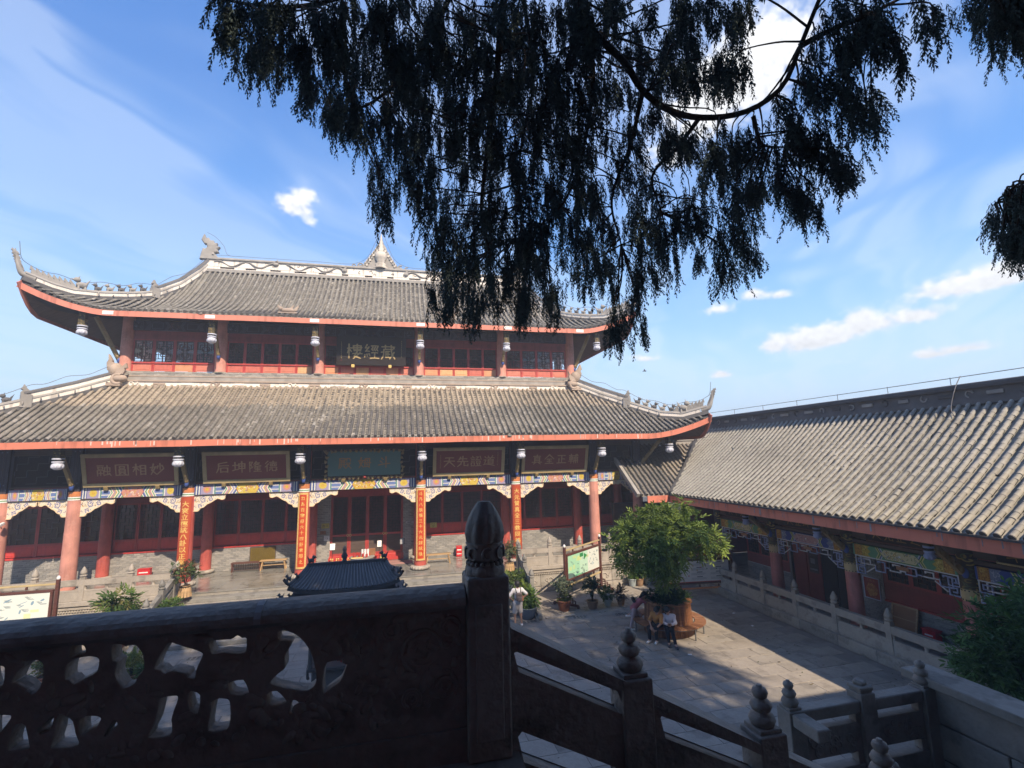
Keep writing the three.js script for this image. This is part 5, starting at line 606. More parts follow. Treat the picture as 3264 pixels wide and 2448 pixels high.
{ // balustrade of the gallery with a drum stone at its near end
  const z = [-20.7, -18.95, -17.3, -15.7, -14.05, -12.2, -10.2], A = V(14.12, GF, -20.7), B = V(14.12, GF, -9.7); const g = balustrade('gallery_balustrade', 'shaded grey stone balustrade along the side gallery', A, B, z.map((q) => (q + 20.7) / 11), M.stone, { h: .8 });
  const sc = []; for (let i = 0; i <= 12; i++) { const a = -Math.PI / 2 + Math.PI * i / 12; sc.push([9.55 - .45 * Math.cos(a), GF + .42 + .42 * Math.sin(a)]); } sc.push([10.1, GF + .84], [10.1, GF]); mesh('drum_stone', outline(sc, .22, .03).rotateY(Math.PI / 2).translate(14.12, 0, 0), M.stoneGrey, g);
  const poster = thing('wall_poster', 'red and orange poster in a pale frame on the gallery wall', 'poster', [16.37, 1.06, -14.62]); poster.rotation.y = -Math.PI / 2; const pt = canvasTex(160, 220, (g, w, h) => { reseed(151); g.fillStyle = '#a33a26'; g.fillRect(0, 0, w, h); g.fillStyle = '#c78a4a'; g.beginPath(); g.ellipse(80, 130, 60, 66, 0, 0, 7); g.fill(); swirls(g, 20, 140, 70, 210, 50, ['#b8602f', '#d9a860', '#8f3a24']); brush(g, '三', 30, 16, 24, '#d9a25a'); brush(g, '元', 62, 14, 26, '#d9a25a'); brush(g, '大', 96, 16, 26, '#d9a25a'); }); mesh('print', place(printBox(.56, .68, .02), 0, .34, 0), std([.8, .8, .8], .6, { map: pt }), poster, true); mesh('frame', [span(-.31, .31, -.03, .0, -.01, .025), span(-.31, .31, .68, .71, -.01, .025), span(-.31, -.28, 0, .68, -.01, .025), span(.28, .31, 0, .68, -.01, .025)], M.blueWhite, poster);
  const wb = thing('leaning_board', 'pale wooden framed board leaning on the gallery wall', 'board', [16.05, GF, -13.42]); wb.rotation.set(0, -Math.PI / 2, 0); const ti = sub('panel', wb); ti.rotation.x = -.25; mesh('frame', [span(-.43, .43, 0, .05, -.02, .02), span(-.43, .43, .78, .83, -.02, .02), span(-.43, -.38, .05, .78, -.02, .02), span(.38, .43, .05, .78, -.02, .02), span(-.38, .38, .4, .43, -.02, .02)], M.woodPale, ti); mesh('board', span(-.39, .39, .04, .79, -.015, -.005), M.copper, ti);
  const fb = thing('fire_box', 'dark red fire extinguisher box on the gallery floor', 'fire box', [16.1, GF, -12.55]); mesh('body', rspan(-.13, .13, 0, .34, -.2, .2, .02), M.redBox, fb); mesh('lid', rspan(-.15, .15, .34, .38, -.22, .22, .012), M.redBox, fb); mesh('label', span(-.134, -.131, .2, .24, -.12, .12), M.white, fb);
}

// ================================================================ things on the platform
{
  const gp = thing('wall_plaque', 'brassy gold inscription plaque on the grey brick wall', 'plaque', [-6.33, 1.54, -26.68]); mesh('plate', place(printBox(1.1, .64, .03), 0, .32, 0), std([.75, .75, .75], .35, { metalness: .3, map: canvasTex(256, 150, (g, w, h) => { reseed(161); g.fillStyle = '#8d7a34'; g.fillRect(0, 0, w, h); for (let i = 0; i < 12; i++) { g.fillStyle = '#6a5820'; for (let x = 14; x < w - 14; x += 9) if (rnd() > .12) g.fillRect(x, 16 + i * 10, rr(4, 7), 5); } }) }), gp, true); mesh('rim', [span(-.58, .58, -.03, .0, -.02, .03), span(-.58, .58, .64, .67, -.02, .03), span(-.58, -.55, 0, .64, -.02, .03), span(.55, .58, 0, .64, -.02, .03)], M.darkWood, gp);
  const b1 = thing('fret_bench', 'low dark wooden bench with fretted side against the brick wall', 'bench', [-6.95, PLAT, -26.4]); mesh('seat', rspan(-.66, .66, .36, .42, -.14, .14, .015), M.woodBrown, b1); for (const x of [-.6, .6]) for (const z of [-.1, .1]) mesh('leg', rspan(x - .03, x + .03, 0, .36, z - .03, z + .03, .008), M.woodBrown, b1); mesh('fret', [span(-.57, .57, .06, .09, .09, .11), ...Array.from({ length: 11 }, (_, i) => span(-.52 + i * .1, -.5 + i * .1, .09, .36, .09, .11)), span(-.57, .57, .2, .22, .09, .108)], M.darkWood, b1);
  for (const [x, z, w, lab] of [[-5.75, -26.35, 1.2, 'pale plain wooden bench under the gold wall plaque'], [2.0, -25.0, 1.25, 'pale plain wooden bench beside the red fire box']]) { const b = thing('wooden_bench', lab, 'bench', [x, PLAT, z]); mesh('seat', rspan(-w / 2, w / 2, .41, .46, -.15, .15, .015), M.woodPale, b); for (const s of [-1, 1]) for (const q of [-.09, .09]) mesh('leg', bar(V(s * (w / 2 - .12), .41, q), V(s * (w / 2 - .05), 0, q * 1.4), .05, .05), M.woodPale, b); mesh('stretcher', span(-w / 2 + .12, w / 2 - .12, .2, .23, -.02, .02), M.woodPale, b); }
  for (const [x, y, z, w, h, lab] of [[3.2, PLAT, -26.4, .3, .5, 'upright red fire extinguisher box beside the wooden bench'], [-11.15, PLAT, -26.3, .5, .42, 'squat red fire box behind the platform balustrade']]) { const f = thing('fire_box', lab, 'fire box', [x, y, z]); mesh('body', rspan(-w / 2, w / 2, 0, h, -.12, .12, .02), M.redBox, f); mesh('label', [span(-w * .36, w * .36, h * .62, h * .74, .118, .124), span(-w * .36, w * .36, h * .25, h * .33, .118, .124)], M.white, f); mesh('lid', rspan(-w / 2 - .01, w / 2 + .01, h, h + .03, -.13, .13, .01), M.redBox, f); }
  [[-3.0, -25.6, .24, .3, 'white placard on a thin stand before the exit sign'], [-.82, -25.7, .2, .3, 'white placard on a thin stand before the middle doors'], [.28, -26.05, .2, .28, 'grey placard on a thin stand by the brick door jamb']].forEach(([x, z, w, h, lab], i) => { const s = thing('sign_stand', lab, 'sign stand', [x, PLAT, z]); mesh('pole', cyl(.012, .012, .92, 0, 0, 0, 8), M.black, s); mesh('foot', cyl(.13, .12, .02, 0, 0, 0, 16), M.black, s); mesh('card', rbox(w, h, .012, 0, 1.0, .02, .005, -.35), i === 2 ? M.paleChip : M.plasticWhite, s); mesh('card_rim', rbox(w + .04, h + .04, .01, 0, .995, .008, .005, -.35), M.black, s); });
  const wallSign = (name, lab, x, y, w, h, bg, draw) => { const s = thing(name, lab, 'sign', [x, y, -26.69]); mesh('plate', place(printBox(w, h, .015), 0, 0, 0), std([.8, .8, .8], .5, { map: canvasTex(160, 100, (g, W, H) => { reseed(170); g.fillStyle = bg; g.fillRect(0, 0, W, H); draw(g, W, H); }) }), s, true); mesh('backing', rspan(-w / 2 - .01, w / 2 + .01, -h / 2 - .01, h / 2 + .01, -.03, -.008, .004), M.darkWood, s); };
  wallSign('exit_sign', 'yellow exit sign on the dark brick beside the doors', -3.5, 3.03, .36, .24, '#c9bb55', (g, W, H) => { brush(g, '出', 18, 24, 54, '#2a2a18', 1.3); brush(g, '口', 88, 26, 50, '#2a2a18', 1.3); });
  wallSign('brown_notice', 'small brown notice below the yellow exit sign', -3.6, 2.7, .26, .16, '#9a6a4a', (g, W, H) => dots(g, 20, 20, 120, 60, 4, '#5c3a28')); wallSign('white_notice', 'white paper notice on brick under the brown notice', -3.42, 2.42, .26, .26, '#e8e8e8', (g) => { swirls(g, 20, 140, 20, 80, 10, ['#555', '#999']); });
  wallSign('strip_notice', 'pale paper strip notice on the brick jamb by the column', .66, 3.0, .42, .13, '#c8c4c8', (g) => dots(g, 10, 25, 140, 60, 3, '#555'));
  const yn = thing('yellow_notice', 'small yellow notice hung on the red window boards', 'sign', [1.9, 2.78, -26.74]); mesh('plate', place(printBox(.34, .26, .015), 0, 0, 0), std([.8, .8, .8], .5, { map: canvasTex(128, 96, (g, W, H) => { reseed(171); g.fillStyle = '#cbbd5c'; g.fillRect(0, 0, W, H); brush(g, '六', 14, 10, 22, '#4a4418'); brush(g, '天', 42, 10, 22, '#4a4418'); brush(g, '正', 72, 10, 22, '#4a4418'); dots(g, 20, 44, 90, 44, 4, '#8a7f3a'); }) }), yn, true);
  // candle bowl on a pedestal before the doors
  const cb = thing('candle_stand', 'round stone candle stand crowded with red and white candles', 'candle stand', [-1.5, PLAT, -23.75]); mesh('pedestal', [lathe([[.45, 0], [.48, .08], [.34, .16], [.28, .4], [.34, .55], [.3, .62]], 0, 0, 0, 20)], M.stoneGrey, cb); mesh('bowl', lathe([[.3, .62], [.5, .68], [.56, .78], [.54, .8], [.0, .78]], 0, 0, 0, 24), M.stone, cb); reseed(172);
  for (let i = 0; i < 26; i++) { const x = rr(-.42, .35), z = rr(-.3, .3); mesh('red_candle', cyl(.022, .022, rr(.1, .17), x, .79, z, 8), M.redBright, cb); } for (const x of [.0, .12, .24]) mesh('white_candle', cyl(.05, .05, .3, x, .79, -.1, 10), M.plasticWhite, cb); mesh('yellow_offering', rbox(.5, .04, .12, -.2, .81, .34, .02), M.goldBright, cb); mesh('card_box', rbox(.3, .3, .03, .42, .95, -.2, .01, 0, .3), M.copper, cb);
  const tb = thing('offering_table', 'low red cloth table with gilt offerings beside the doors', 'table', [-2.55, PLAT, -24.6]); mesh('top', rspan(-.55, .55, .4, .45, -.25, .25, .01), M.redBright, tb); mesh('cloth', rspan(-.56, .56, .08, .4, .2, .26, .01), M.redBright, tb); for (const s of [-1, 1]) for (const q of [-.2, .18]) mesh('leg', rspan(s * .5 - .03, s * .5 + .03, 0, .4, q - .03, q + .03, .005), M.woodBrown, tb); for (let i = 0; i < 12; i++) mesh('offering', [cyl(.03, .02, .12, -.48 + i * .085, .45, rr(-.12, .15), 8), ball(.035, -.48 + i * .085, .6, 0)], i % 3 ? M.goldBright : M.redBright, tb);
  const gl = thing('vase_stand', 'gilt flower vase on a small stand by the candle bowl', 'vase', [-.62, PLAT, -23.9]); mesh('stand', cyl(.14, .12, .5, 0, 0, 0, 12), M.darkWood, gl); mesh('vase', lathe([[.07, .5], [.12, .6], [.1, .72], [.05, .8], [.09, .88]], 0, 0, 0, 14), M.goldBright, gl);
  const dr = thing('door_rug', 'worn pink rug on the floor before the doors', 'rug', [-.1, PLAT + .004, -25.9]); mesh('rug', rspan(-.9, .9, 0, .012, -.4, .4, .004), std([.5, .28, .25], .95, { map: grainTex }), dr);
  for (const [x, y, z, lab] of [[-12.62, 4.42, -23.7, 'white security camera clamped to a pink column']]) { const c = thing('security_camera', lab, 'security camera', [-15.2, 4.1, -23.75]); mesh('body', place(rbox(.1, .1, .26, 0, 0, 0, .02), .1, 0, .1, .25), M.plasticWhite, c); mesh('arm', bar(V(0, 0, 0), V(-.05, -.1, -.12), .03, .03), M.redPaint, c); }
}

// ================================================================ incense burner pavilion
{
  const b = thing('incense_burner', 'dark cast-metal incense burner with a double pagoda roof', 'incense burner', [-1.28, -.05, -14.5]);
  mesh('plinth', [rspan(-1.0, 1.0, 0, .3, -.6, .6, .03), rspan(-.9, .9, .3, .42, -.5, .5, .03)], M.stoneGrey, b); mesh('tank', [rspan(-.8, .8, .55, 1.05, -.42, .42, .08), rspan(-.9, .9, 1.05, 1.13, -.5, .5, .02)], M.iron, b); for (const s of [-1, 1]) for (const q of [-1, 1]) { mesh('foot', lathe([[.12, 0], [.07, .08], [.11, .16]], s * .7, .42, q * .34, 10), M.iron, b); mesh('pillar', cyl(.055, .05, 1.55, s * .82, 1.1, q * .44, 12), M.iron, b); }
  reseed(181); for (let i = 0; i < 22; i++) mesh('candle', cyl(.018, .018, rr(.12, .3), rr(-.65, .65), 1.12, rr(-.3, .36), 7), i % 3 ? M.redBright : M.orange, b); mesh('handle', [-1, 1].map((s) => place(new THREE.TorusGeometry(.16, .035, 6, 14, Math.PI), s * .92, .9, 0, 0, Math.PI / 2, -s * 1.57)), M.iron, b);
  const mini = (w, d, y0, y1, rw, rd, n) => { const r = sub('roof_tier', b), cur = (u, v, s) => { const ff = v, x = (u * 2 - 1) * lerp(w, rw, ff), k = Math.pow(Math.abs(u * 2 - 1), 4) * (1 - ff); return V(x, lerp(y0, y1, ff * (.65 + .35 * ff)) + k * .16, s * lerp(d, rd, ff)); }; mesh('deck', [1, -1].map((s) => sheet(12, 5, (u, v) => cur(u, v, s))).concat([1, -1].map((s) => sheet(6, 5, (u, v) => { const ff = v, z = (u * 2 - 1) * lerp(d, rd, ff), k = Math.pow(Math.abs(u * 2 - 1), 4) * (1 - ff); return V(s * lerp(w, rw, ff), lerp(y0, y1, ff * (.65 + .35 * ff)) + k * .16, z); }))), M.ironTile, r);
    for (let i = 0; i < n; i++) { const u = (i + .5) / n, pts = []; for (let k = 0; k <= 5; k++) pts.push(cur(u, k / 5, 1).add(V(0, .015, 0))); mesh('tile_row', [tube(pts, .026, 8, 6), ball(.03, pts[0].x, pts[0].y, pts[0].z + .01, 1, 6)], M.ironTile, r); }
    for (const s of [-1, 1]) mesh('eave_rim', sweep(Array.from({ length: 13 }, (_, i) => cur(i / 12, 0, s)), [[-.03, -.1], [.03, -.1], [.03, -.01], [-.03, -.01]]), M.iron, r); mesh('underside', span(-w * .93, w * .93, y0 - .12, y0 - .06, -d * .9, d * .9), M.iron, r);
    for (const s of [-1, 1]) { const pts = []; for (let k = 0; k <= 6; k++) { pts.push(cur(s > 0 ? 1 : 0, 1 - k / 6, 1).add(V(0, .04, 0))); } const e = pts[6]; pts.push(e.clone().add(V(s * .1, .14, .06))); mesh('hip_bar', tube(pts, .04, 16, 7), M.iron, r); const be = beast(.42); be.rotateY(s * .9).translate(e.x, e.y + .08, e.z); mesh('corner_beast', be, M.iron, r); const b2 = beast(.34), q = cur(s > 0 ? .98 : .02, .35, 1); b2.rotateY(s * .9).translate(q.x, q.y + .08, q.z); mesh('corner_beast', b2, M.iron, r); } };
  mini(1.5, .82, 2.66, 2.98, 1.12, .4, 34); mesh('frieze', [span(-1.15, 1.15, 2.72, 3.06, -.44, .44)], M.darkWood, b); mini(1.36, .7, 3.07, 3.52, 1.02, .06, 30); mesh('top_ridge', [rspan(-1.05, 1.05, 3.5, 3.62, -.05, .05, .02)], M.iron, b); for (const s of [-1, 1]) { const be = beast(.55); be.rotateY(-s * 1.57).translate(s * .95, 3.6, 0); mesh('ridge_beast', be, M.iron, b); } mesh('top_gourd', lathe([[.0, .42], [.03, .38], [.06, .3], [.035, .24], [.09, .14], [.05, .04], [.07, 0]].reverse(), -.1, 3.62, 0, 12), M.iron, b);
}

// ================================================================ notice boards
function noticeBoard(label, x, z, turn, w, y0, h, t, o = {}) {
  const b = thing('notice_board', label, 'notice board', [x, 0, z], turn); mesh('panel', place(printBox(w - .16, h - .14, .06), 0, y0 + h / 2, 0), std([.88, .88, .88], .3, { map: t }), b, true);
  mesh('frame', [rspan(-w / 2, w / 2, y0, y0 + .08, -.05, .05, .01), rspan(-w / 2, w / 2, y0 + h - .08, y0 + h, -.05, .05, .01), rspan(-w / 2, -w / 2 + .08, y0 + .08, y0 + h - .08, -.05, .05, .01), rspan(w / 2 - .08, w / 2, y0 + .08, y0 + h - .08, -.05, .05, .01)], M.woodBrown, b);
  for (const s of [-1, 1]) { const p = sub('post', b), xx = s * (w / 2 + .1); mesh('shaft', rspan(xx - .05, xx + .05, .1, y0 + h + .32, -.05, .05, .01), M.woodBrown, p); mesh('cap', lathe([[.05, 0], [.06, .05], [.03, .1], [.0, .12]], xx, y0 + h + .32, 0, 10), M.white, p); mesh('foot', [rspan(xx - .05, xx + .05, .06, .16, -.6, .6, .02), ...[-1, 1].map((q) => ball(.07, xx, .07, q * .58, 1, 8))], M.woodBrown, p); const fr = []; for (const q of [-1, 1]) for (const [a, c, e] of [[.1, .45, .2], [.1, .32, .32], [.1, .2, .44]]) { fr.push(span(xx - .02, xx + .02, .16, .16 + e * .7, q * a * 1 - .015 + q * (c - a), q * a + .015 + q * (c - a)), span(xx - .02, xx + .02, .16 + e * .7 - .03, .16 + e * .7, Math.min(q * .05, q * c), Math.max(q * .05, q * c))); } mesh('foot_fret', fr, M.woodBrown, p); }
  mesh('gilt_rails', [rspan(-w / 2 - .1, w / 2 + .1, y0 + h + .14, y0 + h + .2, -.035, .035, .01), rspan(-w / 2 - .1, w / 2 + .1, y0 - .22, y0 - .15, -.03, .03, .01)], o.rail || M.gold, b); mesh('spacers', [-.3, 0, .3].map((k) => [rbox(.06, .1, .05, k * w, y0 + h + .08, 0, .01), rbox(.06, .1, .05, k * w, y0 - .08, 0, .01)]), M.woodBrown, b); return b;
}
const greenPrint = (seed) => canvasTex(512, 300, (g, w, h) => { reseed(seed); g.fillStyle = '#cdf3da'; g.fillRect(0, 0, w, h); g.fillStyle = '#b4ecc8'; g.fillRect(0, 0, w * .36, h); g.fillStyle = '#eef6ee'; g.fillRect(w * .62, 0, w * .38, h); for (let i = 0; i < 7; i++) { g.fillStyle = 'rgba(235,240,150,.5)'; g.fillRect(rr(0, w), rr(0, h * .7), rr(20, 60), rr(20, 70)); } g.fillStyle = '#3f9a58'; g.fillRect(w * .37, 18, 56, 52); g.beginPath(); g.moveTo(w * .5, 30); g.lineTo(w * .5 + 50, 70); g.lineTo(w * .5, 120); g.fill(); g.fillStyle = '#58707c'; for (let i = 0; i < 26; i++) { const x = rr(w * .06, w * .95), y = rr(20, h - 20), n = 3 + rnd() * 4 | 0; for (let k = 0; k < n; k++) g.fillRect(x + k * 3, y + k * 5, rr(6, 30), 2.4); } g.fillStyle = 'rgba(80,130,170,.6)'; for (let i = 0; i < 10; i++) { g.beginPath(); g.ellipse(rr(w * .66, w * .98), rr(40, 250), rr(2, 6), rr(8, 24), rr(0, 1), 0, 7); g.fill(); } g.fillStyle = '#7fc79a'; g.beginPath(); g.ellipse(w * .3, h, 80, 24, 0, 0, 7); g.fill(); g.fillStyle = '#6b8a86'; g.beginPath(); g.ellipse(w * .03, h, 90, 70, 0, 0, 7); g.fill(); });
noticeBoard('pale green notice board angled behind the big leafy flower pot', 8.2, -21.4, .68, 2.95, .98, 1.1, greenPrint(191));
noticeBoard('wide pale green notice board facing the yard near the slim potted shrub', -13.2, -20.3, 0, 3.9, .95, 1.25, greenPrint(192));
noticeBoard('large white notice board of printed text standing behind the planter tree', 13.1, -20.05, -.12, 2.95, .52, 1.06, canvasTex(640, 260, (g, w, h) => { reseed(193); g.fillStyle = '#eceae6'; g.fillRect(0, 0, w, h); g.fillStyle = '#d64a34'; g.fillRect(0, h - 10, w, 10); for (let c = 0; c < 3; c++) for (let r = 0; r < 4; r++) { const x = 30 + c * 205, y = 22 + r * 56; g.fillStyle = '#5a6670'; g.fillRect(x + 60, y, 60, 9); g.fillStyle = '#9aa0a4'; for (let k = 0; k < 4; k++) g.fillRect(x, y + 15 + k * 7, rr(110, 170), 2.2); } for (let i = 0; i < 8; i++) { g.fillStyle = ['#c86a5a', '#5a8a6a', '#c8a25a'][i % 3]; g.fillRect(rr(10, w - 30), rr(40, h - 40), 12, 14); } }), { rail: M.orange });

// ================================================================ plants
function leafGeo(L, w, droop = .12, fold = .25) { const p = (t, s) => [s * w / 2 * Math.sin(Math.PI * Math.min(.97, t * .93 + .04)), fold * Math.abs(s) * w * .5 - droop * L * t * t, L * t], pos = []; const T = [0, .35, .7, 1]; for (let i = 0; i < 3; i++) for (const s of [-1, 1]) { const a = p(T[i], 0), b = p(T[i + 1], 0), c = p(T[i + 1], s), d = p(T[i], s); pos.push(...a, ...b, ...c, ...a, ...c, ...d); } const g = new THREE.BufferGeometry(); g.setAttribute('position', new THREE.Float32BufferAttribute(pos, 3)); g.computeVertexNormals(); return clean(g); }
function sprayGeo(n, len, L, w, spread = 1.1, droop = .3) { const out = []; for (let i = 0; i < n; i++) { const t = (i + .6) / n, s = i % 2 ? 1 : -1, g = leafGeo(L * rr(.75, 1.15), w * rr(.8, 1.2)); g.rotateZ(rr(-.6, .6)).rotateX(rr(-.25, .35)).rotateY(i === n - 1 ? rr(-.2, .2) : s * rr(.5, spread)).translate(0, -droop * len * t * t, len * t); out.push(g); } return merge(out); }
const lookM = (p, dir, roll, s) => { const z = dir.clone().normalize(), up = Math.abs(z.y) > .95 ? V(1, 0, 0) : V(0, 1, 0), x = V().crossVectors(up, z).normalize(), y = V().crossVectors(z, x), c = Math.cos(roll), q = Math.sin(roll); const X = x.clone().multiplyScalar(c).addScaledVector(y, q), Y = y.clone().multiplyScalar(c).addScaledVector(x, -q); return new THREE.Matrix4().makeBasis(X.multiplyScalar(s), Y.multiplyScalar(s), z.clone().multiplyScalar(s)).setPosition(p); };
function foliage(name, parent, geo, clumps, per, mat, cols, o = {}) { // clumps: [x, y, z, r]
  const mats = [], tint = []; const c = new THREE.Color();
  for (const [x, y, z, r, k = 1] of clumps) for (let i = 0; i < per * k; i++) { const d = V(rr(-1, 1), rr(-1, 1), rr(-1, 1)); if (d.lengthSq() > 1 || d.lengthSq() < .02) { i--; continue; } const L = d.length(), p = V(x + d.x * r, y + d.y * r * (o.flat || .8), z + d.z * r); const dir = d.clone().divideScalar(L).add(V(rr(-.5, .5), rr(-.3, .3) - (o.droop ?? .25), rr(-.5, .5))); mats.push(lookM(p, dir, rr(-.7, .7), rr(.7, 1.2) * (o.s || 1))); const q = cols[rnd() * cols.length | 0], v = rr(.75, 1.25); tint.push([q[0] * v, q[1] * v, q[2] * v]); }
  const m = copies(name, geo, mat, mats, parent, (i) => c.setRGB(...tint[i])); return m;
}
const GREENS = [[.11, .19, .04], [.08, .15, .035], [.14, .22, .05], [.06, .12, .03]], DARKG = [[.04, .085, .03], [.03, .07, .026], [.055, .11, .035]];
const leafWhite = leafMat([1, 1, 1], .38);
reseed(201);
const sprayA = sprayGeo(8, .28, .16, .055, 1.1, .35), sprayB = sprayGeo(7, .18, .1, .05, 1.2, .2), sprayC = sprayGeo(8, .3, .15, .06, 1.0, .4);

// ---- planter ring with a tree
{
  const cx = 9.52, cz = -16.68, R = .84, H = 1.06, RB = 1.27;
  const pl = thing('tree_planter', 'round slatted wooden tree planter with a ring bench around it', 'planter', [cx, 0, cz]); reseed(202);
  const n = 52; for (let i = 0; i < n; i++) { const a = i / n * 2 * Math.PI, w = 2 * Math.PI * R / n - .012; const g = rbox(w, H - .03, .04, 0, H / 2, 0, .008); const o = new THREE.Mesh(metric(g.rotateX(-.07).translate(0, 0, R).rotateY(a)), M.woodOrange[rnd() * 4 | 0]); o.name = 'slat'; o.castShadow = o.receiveShadow = true; pl.add(o); }
  for (let i = 0; i < 24; i++) { const a = i / 24 * 2 * Math.PI, g = metric(rbox(2 * Math.PI * (R - .06) / 24 - .006, .035, .2, 0, H, R - .1, .008).rotateY(a)); const o = new THREE.Mesh(g, M.woodOrange[rnd() * 4 | 0]); o.name = 'rim_board'; o.castShadow = o.receiveShadow = true; pl.add(o); }
  const nb = 74; for (let i = 0; i < nb; i++) { const a = i / nb * 2 * Math.PI, w = 2 * Math.PI * (RB - .05) / nb - .014, g = new RoundedBoxGeometry(1, .035, RB - R - .06, 1, .008), p = g.attributes.position; for (let k = 0; k < p.count; k++) { const t = p.getZ(k) / (RB - R - .06) + .5; p.setX(k, p.getX(k) * lerp(w * .66, w, t)); } g.translate(0, .42, (R + RB) / 2 + .03).rotateY(a); const o = new THREE.Mesh(metric(g), M.woodOrange[rnd() * 4 | 0]); o.name = 'bench_slat'; o.castShadow = o.receiveShadow = true; pl.add(o); }
  mesh('bench_hoop', [place(new THREE.TorusGeometry(RB - .08, .025, 6, 60).rotateX(Math.PI / 2), 0, .385, 0), place(new THREE.TorusGeometry(R + .12, .025, 6, 60).rotateX(Math.PI / 2), 0, .385, 0)], M.steel, pl); for (let i = 0; i < 9; i++) { const a = i / 9 * 2 * Math.PI + .3; mesh('bench_leg', [cyl(.025, .025, .4, Math.sin(a) * (RB - .1), 0, Math.cos(a) * (RB - .1), 8), bar(V(Math.sin(a) * (RB - .08), .37, Math.cos(a) * (RB - .08)), V(Math.sin(a) * R, .37, Math.cos(a) * R), .04, .03)], M.steel, pl); }
  mesh('inner_drum', [cyl(R - .05, R - .09, H - .08, 0, 0, 0, 32), cyl(RB - .45, RB - .45, .34, 0, 0, 0, 32, true)], M.darkWood, pl); mesh('soil', cyl(R - .12, R - .12, .02, 0, H - .07, 0, 24), M.soil, pl);
  const gc = new THREE.Group(); gc.name = 'ground_cover'; gc.position.set(cx, 0, cz); scene.add(gc); tag(gc, 'dark low leafy plants filling the round planter', 'ground cover', null, 'stuff'); const cl = []; for (let i = 0; i < 26; i++) { const a = rr(0, 6.28), r = Math.sqrt(rnd()) * .68; cl.push([Math.cos(a) * r, H + .02 + rr(0, .06), Math.sin(a) * r, .13]); } foliage('leaves', gc, sprayB, cl, 18, leafWhite, DARKG, { droop: -.2 });
  const tr = thing('planter_tree', 'bushy bright green tree growing from the round slatted planter', 'tree', [cx, 0, cz]); reseed(203);
  const limbs = [tube([[0, .9, 0], [.04, 1.3, .02], [-.03, 1.75, 0], [.1, 2.2, 0]], .085, 14, 8, .7)], clumps = []; const tips = [];
  for (let i = 0; i < 15; i++) { const a = i * 2.4, up = rr(.5, 1.7), out = rr(.7, 1.7), e = V(Math.cos(a) * out + .2, 1.75 + up, Math.sin(a) * out * .85); tips.push(e); limbs.push(tube([[0, 1.5 + rr(0, .5), 0], [e.x * .35, 1.9 + up * .35, e.z * .35], [e.x * .7, 1.85 + up * .8, e.z * .7], [e.x, e.y, e.z]], .035, 12, 6, .25)); }
  mesh('trunk', limbs, M.barkPale, tr);
  for (let i = 0; i < 95; i++) { const a = rr(0, 6.28), el = rr(-.6, 1.45), r = rr(.72, 1.0); clumps.push([-.02 + Math.cos(a) * Math.cos(el) * 1.72 * r, 2.9 + Math.sin(el) * 1.25 * r, Math.sin(a) * Math.cos(el) * 1.75 * r, rr(.26, .44)]); }
  for (let i = 0; i < 26; i++) clumps.push([rr(-1.1, 1.0), rr(2.2, 3.5), rr(-.9, .9), rr(.3, .5)]);
  clumps.push([1.95, 3.1, .2, .38], [2.2, 3.0, .1, .3], [1.75, 3.25, 0, .36], [2.05, 2.92, .3, .26], [.75, 4.15, 0, .36], [.95, 4.4, .05, .24], [-.25, 4.2, .1, .33], [-1.65, 2.05, .2, .33], [-1.45, 1.9, .1, .28], [-.3, 1.9, .3, .32], [-.2, 1.65, .2, .26], [-1.8, 2.9, .2, .34]);
  foliage('crown', tr, sprayA, clumps.filter(([x, y]) => !(x > .15 && y < 2.85) && !(y < 2.2 && Math.abs(x + .25) > .2)), 25, leafWhite, [[.2, .28, .055], [.15, .23, .045], [.24, .32, .07], [.11, .18, .04], [.18, .26, .05]], { droop: .3 });
}
// ---- pots
function pot(kind, r, h) { if (kind === 'slat') { const g = []; for (let i = 0; i < 14; i++) { const a = i / 14 * 6.283; g.push(rbox(r * .42, h, .02, 0, h / 2, r, .005, -.16).rotateY(a)); } return [[merge(g), M.woodPale], [cyl(r * .8, r * .98, h * .96, 0, 0, 0, 14), M.soil]]; }
  if (kind === 'vat') return [[lathe([[r * .62, 0], [r * .85, h * .3], [r, h * .75], [r * .95, h * .95], [r * 1.02, h], [r * .9, h], [r * .86, h * .9], [r * .8, h * .85], [.0, h * .84]], 0, 0, 0, 24), M.glaze], [place(new THREE.TorusGeometry(r * .97, .022, 6, 30).rotateX(Math.PI / 2), 0, h, 0), M.celadon]];
  const m = { clay: M.clay, pale: M.clayPale, celadon: M.celadon }[kind]; return [[lathe([[r * .66, 0], [r * .8, h * .2], [r * .96, h * .75], [r * 1.02, h * .86], [r * 1.1, h * .9], [r * 1.1, h], [r * .95, h], [r * .9, h * .86], [0, h * .85]], 0, 0, 0, 22), m], [cyl(r * .9, r * .9, .02, 0, h * .84, 0, 16), M.soil]]; }
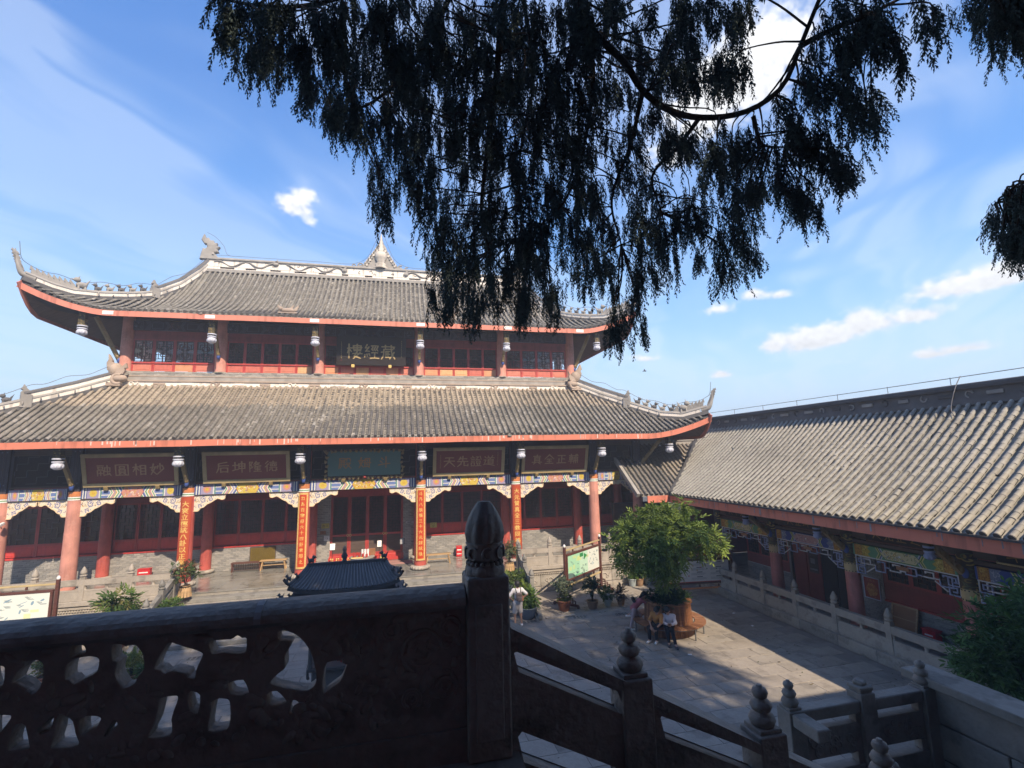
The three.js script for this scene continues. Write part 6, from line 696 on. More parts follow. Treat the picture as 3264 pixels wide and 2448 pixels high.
function potted(label, x, y, z, kind, r, h, ph, pr, o = {}) {
  const t = thing('potted_plant', label, 'potted plant', [x, y, z]); pot(kind, r, h).forEach(([g, m], i) => mesh(i ? (kind === 'vat' ? 'rim' : 'soil') : 'pot', g, m, t)); const cl = [], stems = []; const n = o.n || 9;
  for (let i = 0; i < n; i++) { const a = i * 2.4 + rr(0, .5), q = Math.sqrt((i + .5) / n) * pr, yy = h + ph * (o.low ?? .35) + rr(0, 1) * ph * (1 - (o.low ?? .35)) * (1 - .4 * q / pr); cl.push([Math.cos(a) * q, yy, Math.sin(a) * q, o.r || .14]); stems.push(tube([[rr(-.02, .02), h * .8, rr(-.02, .02)], [Math.cos(a) * q * .3, lerp(h, yy, .5), Math.sin(a) * q * .3], [Math.cos(a) * q, yy, Math.sin(a) * q]], o.thick || .011, 6, 5, .5)); }
  mesh('stem', stems, M.bark, t); foliage('leaves', t, o.geo || sprayB, cl, o.per || 16, leafWhite, o.cols || GREENS, { droop: o.droop ?? .05, s: o.s || .8 }); if (o.under) foliage('under_leaves', t, sprayB, Array.from({ length: 7 }, (_, i) => [Math.cos(i) * r * .6, h + .06, Math.sin(i) * r * .6, .12]), 14, leafWhite, [[.16, .22, .07], [.2, .26, .09]], { droop: -.3, s: .7 }); return t;
}
reseed(211);
potted('large clay pot of silvery leafy plant before the angled green board', 6.72, 0, -19.95, 'clay', .27, .42, .95, .3, { n: 13, cols: [[.17, .21, .14], [.13, .18, .11], [.21, .25, .17]], under: true });
potted('small round tree in a tan pot between the clay pot and pale flower pot', 7.92, 0, -19.85, 'pale', .23, .32, .9, .26, { n: 10, low: .5, cols: DARKG.concat([[.1, .14, .07]]), thick: .016 });
potted('pale blue pot with white-flowering plant next to a brown pot', 8.66, 0, -19.98, 'celadon', .18, .28, .42, .26, { cols: GREENS.concat([[.5, .48, .42]]) });
potted('brown clay pot with a reddish succulent beside the pale blue pot', 9.22, 0, -19.9, 'pale', .17, .3, .42, .16, { n: 6, cols: [[.12, .07, .05], [.1, .09, .05]] });
{ const v = potted('wide blue glazed vat with water plants at the foot of the steps', 5.05, 0, -19.45, 'vat', .34, .42, .5, .2, { n: 6, geo: sprayC, cols: GREENS, s: .9 }); mesh('water', cyl(.29, .29, .01, 0, .35, 0, 20), std([.03, .04, .04], .05), v); for (let i = 0; i < 5; i++) mesh('lotus_leaf', cyl(.09, .1, .008, rr(-.16, .16), .4 + rr(0, .22), rr(-.16, .16), 12), std([.09, .17, .06], .6), v); }
potted('slatted wooden tub with a dense shrub on top of the steps by a couplet column', 5.02, PLAT, -22.45, 'slat', .21, .36, .85, .3, { n: 13, cols: [[.13, .17, .07], [.1, .14, .06], [.17, .2, .09]] });
potted('yellow-green potted shrub on the upper steps below the slatted tub', 4.72, .72, -21.2, 'celadon', .15, .22, .45, .26, { n: 9, cols: [[.16, .22, .05], [.2, .26, .06]] });
potted('leafy shrub in a pot on the steps against the stair balustrade', 5.12, .58, -20.95, 'pale', .16, .24, .6, .28, { n: 10, cols: [[.14, .2, .05], [.1, .17, .045]] });
potted('bright yellow-green bush on the lower steps behind the standing visitor', 5.08, .3, -20.25, 'pale', .18, .26, .62, .3, { n: 12, cols: [[.2, .27, .05], [.15, .23, .05]] });
potted('dark bushy potted shrub on the lowest step behind the blue vat', 5.0, .15, -19.85, 'clay', .2, .28, .5, .32, { n: 12, cols: GREENS });
potted('slim potted shrub with long pointed leaves before the platform wall', -9.4, 0, -20.6, 'clay', .26, .5, 1.75, .5, { n: 15, geo: sprayC, per: 11, cols: GREENS.concat([[.2, .2, .07]]), s: 1.15, thick: .018, low: .2 });
potted('square slatted planter with a twining shrub beside the orange couplet column', -8.02, PLAT, -22.3, 'slat', .2, .42, .95, .4, { n: 13, cols: [[.1, .16, .05], [.07, .12, .04], [.2, .1, .05]] });
potted('bushy pot trailing down the steps beside the far stair balustrade', -8.05, .6, -21.0, 'pale', .2, .25, .5, .35, { n: 12, cols: GREENS });
potted('tall pot of pale leaves at the edge of the wide notice board', -15.6, 0, -21.2, 'clay', .28, .5, 2.0, .6, { n: 14, geo: sprayC, cols: [[.15, .24, .06], [.12, .2, .05]] });
for (const [x, z, k, lab] of [[11.05, -23.0 + .55, 'celadon', 'grey pot of low leaves against the platform wall behind the planter tree'], [11.4, -22.4, 'pale', 'tan pot of low leaves against the platform wall behind the planter tree'], [11.9, -22.5, 'celadon', 'banded white pot against the platform wall behind the planter tree']]) potted(lab, x, 0, z, k, .19, .36, .4, .2, { n: 6 });
potted('wide bowl of yellow flowering plant seen through the carved balustrade', -7.6, 0, -17.6, 'pale', .3, .22, .5, .42, { n: 14, cols: [[.26, .28, .06], [.18, .24, .06]] }); potted('plain grey pot with a small plant beside the yellow flower bowl', -7.0, 0, -17.2, 'celadon', .2, .3, .1, .12, { n: 5 }); potted('clay pot of orange-tinged plant seen through the carved balustrade', -9.9, 0, -17.9, 'clay', .22, .3, .45, .25, { n: 8, cols: [[.24, .2, .06], [.2, .24, .07]] });
// wild shrub beyond the parapet
{ const t = thing('leafy_shrub', 'large dark green leafy shrub rising beyond the stone parapet', 'shrub', [11.75, 0, -6.9]); reseed(221); const st = []; for (let i = 0; i < 9; i++) { const a = i * .7; st.push(tube([[rr(-.1, .1), 0, rr(-.1, .1)], [Math.cos(a) * .4, 1.3, Math.sin(a) * .4], [Math.cos(a) * .9, 2.6, Math.sin(a) * .9]], .045, 10, 6, .3)); } mesh('trunk', st, M.bark, t); const cl = []; for (let i = 0; i < 80; i++) { const a = rr(0, 6.28), el = rr(-.6, 1.5), r = rr(.55, 1); cl.push([Math.cos(a) * Math.cos(el) * 1.5 * r, 2.05 + Math.sin(el) * 1.4 * r, Math.sin(a) * Math.cos(el) * 1.4 * r, rr(.25, .4)]); } for (let i = 0; i < 18; i++) cl.push([rr(-1.2, 1.2), rr(.5, 1.4), rr(-1, 1), .4]); foliage('crown', t, sprayA, cl, 30, leafWhite, [[.07, .15, .04], [.05, .115, .035], [.095, .19, .05]], { droop: .15, s: .85 }); }

// ================================================================ people
function surfaceNet(caps, cell, k) { // caps: [ax, ay, az, ra, bx, by, bz, rb]; smooth union
  let lo = V(1e9, 1e9, 1e9), hi = V(-1e9, -1e9, -1e9); for (const c of caps) for (const o of [0, 4]) { const r = c[o + 3] + cell * 2 + k; lo.min(V(c[o] - r, c[o + 1] - r, c[o + 2] - r)); hi.max(V(c[o] + r, c[o + 1] + r, c[o + 2] + r)); }
  const nx = Math.ceil((hi.x - lo.x) / cell) + 1, ny = Math.ceil((hi.y - lo.y) / cell) + 1, nz = Math.ceil((hi.z - lo.z) / cell) + 1, F = new Float32Array(nx * ny * nz).fill(9);
  for (const [ax, ay, az, ra, bx, by, bz, rb] of caps) { const R = Math.max(ra, rb) + k + cell * 3, dx = bx - ax, dy = by - ay, dz = bz - az, L2 = dx * dx + dy * dy + dz * dz || 1e-9; const ix = (v, l) => Math.floor((v - l) / cell); const x0 = Math.max(0, ix(Math.min(ax, bx) - R, lo.x)), x1 = Math.min(nx - 1, ix(Math.max(ax, bx) + R, lo.x) + 1), y0 = Math.max(0, ix(Math.min(ay, by) - R, lo.y)), y1 = Math.min(ny - 1, ix(Math.max(ay, by) + R, lo.y) + 1), z0 = Math.max(0, ix(Math.min(az, bz) - R, lo.z)), z1 = Math.min(nz - 1, ix(Math.max(az, bz) + R, lo.z) + 1);
    for (let z = z0; z <= z1; z++) for (let y = y0; y <= y1; y++) for (let x = x0; x <= x1; x++) { const px = lo.x + x * cell - ax, py = lo.y + y * cell - ay, pz = lo.z + z * cell - az, t = clamp((px * dx + py * dy + pz * dz) / L2), d = Math.hypot(px - dx * t, py - dy * t, pz - dz * t) - lerp(ra, rb, t), i = (z * ny + y) * nx + x, f = F[i], h = Math.max(k - Math.abs(f - d), 0) / k; F[i] = Math.min(f, d) - h * h * k * .25; } }
  const id = new Int32Array(nx * ny * nz).fill(-1), pos = [], idx = [], at = (x, y, z) => F[(z * ny + y) * nx + x];
  for (let z = 0; z < nz - 1; z++) for (let y = 0; y < ny - 1; y++) for (let x = 0; x < nx - 1; x++) { let sx = 0, sy = 0, sz = 0, n = 0, neg = 0; const v = []; for (let c = 0; c < 8; c++) { const q = at(x + (c & 1), y + (c >> 1 & 1), z + (c >> 2)); v.push(q); if (q < 0) neg++; } if (!neg || neg === 8) continue; for (const [a, b] of NET) if (v[a] < 0 !== v[b] < 0) { const t = v[a] / (v[a] - v[b]); sx += (a & 1) + t * ((b & 1) - (a & 1)); sy += (a >> 1 & 1) + t * ((b >> 1 & 1) - (a >> 1 & 1)); sz += (a >> 2) + t * ((b >> 2) - (a >> 2)); n++; } id[(z * ny + y) * nx + x] = pos.length / 3; pos.push(lo.x + (x + sx / n) * cell, lo.y + (y + sy / n) * cell, lo.z + (z + sz / n) * cell); }
  const q = (a, b, c, d, flip) => { if (a < 0 || b < 0 || c < 0 || d < 0) return; flip ? idx.push(a, c, b, a, d, c) : idx.push(a, b, c, a, c, d); };
  for (let z = 1; z < nz - 1; z++) for (let y = 1; y < ny - 1; y++) for (let x = 1; x < nx - 1; x++) { const f = at(x, y, z) < 0, I = (a, b, c) => id[(c * ny + b) * nx + a]; if (f !== at(x + 1, y, z) < 0) q(I(x, y - 1, z - 1), I(x, y, z - 1), I(x, y, z), I(x, y - 1, z), !f); if (f !== at(x, y + 1, z) < 0) q(I(x - 1, y, z - 1), I(x - 1, y, z), I(x, y, z), I(x, y, z - 1), !f); if (f !== at(x, y, z + 1) < 0) q(I(x - 1, y - 1, z), I(x, y - 1, z), I(x, y, z), I(x - 1, y, z), !f); }
  const g = new THREE.BufferGeometry(); g.setAttribute('position', new THREE.Float32BufferAttribute(pos, 3)); g.setIndex(idx); g.computeVertexNormals(); return g;
}
const NET = [[0, 1], [2, 3], [4, 5], [6, 7], [0, 2], [1, 3], [4, 6], [5, 7], [0, 4], [1, 5], [2, 6], [3, 7]];
const cap = (a, ra, b, rb) => [...a, ra, ...b, rb];
const mix3 = (a, b, t) => a.map((v, i) => lerp(v, b[i], t));
function hand(w, e, dir, curl, side) { // palm and five fingers from the wrist; dir along the hand, curl bends towards curl
  const D = V(...dir).normalize(), C = V(...curl).normalize(), S = V().crossVectors(D, C).normalize().multiplyScalar(side), P = (d, s, c) => V(...w).addScaledVector(D, d).addScaledVector(S, s).addScaledVector(C, c).toArray(), out = [cap(P(0, 0, 0), .026, P(.05, .012, 0), .022), cap(P(.02, -.012, 0), .02, P(.07, -.022, 0), .018), cap(P(.03, .01, 0), .02, P(.075, .022, 0), .017)];
  [[-.03, .062], [-.01, .074], [.011, .08], [.031, .07]].forEach(([s, L]) => { const k = P(.075, s, .004), m = P(.075 + L * .5, s * 1.1, .018), t = P(.075 + L * .75, s * 1.1, .05); out.push(cap(k, .0095, m, .0088), cap(m, .0088, t, .0075)); }); out.push(cap(P(.02, .03, .004), .012, P(.05, .055, .014), .0105), cap(P(.05, .055, .014), .0105, P(.085, .058, .03), .009)); return out;
}
function person(label, pos, turn, J, C, group) {
  const p = thing('person', label, 'person', pos, turn, group), s = C.s || 1, body = [];
  const limb = (a, b, ra, rb) => cap(J[a], ra * s, J[b], rb * s), hd = J.head, nk = J.neck, up = V(hd[0] - nk[0], hd[1] - nk[1], hd[2] - nk[2]).normalize(), fw = V(...(J.face || [0, 0, 1])).normalize(), rt = V().crossVectors(up, fw).normalize(), H = (u, r, f) => V(...hd).addScaledVector(up, u * s).addScaledVector(rt, r * s).addScaledVector(fw, f * s).toArray();
  const torso = (g = 0) => [cap(J.pelvis, .115 * s + g, mix3(J.pelvis, J.chest, .5), .105 * s + g), cap(mix3(J.pelvis, J.chest, .5), .105 * s + g, J.chest, .115 * s + g), cap(J.shL, .055 * s + g, J.shR, .055 * s + g), cap(J.hipL, .085 * s + g, J.hipR, .085 * s + g), cap(mix3(J.chest, J.shL, .6), .075 * s + g, mix3(J.chest, J.shR, .6), .075 * s + g)];
  body.push(...torso(-.012), cap(nk, .052 * s, mix3(nk, hd, .6), .046 * s)); for (const S of ['L', 'R']) body.push(limb('sh' + S, 'el' + S, .045, .036), limb('el' + S, 'wr' + S, .036, .024), limb('hip' + S, 'kn' + S, .075, .05), limb('kn' + S, 'an' + S, .05, .034), cap(J['an' + S], .036 * s, J['to' + S], .03 * s));
  const head = [cap(H(.035, 0, -.012), .088 * s, H(.02, 0, .012), .08 * s), cap(H(.0, 0, .015), .07 * s, H(-.075, 0, .045), .042 * s), cap(H(.01, 0, .085), .012 * s, H(-.025, 0, .105), .014 * s), cap(H(.0, .085, 0), .016 * s, H(-.03, .083, 0), .014 * s), cap(H(.0, -.085, 0), .016 * s, H(-.03, -.083, 0), .014 * s), cap(H(-.06, -.02, .083), .009 * s, H(-.06, .02, .083), .009 * s), cap(H(-.1, 0, -.01), .04 * s, H(-.05, 0, 0), .05 * s)];
  const parts = [surfaceNet(body, .016, .035), surfaceNet(head, .008, .02)]; for (const S of ['L', 'R']) { const w = J['wr' + S], e = J['el' + S], d = J['hd' + S] || [w[0] - e[0], w[1] - e[1], w[2] - e[2]]; parts.push(surfaceNet(hand(w, e, d, J['cu' + S] || [0, 0, 1], S === 'L' ? 1 : -1), .0045, .006)); }
  mesh('body', mergeGeometries(parts.map((g) => { const c = g.clone(); return c; }).map(clean), false), C.skin || (M.skin ||= std([.46, .27, .19], .55)), p);
  const sl = C.sleeve ?? .7, shirt = torso(.016); for (const S of ['L', 'R']) { shirt.push(cap(J['sh' + S], .062 * s, mix3(J['sh' + S], J['el' + S], Math.min(1, sl)), .058 * s)); if (sl > 1) shirt.push(cap(J['el' + S], .052 * s, mix3(J['el' + S], J['wr' + S], sl - 1), .04 * s)); } shirt.push(cap(J.chest, .12 * s, mix3(J.chest, nk, .55), .06 * s)); mesh('shirt', surfaceNet(shirt, .015, .035), C.shirt, p);
  const tl = C.legs ?? 2, tr = [cap(J.hipL, .1 * s, J.hipR, .1 * s), cap(J.pelvis, .118 * s, J.pelvis, .118 * s)]; for (const S of ['L', 'R']) { tr.push(cap(J['hip' + S], .1 * s, mix3(J['hip' + S], J['kn' + S], Math.min(1, tl)), (tl < 1 ? .092 : .07) * s)); if (tl > 1) tr.push(cap(J['kn' + S], .07 * s, mix3(J['kn' + S], J['an' + S], tl - 1), .052 * s)); } mesh('trousers', surfaceNet(tr, .015, .03), C.trousers, p);
  for (const S of ['L', 'R']) { const a = J['an' + S], t = J['to' + S], h = [a[0] * 1.25 - t[0] * .25, Math.min(a[1], t[1] + .03) - .02, a[2] * 1.25 - t[2] * .25]; mesh('shoe', surfaceNet([cap([h[0], h[1], h[2]], .042 * s, t, .04 * s), cap(a, .042 * s, [a[0], a[1] - .03, a[2]], .045 * s)], .01, .02), C.shoes, p); }
  const hair = [cap(H(.06, 0, -.03), .088 * s, H(.05, 0, .02), .08 * s), cap(H(.03, 0, -.05), .085 * s, H(-.03, 0, -.055), .065 * s), cap(H(.04, .05, -.02), .055 * s, H(-.01, .06, -.03), .04 * s), cap(H(.04, -.05, -.02), .055 * s, H(-.01, -.06, -.03), .04 * s)]; if (C.long) hair.push(cap(H(0, 0, -.07), .06 * s, H(-.16, 0, -.09), .05 * s)); if (C.braid) hair.push(cap(H(-.02, -.07, -.02), .03 * s, H(-.2, -.09, .03), .022 * s)); mesh('hair', surfaceNet(hair, .01, .025), C.hair || M.black, p);
  for (const r of [-.032, .032]) mesh('eye', ball(.009 * s, ...H(.005, r, .082), 1, 6), M.black, p); return p;
}
const cloth = (r, g, b) => std([r, g, b], .9, { map: grainTex });
{ // standing visitor, hands on hips, back to the terrace
  const J = { head: [0, 1.49, .02], neck: [0, 1.35, 0], face: [.05, .0, 1], chest: [0, 1.2, 0], pelvis: [0, .9, 0], shL: [.165, 1.3, 0], shR: [-.165, 1.3, 0], elL: [.36, 1.1, -.06], elR: [-.36, 1.12, -.06], wrL: [.19, .95, .04], wrR: [-.19, .95, .04], hipL: [.085, .84, 0], hipR: [-.085, .84, 0], knL: [.115, .45, .02], knR: [-.115, .45, .02], anL: [.13, .085, -.03], anR: [-.13, .085, -.03], toL: [.16, .045, .12], toR: [-.16, .045, .12], cuL: [-1, 0, 0], cuR: [1, 0, 0], hdL: [-.5, -.5, .6], hdR: [.5, -.5, .6] };
  const p = person('person in white tee and shorts with a backpack, hands on hips', [4.47, 0, -18.7], Math.PI + .12, J, { shirt: cloth(.74, .75, .79), sleeve: .85, trousers: cloth(.60, .59, .60), legs: .8, shoes: std([.78, .78, .78], .6), skin: std([.42, .25, .18], .55) });
  const b = thing('backpack', 'small grey-brown backpack worn by the standing visitor', 'backpack', [4.47, 0, -18.7], Math.PI + .12); mesh('bag', [rbox(.24, .3, .12, 0, 1.09, -.175, .05), rbox(.18, .14, .06, 0, 1.02, -.25, .03)], cloth(.26, .20, .17), b); mesh('strap', [-1, 1].map((s) => tube([[s * .08, 1.2, -.14], [s * .1, 1.34, -.08], [s * .11, 1.375, .0], [s * .11, 1.28, .125], [s * .12, 1.1, .12], [s * .12, .98, -.1]], .014, 20, 6)), M.black, b); mesh('zip', rbox(.2, .01, .005, 0, 1.16, -.237, .002), M.black, b); mesh('bottle', cyl(.03, .03, .17, -.15, .93, -.14, 10), std([.5, .2, .14], .5), b);
}
const seatX = 9.52, seatZ = -16.68;
{ // couple seated on the ring bench
  const A = -.9, q = V(seatX + Math.sin(A) * .98, 0, seatZ + Math.cos(A) * .98);
  const J = { head: [.1, .99, .24], neck: [.07, .88, .17], face: [.55, -.45, .8], chest: [.04, .76, .1], pelvis: [0, .53, 0], shL: [.21, .82, .13], shR: [-.12, .83, .1], elL: [.24, .62, .27], elR: [-.2, .62, .2], wrL: [.14, .5, .42], wrR: [-.05, .52, .42], hipL: [.09, .5, .03], hipR: [-.09, .5, .03], knL: [.12, .47, .42], knR: [-.13, .46, .42], anL: [.1, .085, .38], anR: [-.12, .085, .44], toL: [.12, .045, .53], toR: [-.13, .045, .6], cuL: [-.4, -1, 0], cuR: [.4, -1, 0] };
  person('seated person in an orange tee and black trousers leaning towards a companion', [q.x, 0, q.z], A, J, { shirt: cloth(.56, .27, .08), sleeve: .9, trousers: cloth(.016, .016, .02), legs: 1.95, shoes: std([.8, .8, .8], .6), skin: std([.42, .25, .18], .55) });
  const B = -.5, r = V(seatX + Math.sin(B) * .98, 0, seatZ + Math.cos(B) * .98);
  const K = { head: [-.04, 1.0, .16], neck: [-.02, .89, .11], face: [-.1, -.7, .7], chest: [0, .76, .06], pelvis: [0, .52, 0], shL: [.16, .82, .07], shR: [-.16, .82, .07], elL: [.2, .62, .14], elR: [-.2, .62, .14], wrL: [.06, .6, .3], wrR: [-.05, .6, .3], hipL: [.08, .5, .03], hipR: [-.08, .5, .03], knL: [.07, .48, .42], knR: [-.07, .46, .42], anL: [.16, .085, .66], anR: [-.05, .085, .5], toL: [.2, .05, .8], toR: [-.06, .045, .65], cuL: [-1, .3, 0], cuR: [1, .3, 0], hdL: [-.4, .2, .6], hdR: [.4, .2, .6] };
  person('seated person in a white long-sleeved top and black trousers holding a phone', [r.x, 0, r.z], B, K, { shirt: cloth(.72, .70, .78), sleeve: 1.85, trousers: cloth(.016, .016, .02), legs: 1.85, shoes: std([.06, .06, .065], .6), skin: std([.48, .3, .22], .55), long: true, braid: true, s: .96 });
  const ph = thing('phone', 'dark phone held by the seated person in white', 'phone', [r.x, 0, r.z], B); mesh('case', rbox(.075, .008, .15, 0, .63, .4, .003, -.6), M.black, ph); mesh('screen', rbox(.066, .002, .14, 0, .635, .402, .001, -.6), std([.1, .11, .13], .1), ph);
}
{ // child kneeling on the bench, leaning over the rim
  const a = -1.95, q = V(seatX + Math.sin(a) * 1.14, 0, seatZ + Math.cos(a) * 1.14);
  const J = { head: [0, 1.2, .34], neck: [0, 1.08, .26], face: [.1, -.5, .9], chest: [0, .98, .16], pelvis: [0, .74, -.06], shL: [.13, 1.04, .22], shR: [-.13, 1.04, .22], elL: [.17, .98, .38], elR: [-.17, .98, .38], wrL: [.1, .985, .55], wrR: [-.1, .985, .55], hipL: [.07, .7, -.05], hipR: [-.07, .7, -.05], knL: [.08, .5, .16], knR: [-.09, .42, -.1], anL: [.09, .5, -.2], anR: [-.1, .1, -.2], toL: [.1, .44, -.32], toR: [-.1, .05, -.08], cuL: [0, -1, 0], cuR: [0, -1, 0] };
  person('child in a pink top and pale trousers kneeling on the ring bench', [q.x, 0, q.z], a + Math.PI, J, { shirt: cloth(.50, .17, .20), sleeve: .9, trousers: cloth(.52, .42, .46), legs: 1.9, shoes: std([.75, .75, .75], .6), skin: std([.46, .28, .2], .55), s: .86, long: true });
  const b = thing('shoulder_bag', 'dark shoulder bag slung on the back of the kneeling child', 'bag', [q.x, 0, q.z], a + Math.PI); mesh('bag', rbox(.24, .2, .12, .02, 1.03, -.04, .05, -.5), M.black, b); mesh('strap', tube([[.1, 1.02, 0], [.12, 1.13, .18], [.05, 1.04, .31], [-.08, .9, .24]], .01, 16, 5), M.black, b);
}
// small litter on the paving
reseed(231); for (const [x, z, lab] of [[9.0, -14.6, 'scrap of white paper on the paving before the seated couple'], [12.9, -17.6, 'scrap of white paper on the shaded paving by the gallery'], [12.6, -16.2, 'crumpled pale leaf on the shaded paving by the gallery'], [13.2, -11.1, 'white paper cup scrap at the foot of the gallery base']]) { const g = sheet(4, 4, (u, v) => V((u - .5) * .12, .006 + .02 * Math.abs(Math.sin(u * 7 + v * 5)), (v - .5) * .09)); const m = mesh('paper_scrap', g, M.plasticWhite); m.position.set(x, 0, z); m.rotation.y = rr(0, 3); tag(m, lab, 'litter'); }

// ================================================================ upper terrace where the photograph is taken
const ZF = -3.2, TF = 4.5;
const smoothPoly = (pts, n = 3) => { const c = new THREE.CatmullRomCurve3(pts.map(([x, y]) => V(x, y, 0)), true, 'catmullrom', .35); return c.getPoints(pts.length * n).slice(0, -1).map((p) => new THREE.Vector2(p.x, p.y)); };
function slabWithHoles(out, holes, depth, zFront, bevel = .007) { const s = new THREE.Shape(out.map(([x, y]) => new THREE.Vector2(x, y))); for (const h of holes) s.holes.push(new THREE.Path(h)); const g = new THREE.ExtrudeGeometry(s, { depth: depth - 2 * bevel, bevelEnabled: true, bevelSize: bevel, bevelOffset: -bevel, bevelThickness: bevel, bevelSegments: 2, curveSegments: 4 }); return g.translate(0, 0, zFront - depth + bevel); }
{
  const tr = thing('terrace', 'dark stone terrace holding the carved balustrade', 'terrace'); tr.userData.kind = 'structure'; delete tr.userData.category;
  mesh('floor', [span(-16, .75, TF - .3, TF, -3.5, 9), span(.75, 13, TF - .3, TF, .7, 9)], M.stoneMid, tr); mesh('retaining_wall', [span(-16, .72, 0, TF - .3, -3.5, -3.1), span(.72, 13, 0, TF - .3, .6, .8)], M.stoneMid, tr);
  for (let k = 0; k < 13; k++) mesh('step', rspan(.72 + k * .285, 1.03 + k * .285, 1.8, TF - .16 * (k + 1), -3.15, .6, .015), M.stoneMid, tr);
  mesh('landing', [span(3.0, 6.3, 0, 2.42, -5.15, .6)], M.stoneMid, tr);
}
{
  const b = thing('carved_balustrade', 'very dark carved openwork stone balustrade with a lotus-bud post', 'balustrade');
  const PT = .11, P = (k, ox, oy, l) => { const f = l.map(([x, y]) => onZ(ox + x * k, oy + y * k, ZF)), r = l.map(([x, y]) => onZ(ox + x * k, oy + y * k, ZF - PT)), cx = f.reduce((s, q) => s + q.x, 0) / f.length, cy = f.reduce((s, q) => s + q.y, 0) / f.length; return f.map((q, i) => [q.x < cx ? lerp(q.x, r[i].x, .3) : q.x, q.y < cy ? lerp(q.y, r[i].y, .55) : q.y]); }, a = (l) => P(.3617, 0, 1960, l), c = (l) => P(.434, 700, 1900, l);
  const H = [a([[-90, 450], [20, 455], [35, 490], [25, 580], [-60, 610]]), a([[270, 410], [325, 402], [378, 445], [370, 550], [325, 635], [280, 660], [250, 600], [190, 565], [150, 555], [190, 500], [245, 450]]), a([[655, 275], [700, 262], [735, 275], [757, 298], [700, 325], [655, 340]]), a([[625, 440], [700, 385], [780, 368], [850, 378], [870, 405], [860, 450], [820, 490], [750, 525], [690, 570], [650, 535], [612, 525]]), a([[1015, 270], [1080, 258], [1135, 275], [1190, 268], [1245, 330], [1260, 380], [1268, 440], [1220, 500], [1190, 560], [1140, 595], [1110, 600], [1065, 540], [1045, 480], [1060, 420], [1020, 400]]), a([[1480, 285], [1520, 243], [1580, 260], [1640, 290], [1700, 305], [1785, 345], [1745, 410], [1725, 470], [1715, 520], [1660, 515], [1640, 480], [1540, 455], [1480, 480], [1440, 450], [1390, 435], [1420, 380]]), a([[1868, 235], [2050, 215], [2090, 182], [2130, 205], [2170, 210], [2165, 290], [2090, 310], [1990, 300], [1890, 310]]), a([[2025, 605], [2140, 575], [2190, 630], [2185, 665], [2120, 672], [2050, 650]]), a([[-60, 905], [90, 890], [50, 970], [-20, 1060], [-70, 1080]]), a([[190, 960], [215, 975], [255, 1080], [250, 1125], [120, 1140], [135, 1060]]), a([[470, 895], [440, 970], [395, 1000], [380, 965]]), a([[545, 885], [590, 880], [635, 940], [665, 1000], [690, 1100], [500, 1120], [520, 1010]]), a([[735, 930], [770, 895], [840, 895], [885, 915], [850, 950], [800, 970], [740, 1010]]), a([[1000, 935], [1030, 965], [980, 1010], [950, 1010]]), a([[1440, 735], [1555, 715], [1560, 760], [1530, 840], [1510, 880], [1515, 920], [1500, 1010], [1340, 1030], [1390, 910], [1420, 820]]), a([[1700, 672], [1760, 710], [1745, 820], [1700, 800], [1675, 740]]), a([[1880, 770], [1950, 738], [2010, 750], [2025, 800], [2030, 870], [2000, 960], [1860, 970], [1880, 830]]), c([[440, 265], [490, 255], [560, 285], [620, 340], [670, 420], [700, 500], [710, 590], [690, 630], [640, 660], [560, 655], [470, 640], [385, 605], [440, 540], [490, 500], [490, 440], [510, 400], [535, 350], [510, 335], [445, 330]]), c([[795, 490], [930, 478], [930, 520], [890, 590], [830, 640], [775, 680], [765, 600]]), c([[360, 720], [420, 700], [490, 740], [440, 770], [375, 760]]), c([[235, 850], [250, 830], [278, 862], [255, 878]]), c([[515, 820], [545, 765], [590, 795], [540, 830]])];
  const holes = H.map((h) => smoothPoly(h)); const x1 = .43;
  for (const dx of [0, -2.735]) mesh('openwork_panel', slabWithHoles([[-2.3 + dx, 4.6], [x1 + dx, 4.6], [x1 + dx, 5.4], [-2.3 + dx, 5.4]], dx ? holes.slice(1).map((h) => h.map((p) => new THREE.Vector2(p.x + dx, p.y))) : holes.filter((h) => Math.min(...h.map((p) => p.x)) > -2.2 && h === h), PT, ZF), M.stoneDark, b);
  mesh('base_slab', [span(-6, x1, TF, 4.68, ZF - .17, ZF + .02)], M.stoneDark, b);
  const rp = []; for (let i = 0; i <= 10; i++) { const t = Math.PI * i / 10; rp.push([.135 * Math.cos(t), .05 + .075 * Math.sin(t)]); } rp.push([-.135, .03], [-.09, .0], [.09, .0], [.135, .03]); const rail = outline(rp, 6.45 + x1 - .02, 0).rotateY(Math.PI / 2).translate((-6.45 + x1) / 2, 5.37, ZF - .06); mesh('rail', rail, M.stoneDark, b);
  mesh('repair_patch', outline([[.139, .03], [.139, .06], [.12, .09], [.08, .118], [.04, .127], [.0, .128], [0, .1], [.07, .08], [.11, .05], [.11, .03]], .035).rotateY(-Math.PI / 2).translate(-.755, 5.371, ZF - .06), M.paleChip, b);
  const px = .565, pz = ZF - .07; mesh('post', [rbox(.27, 1.05, .27, px, TF + .525, pz, .018)], M.stoneDark, b); mesh('post_panel', [rbox(.17, .78, .02, px, TF + .5, pz + .136, .012), rbox(.02, .78, .17, px + .136, TF + .5, pz, .012)], M.stoneDark, b);
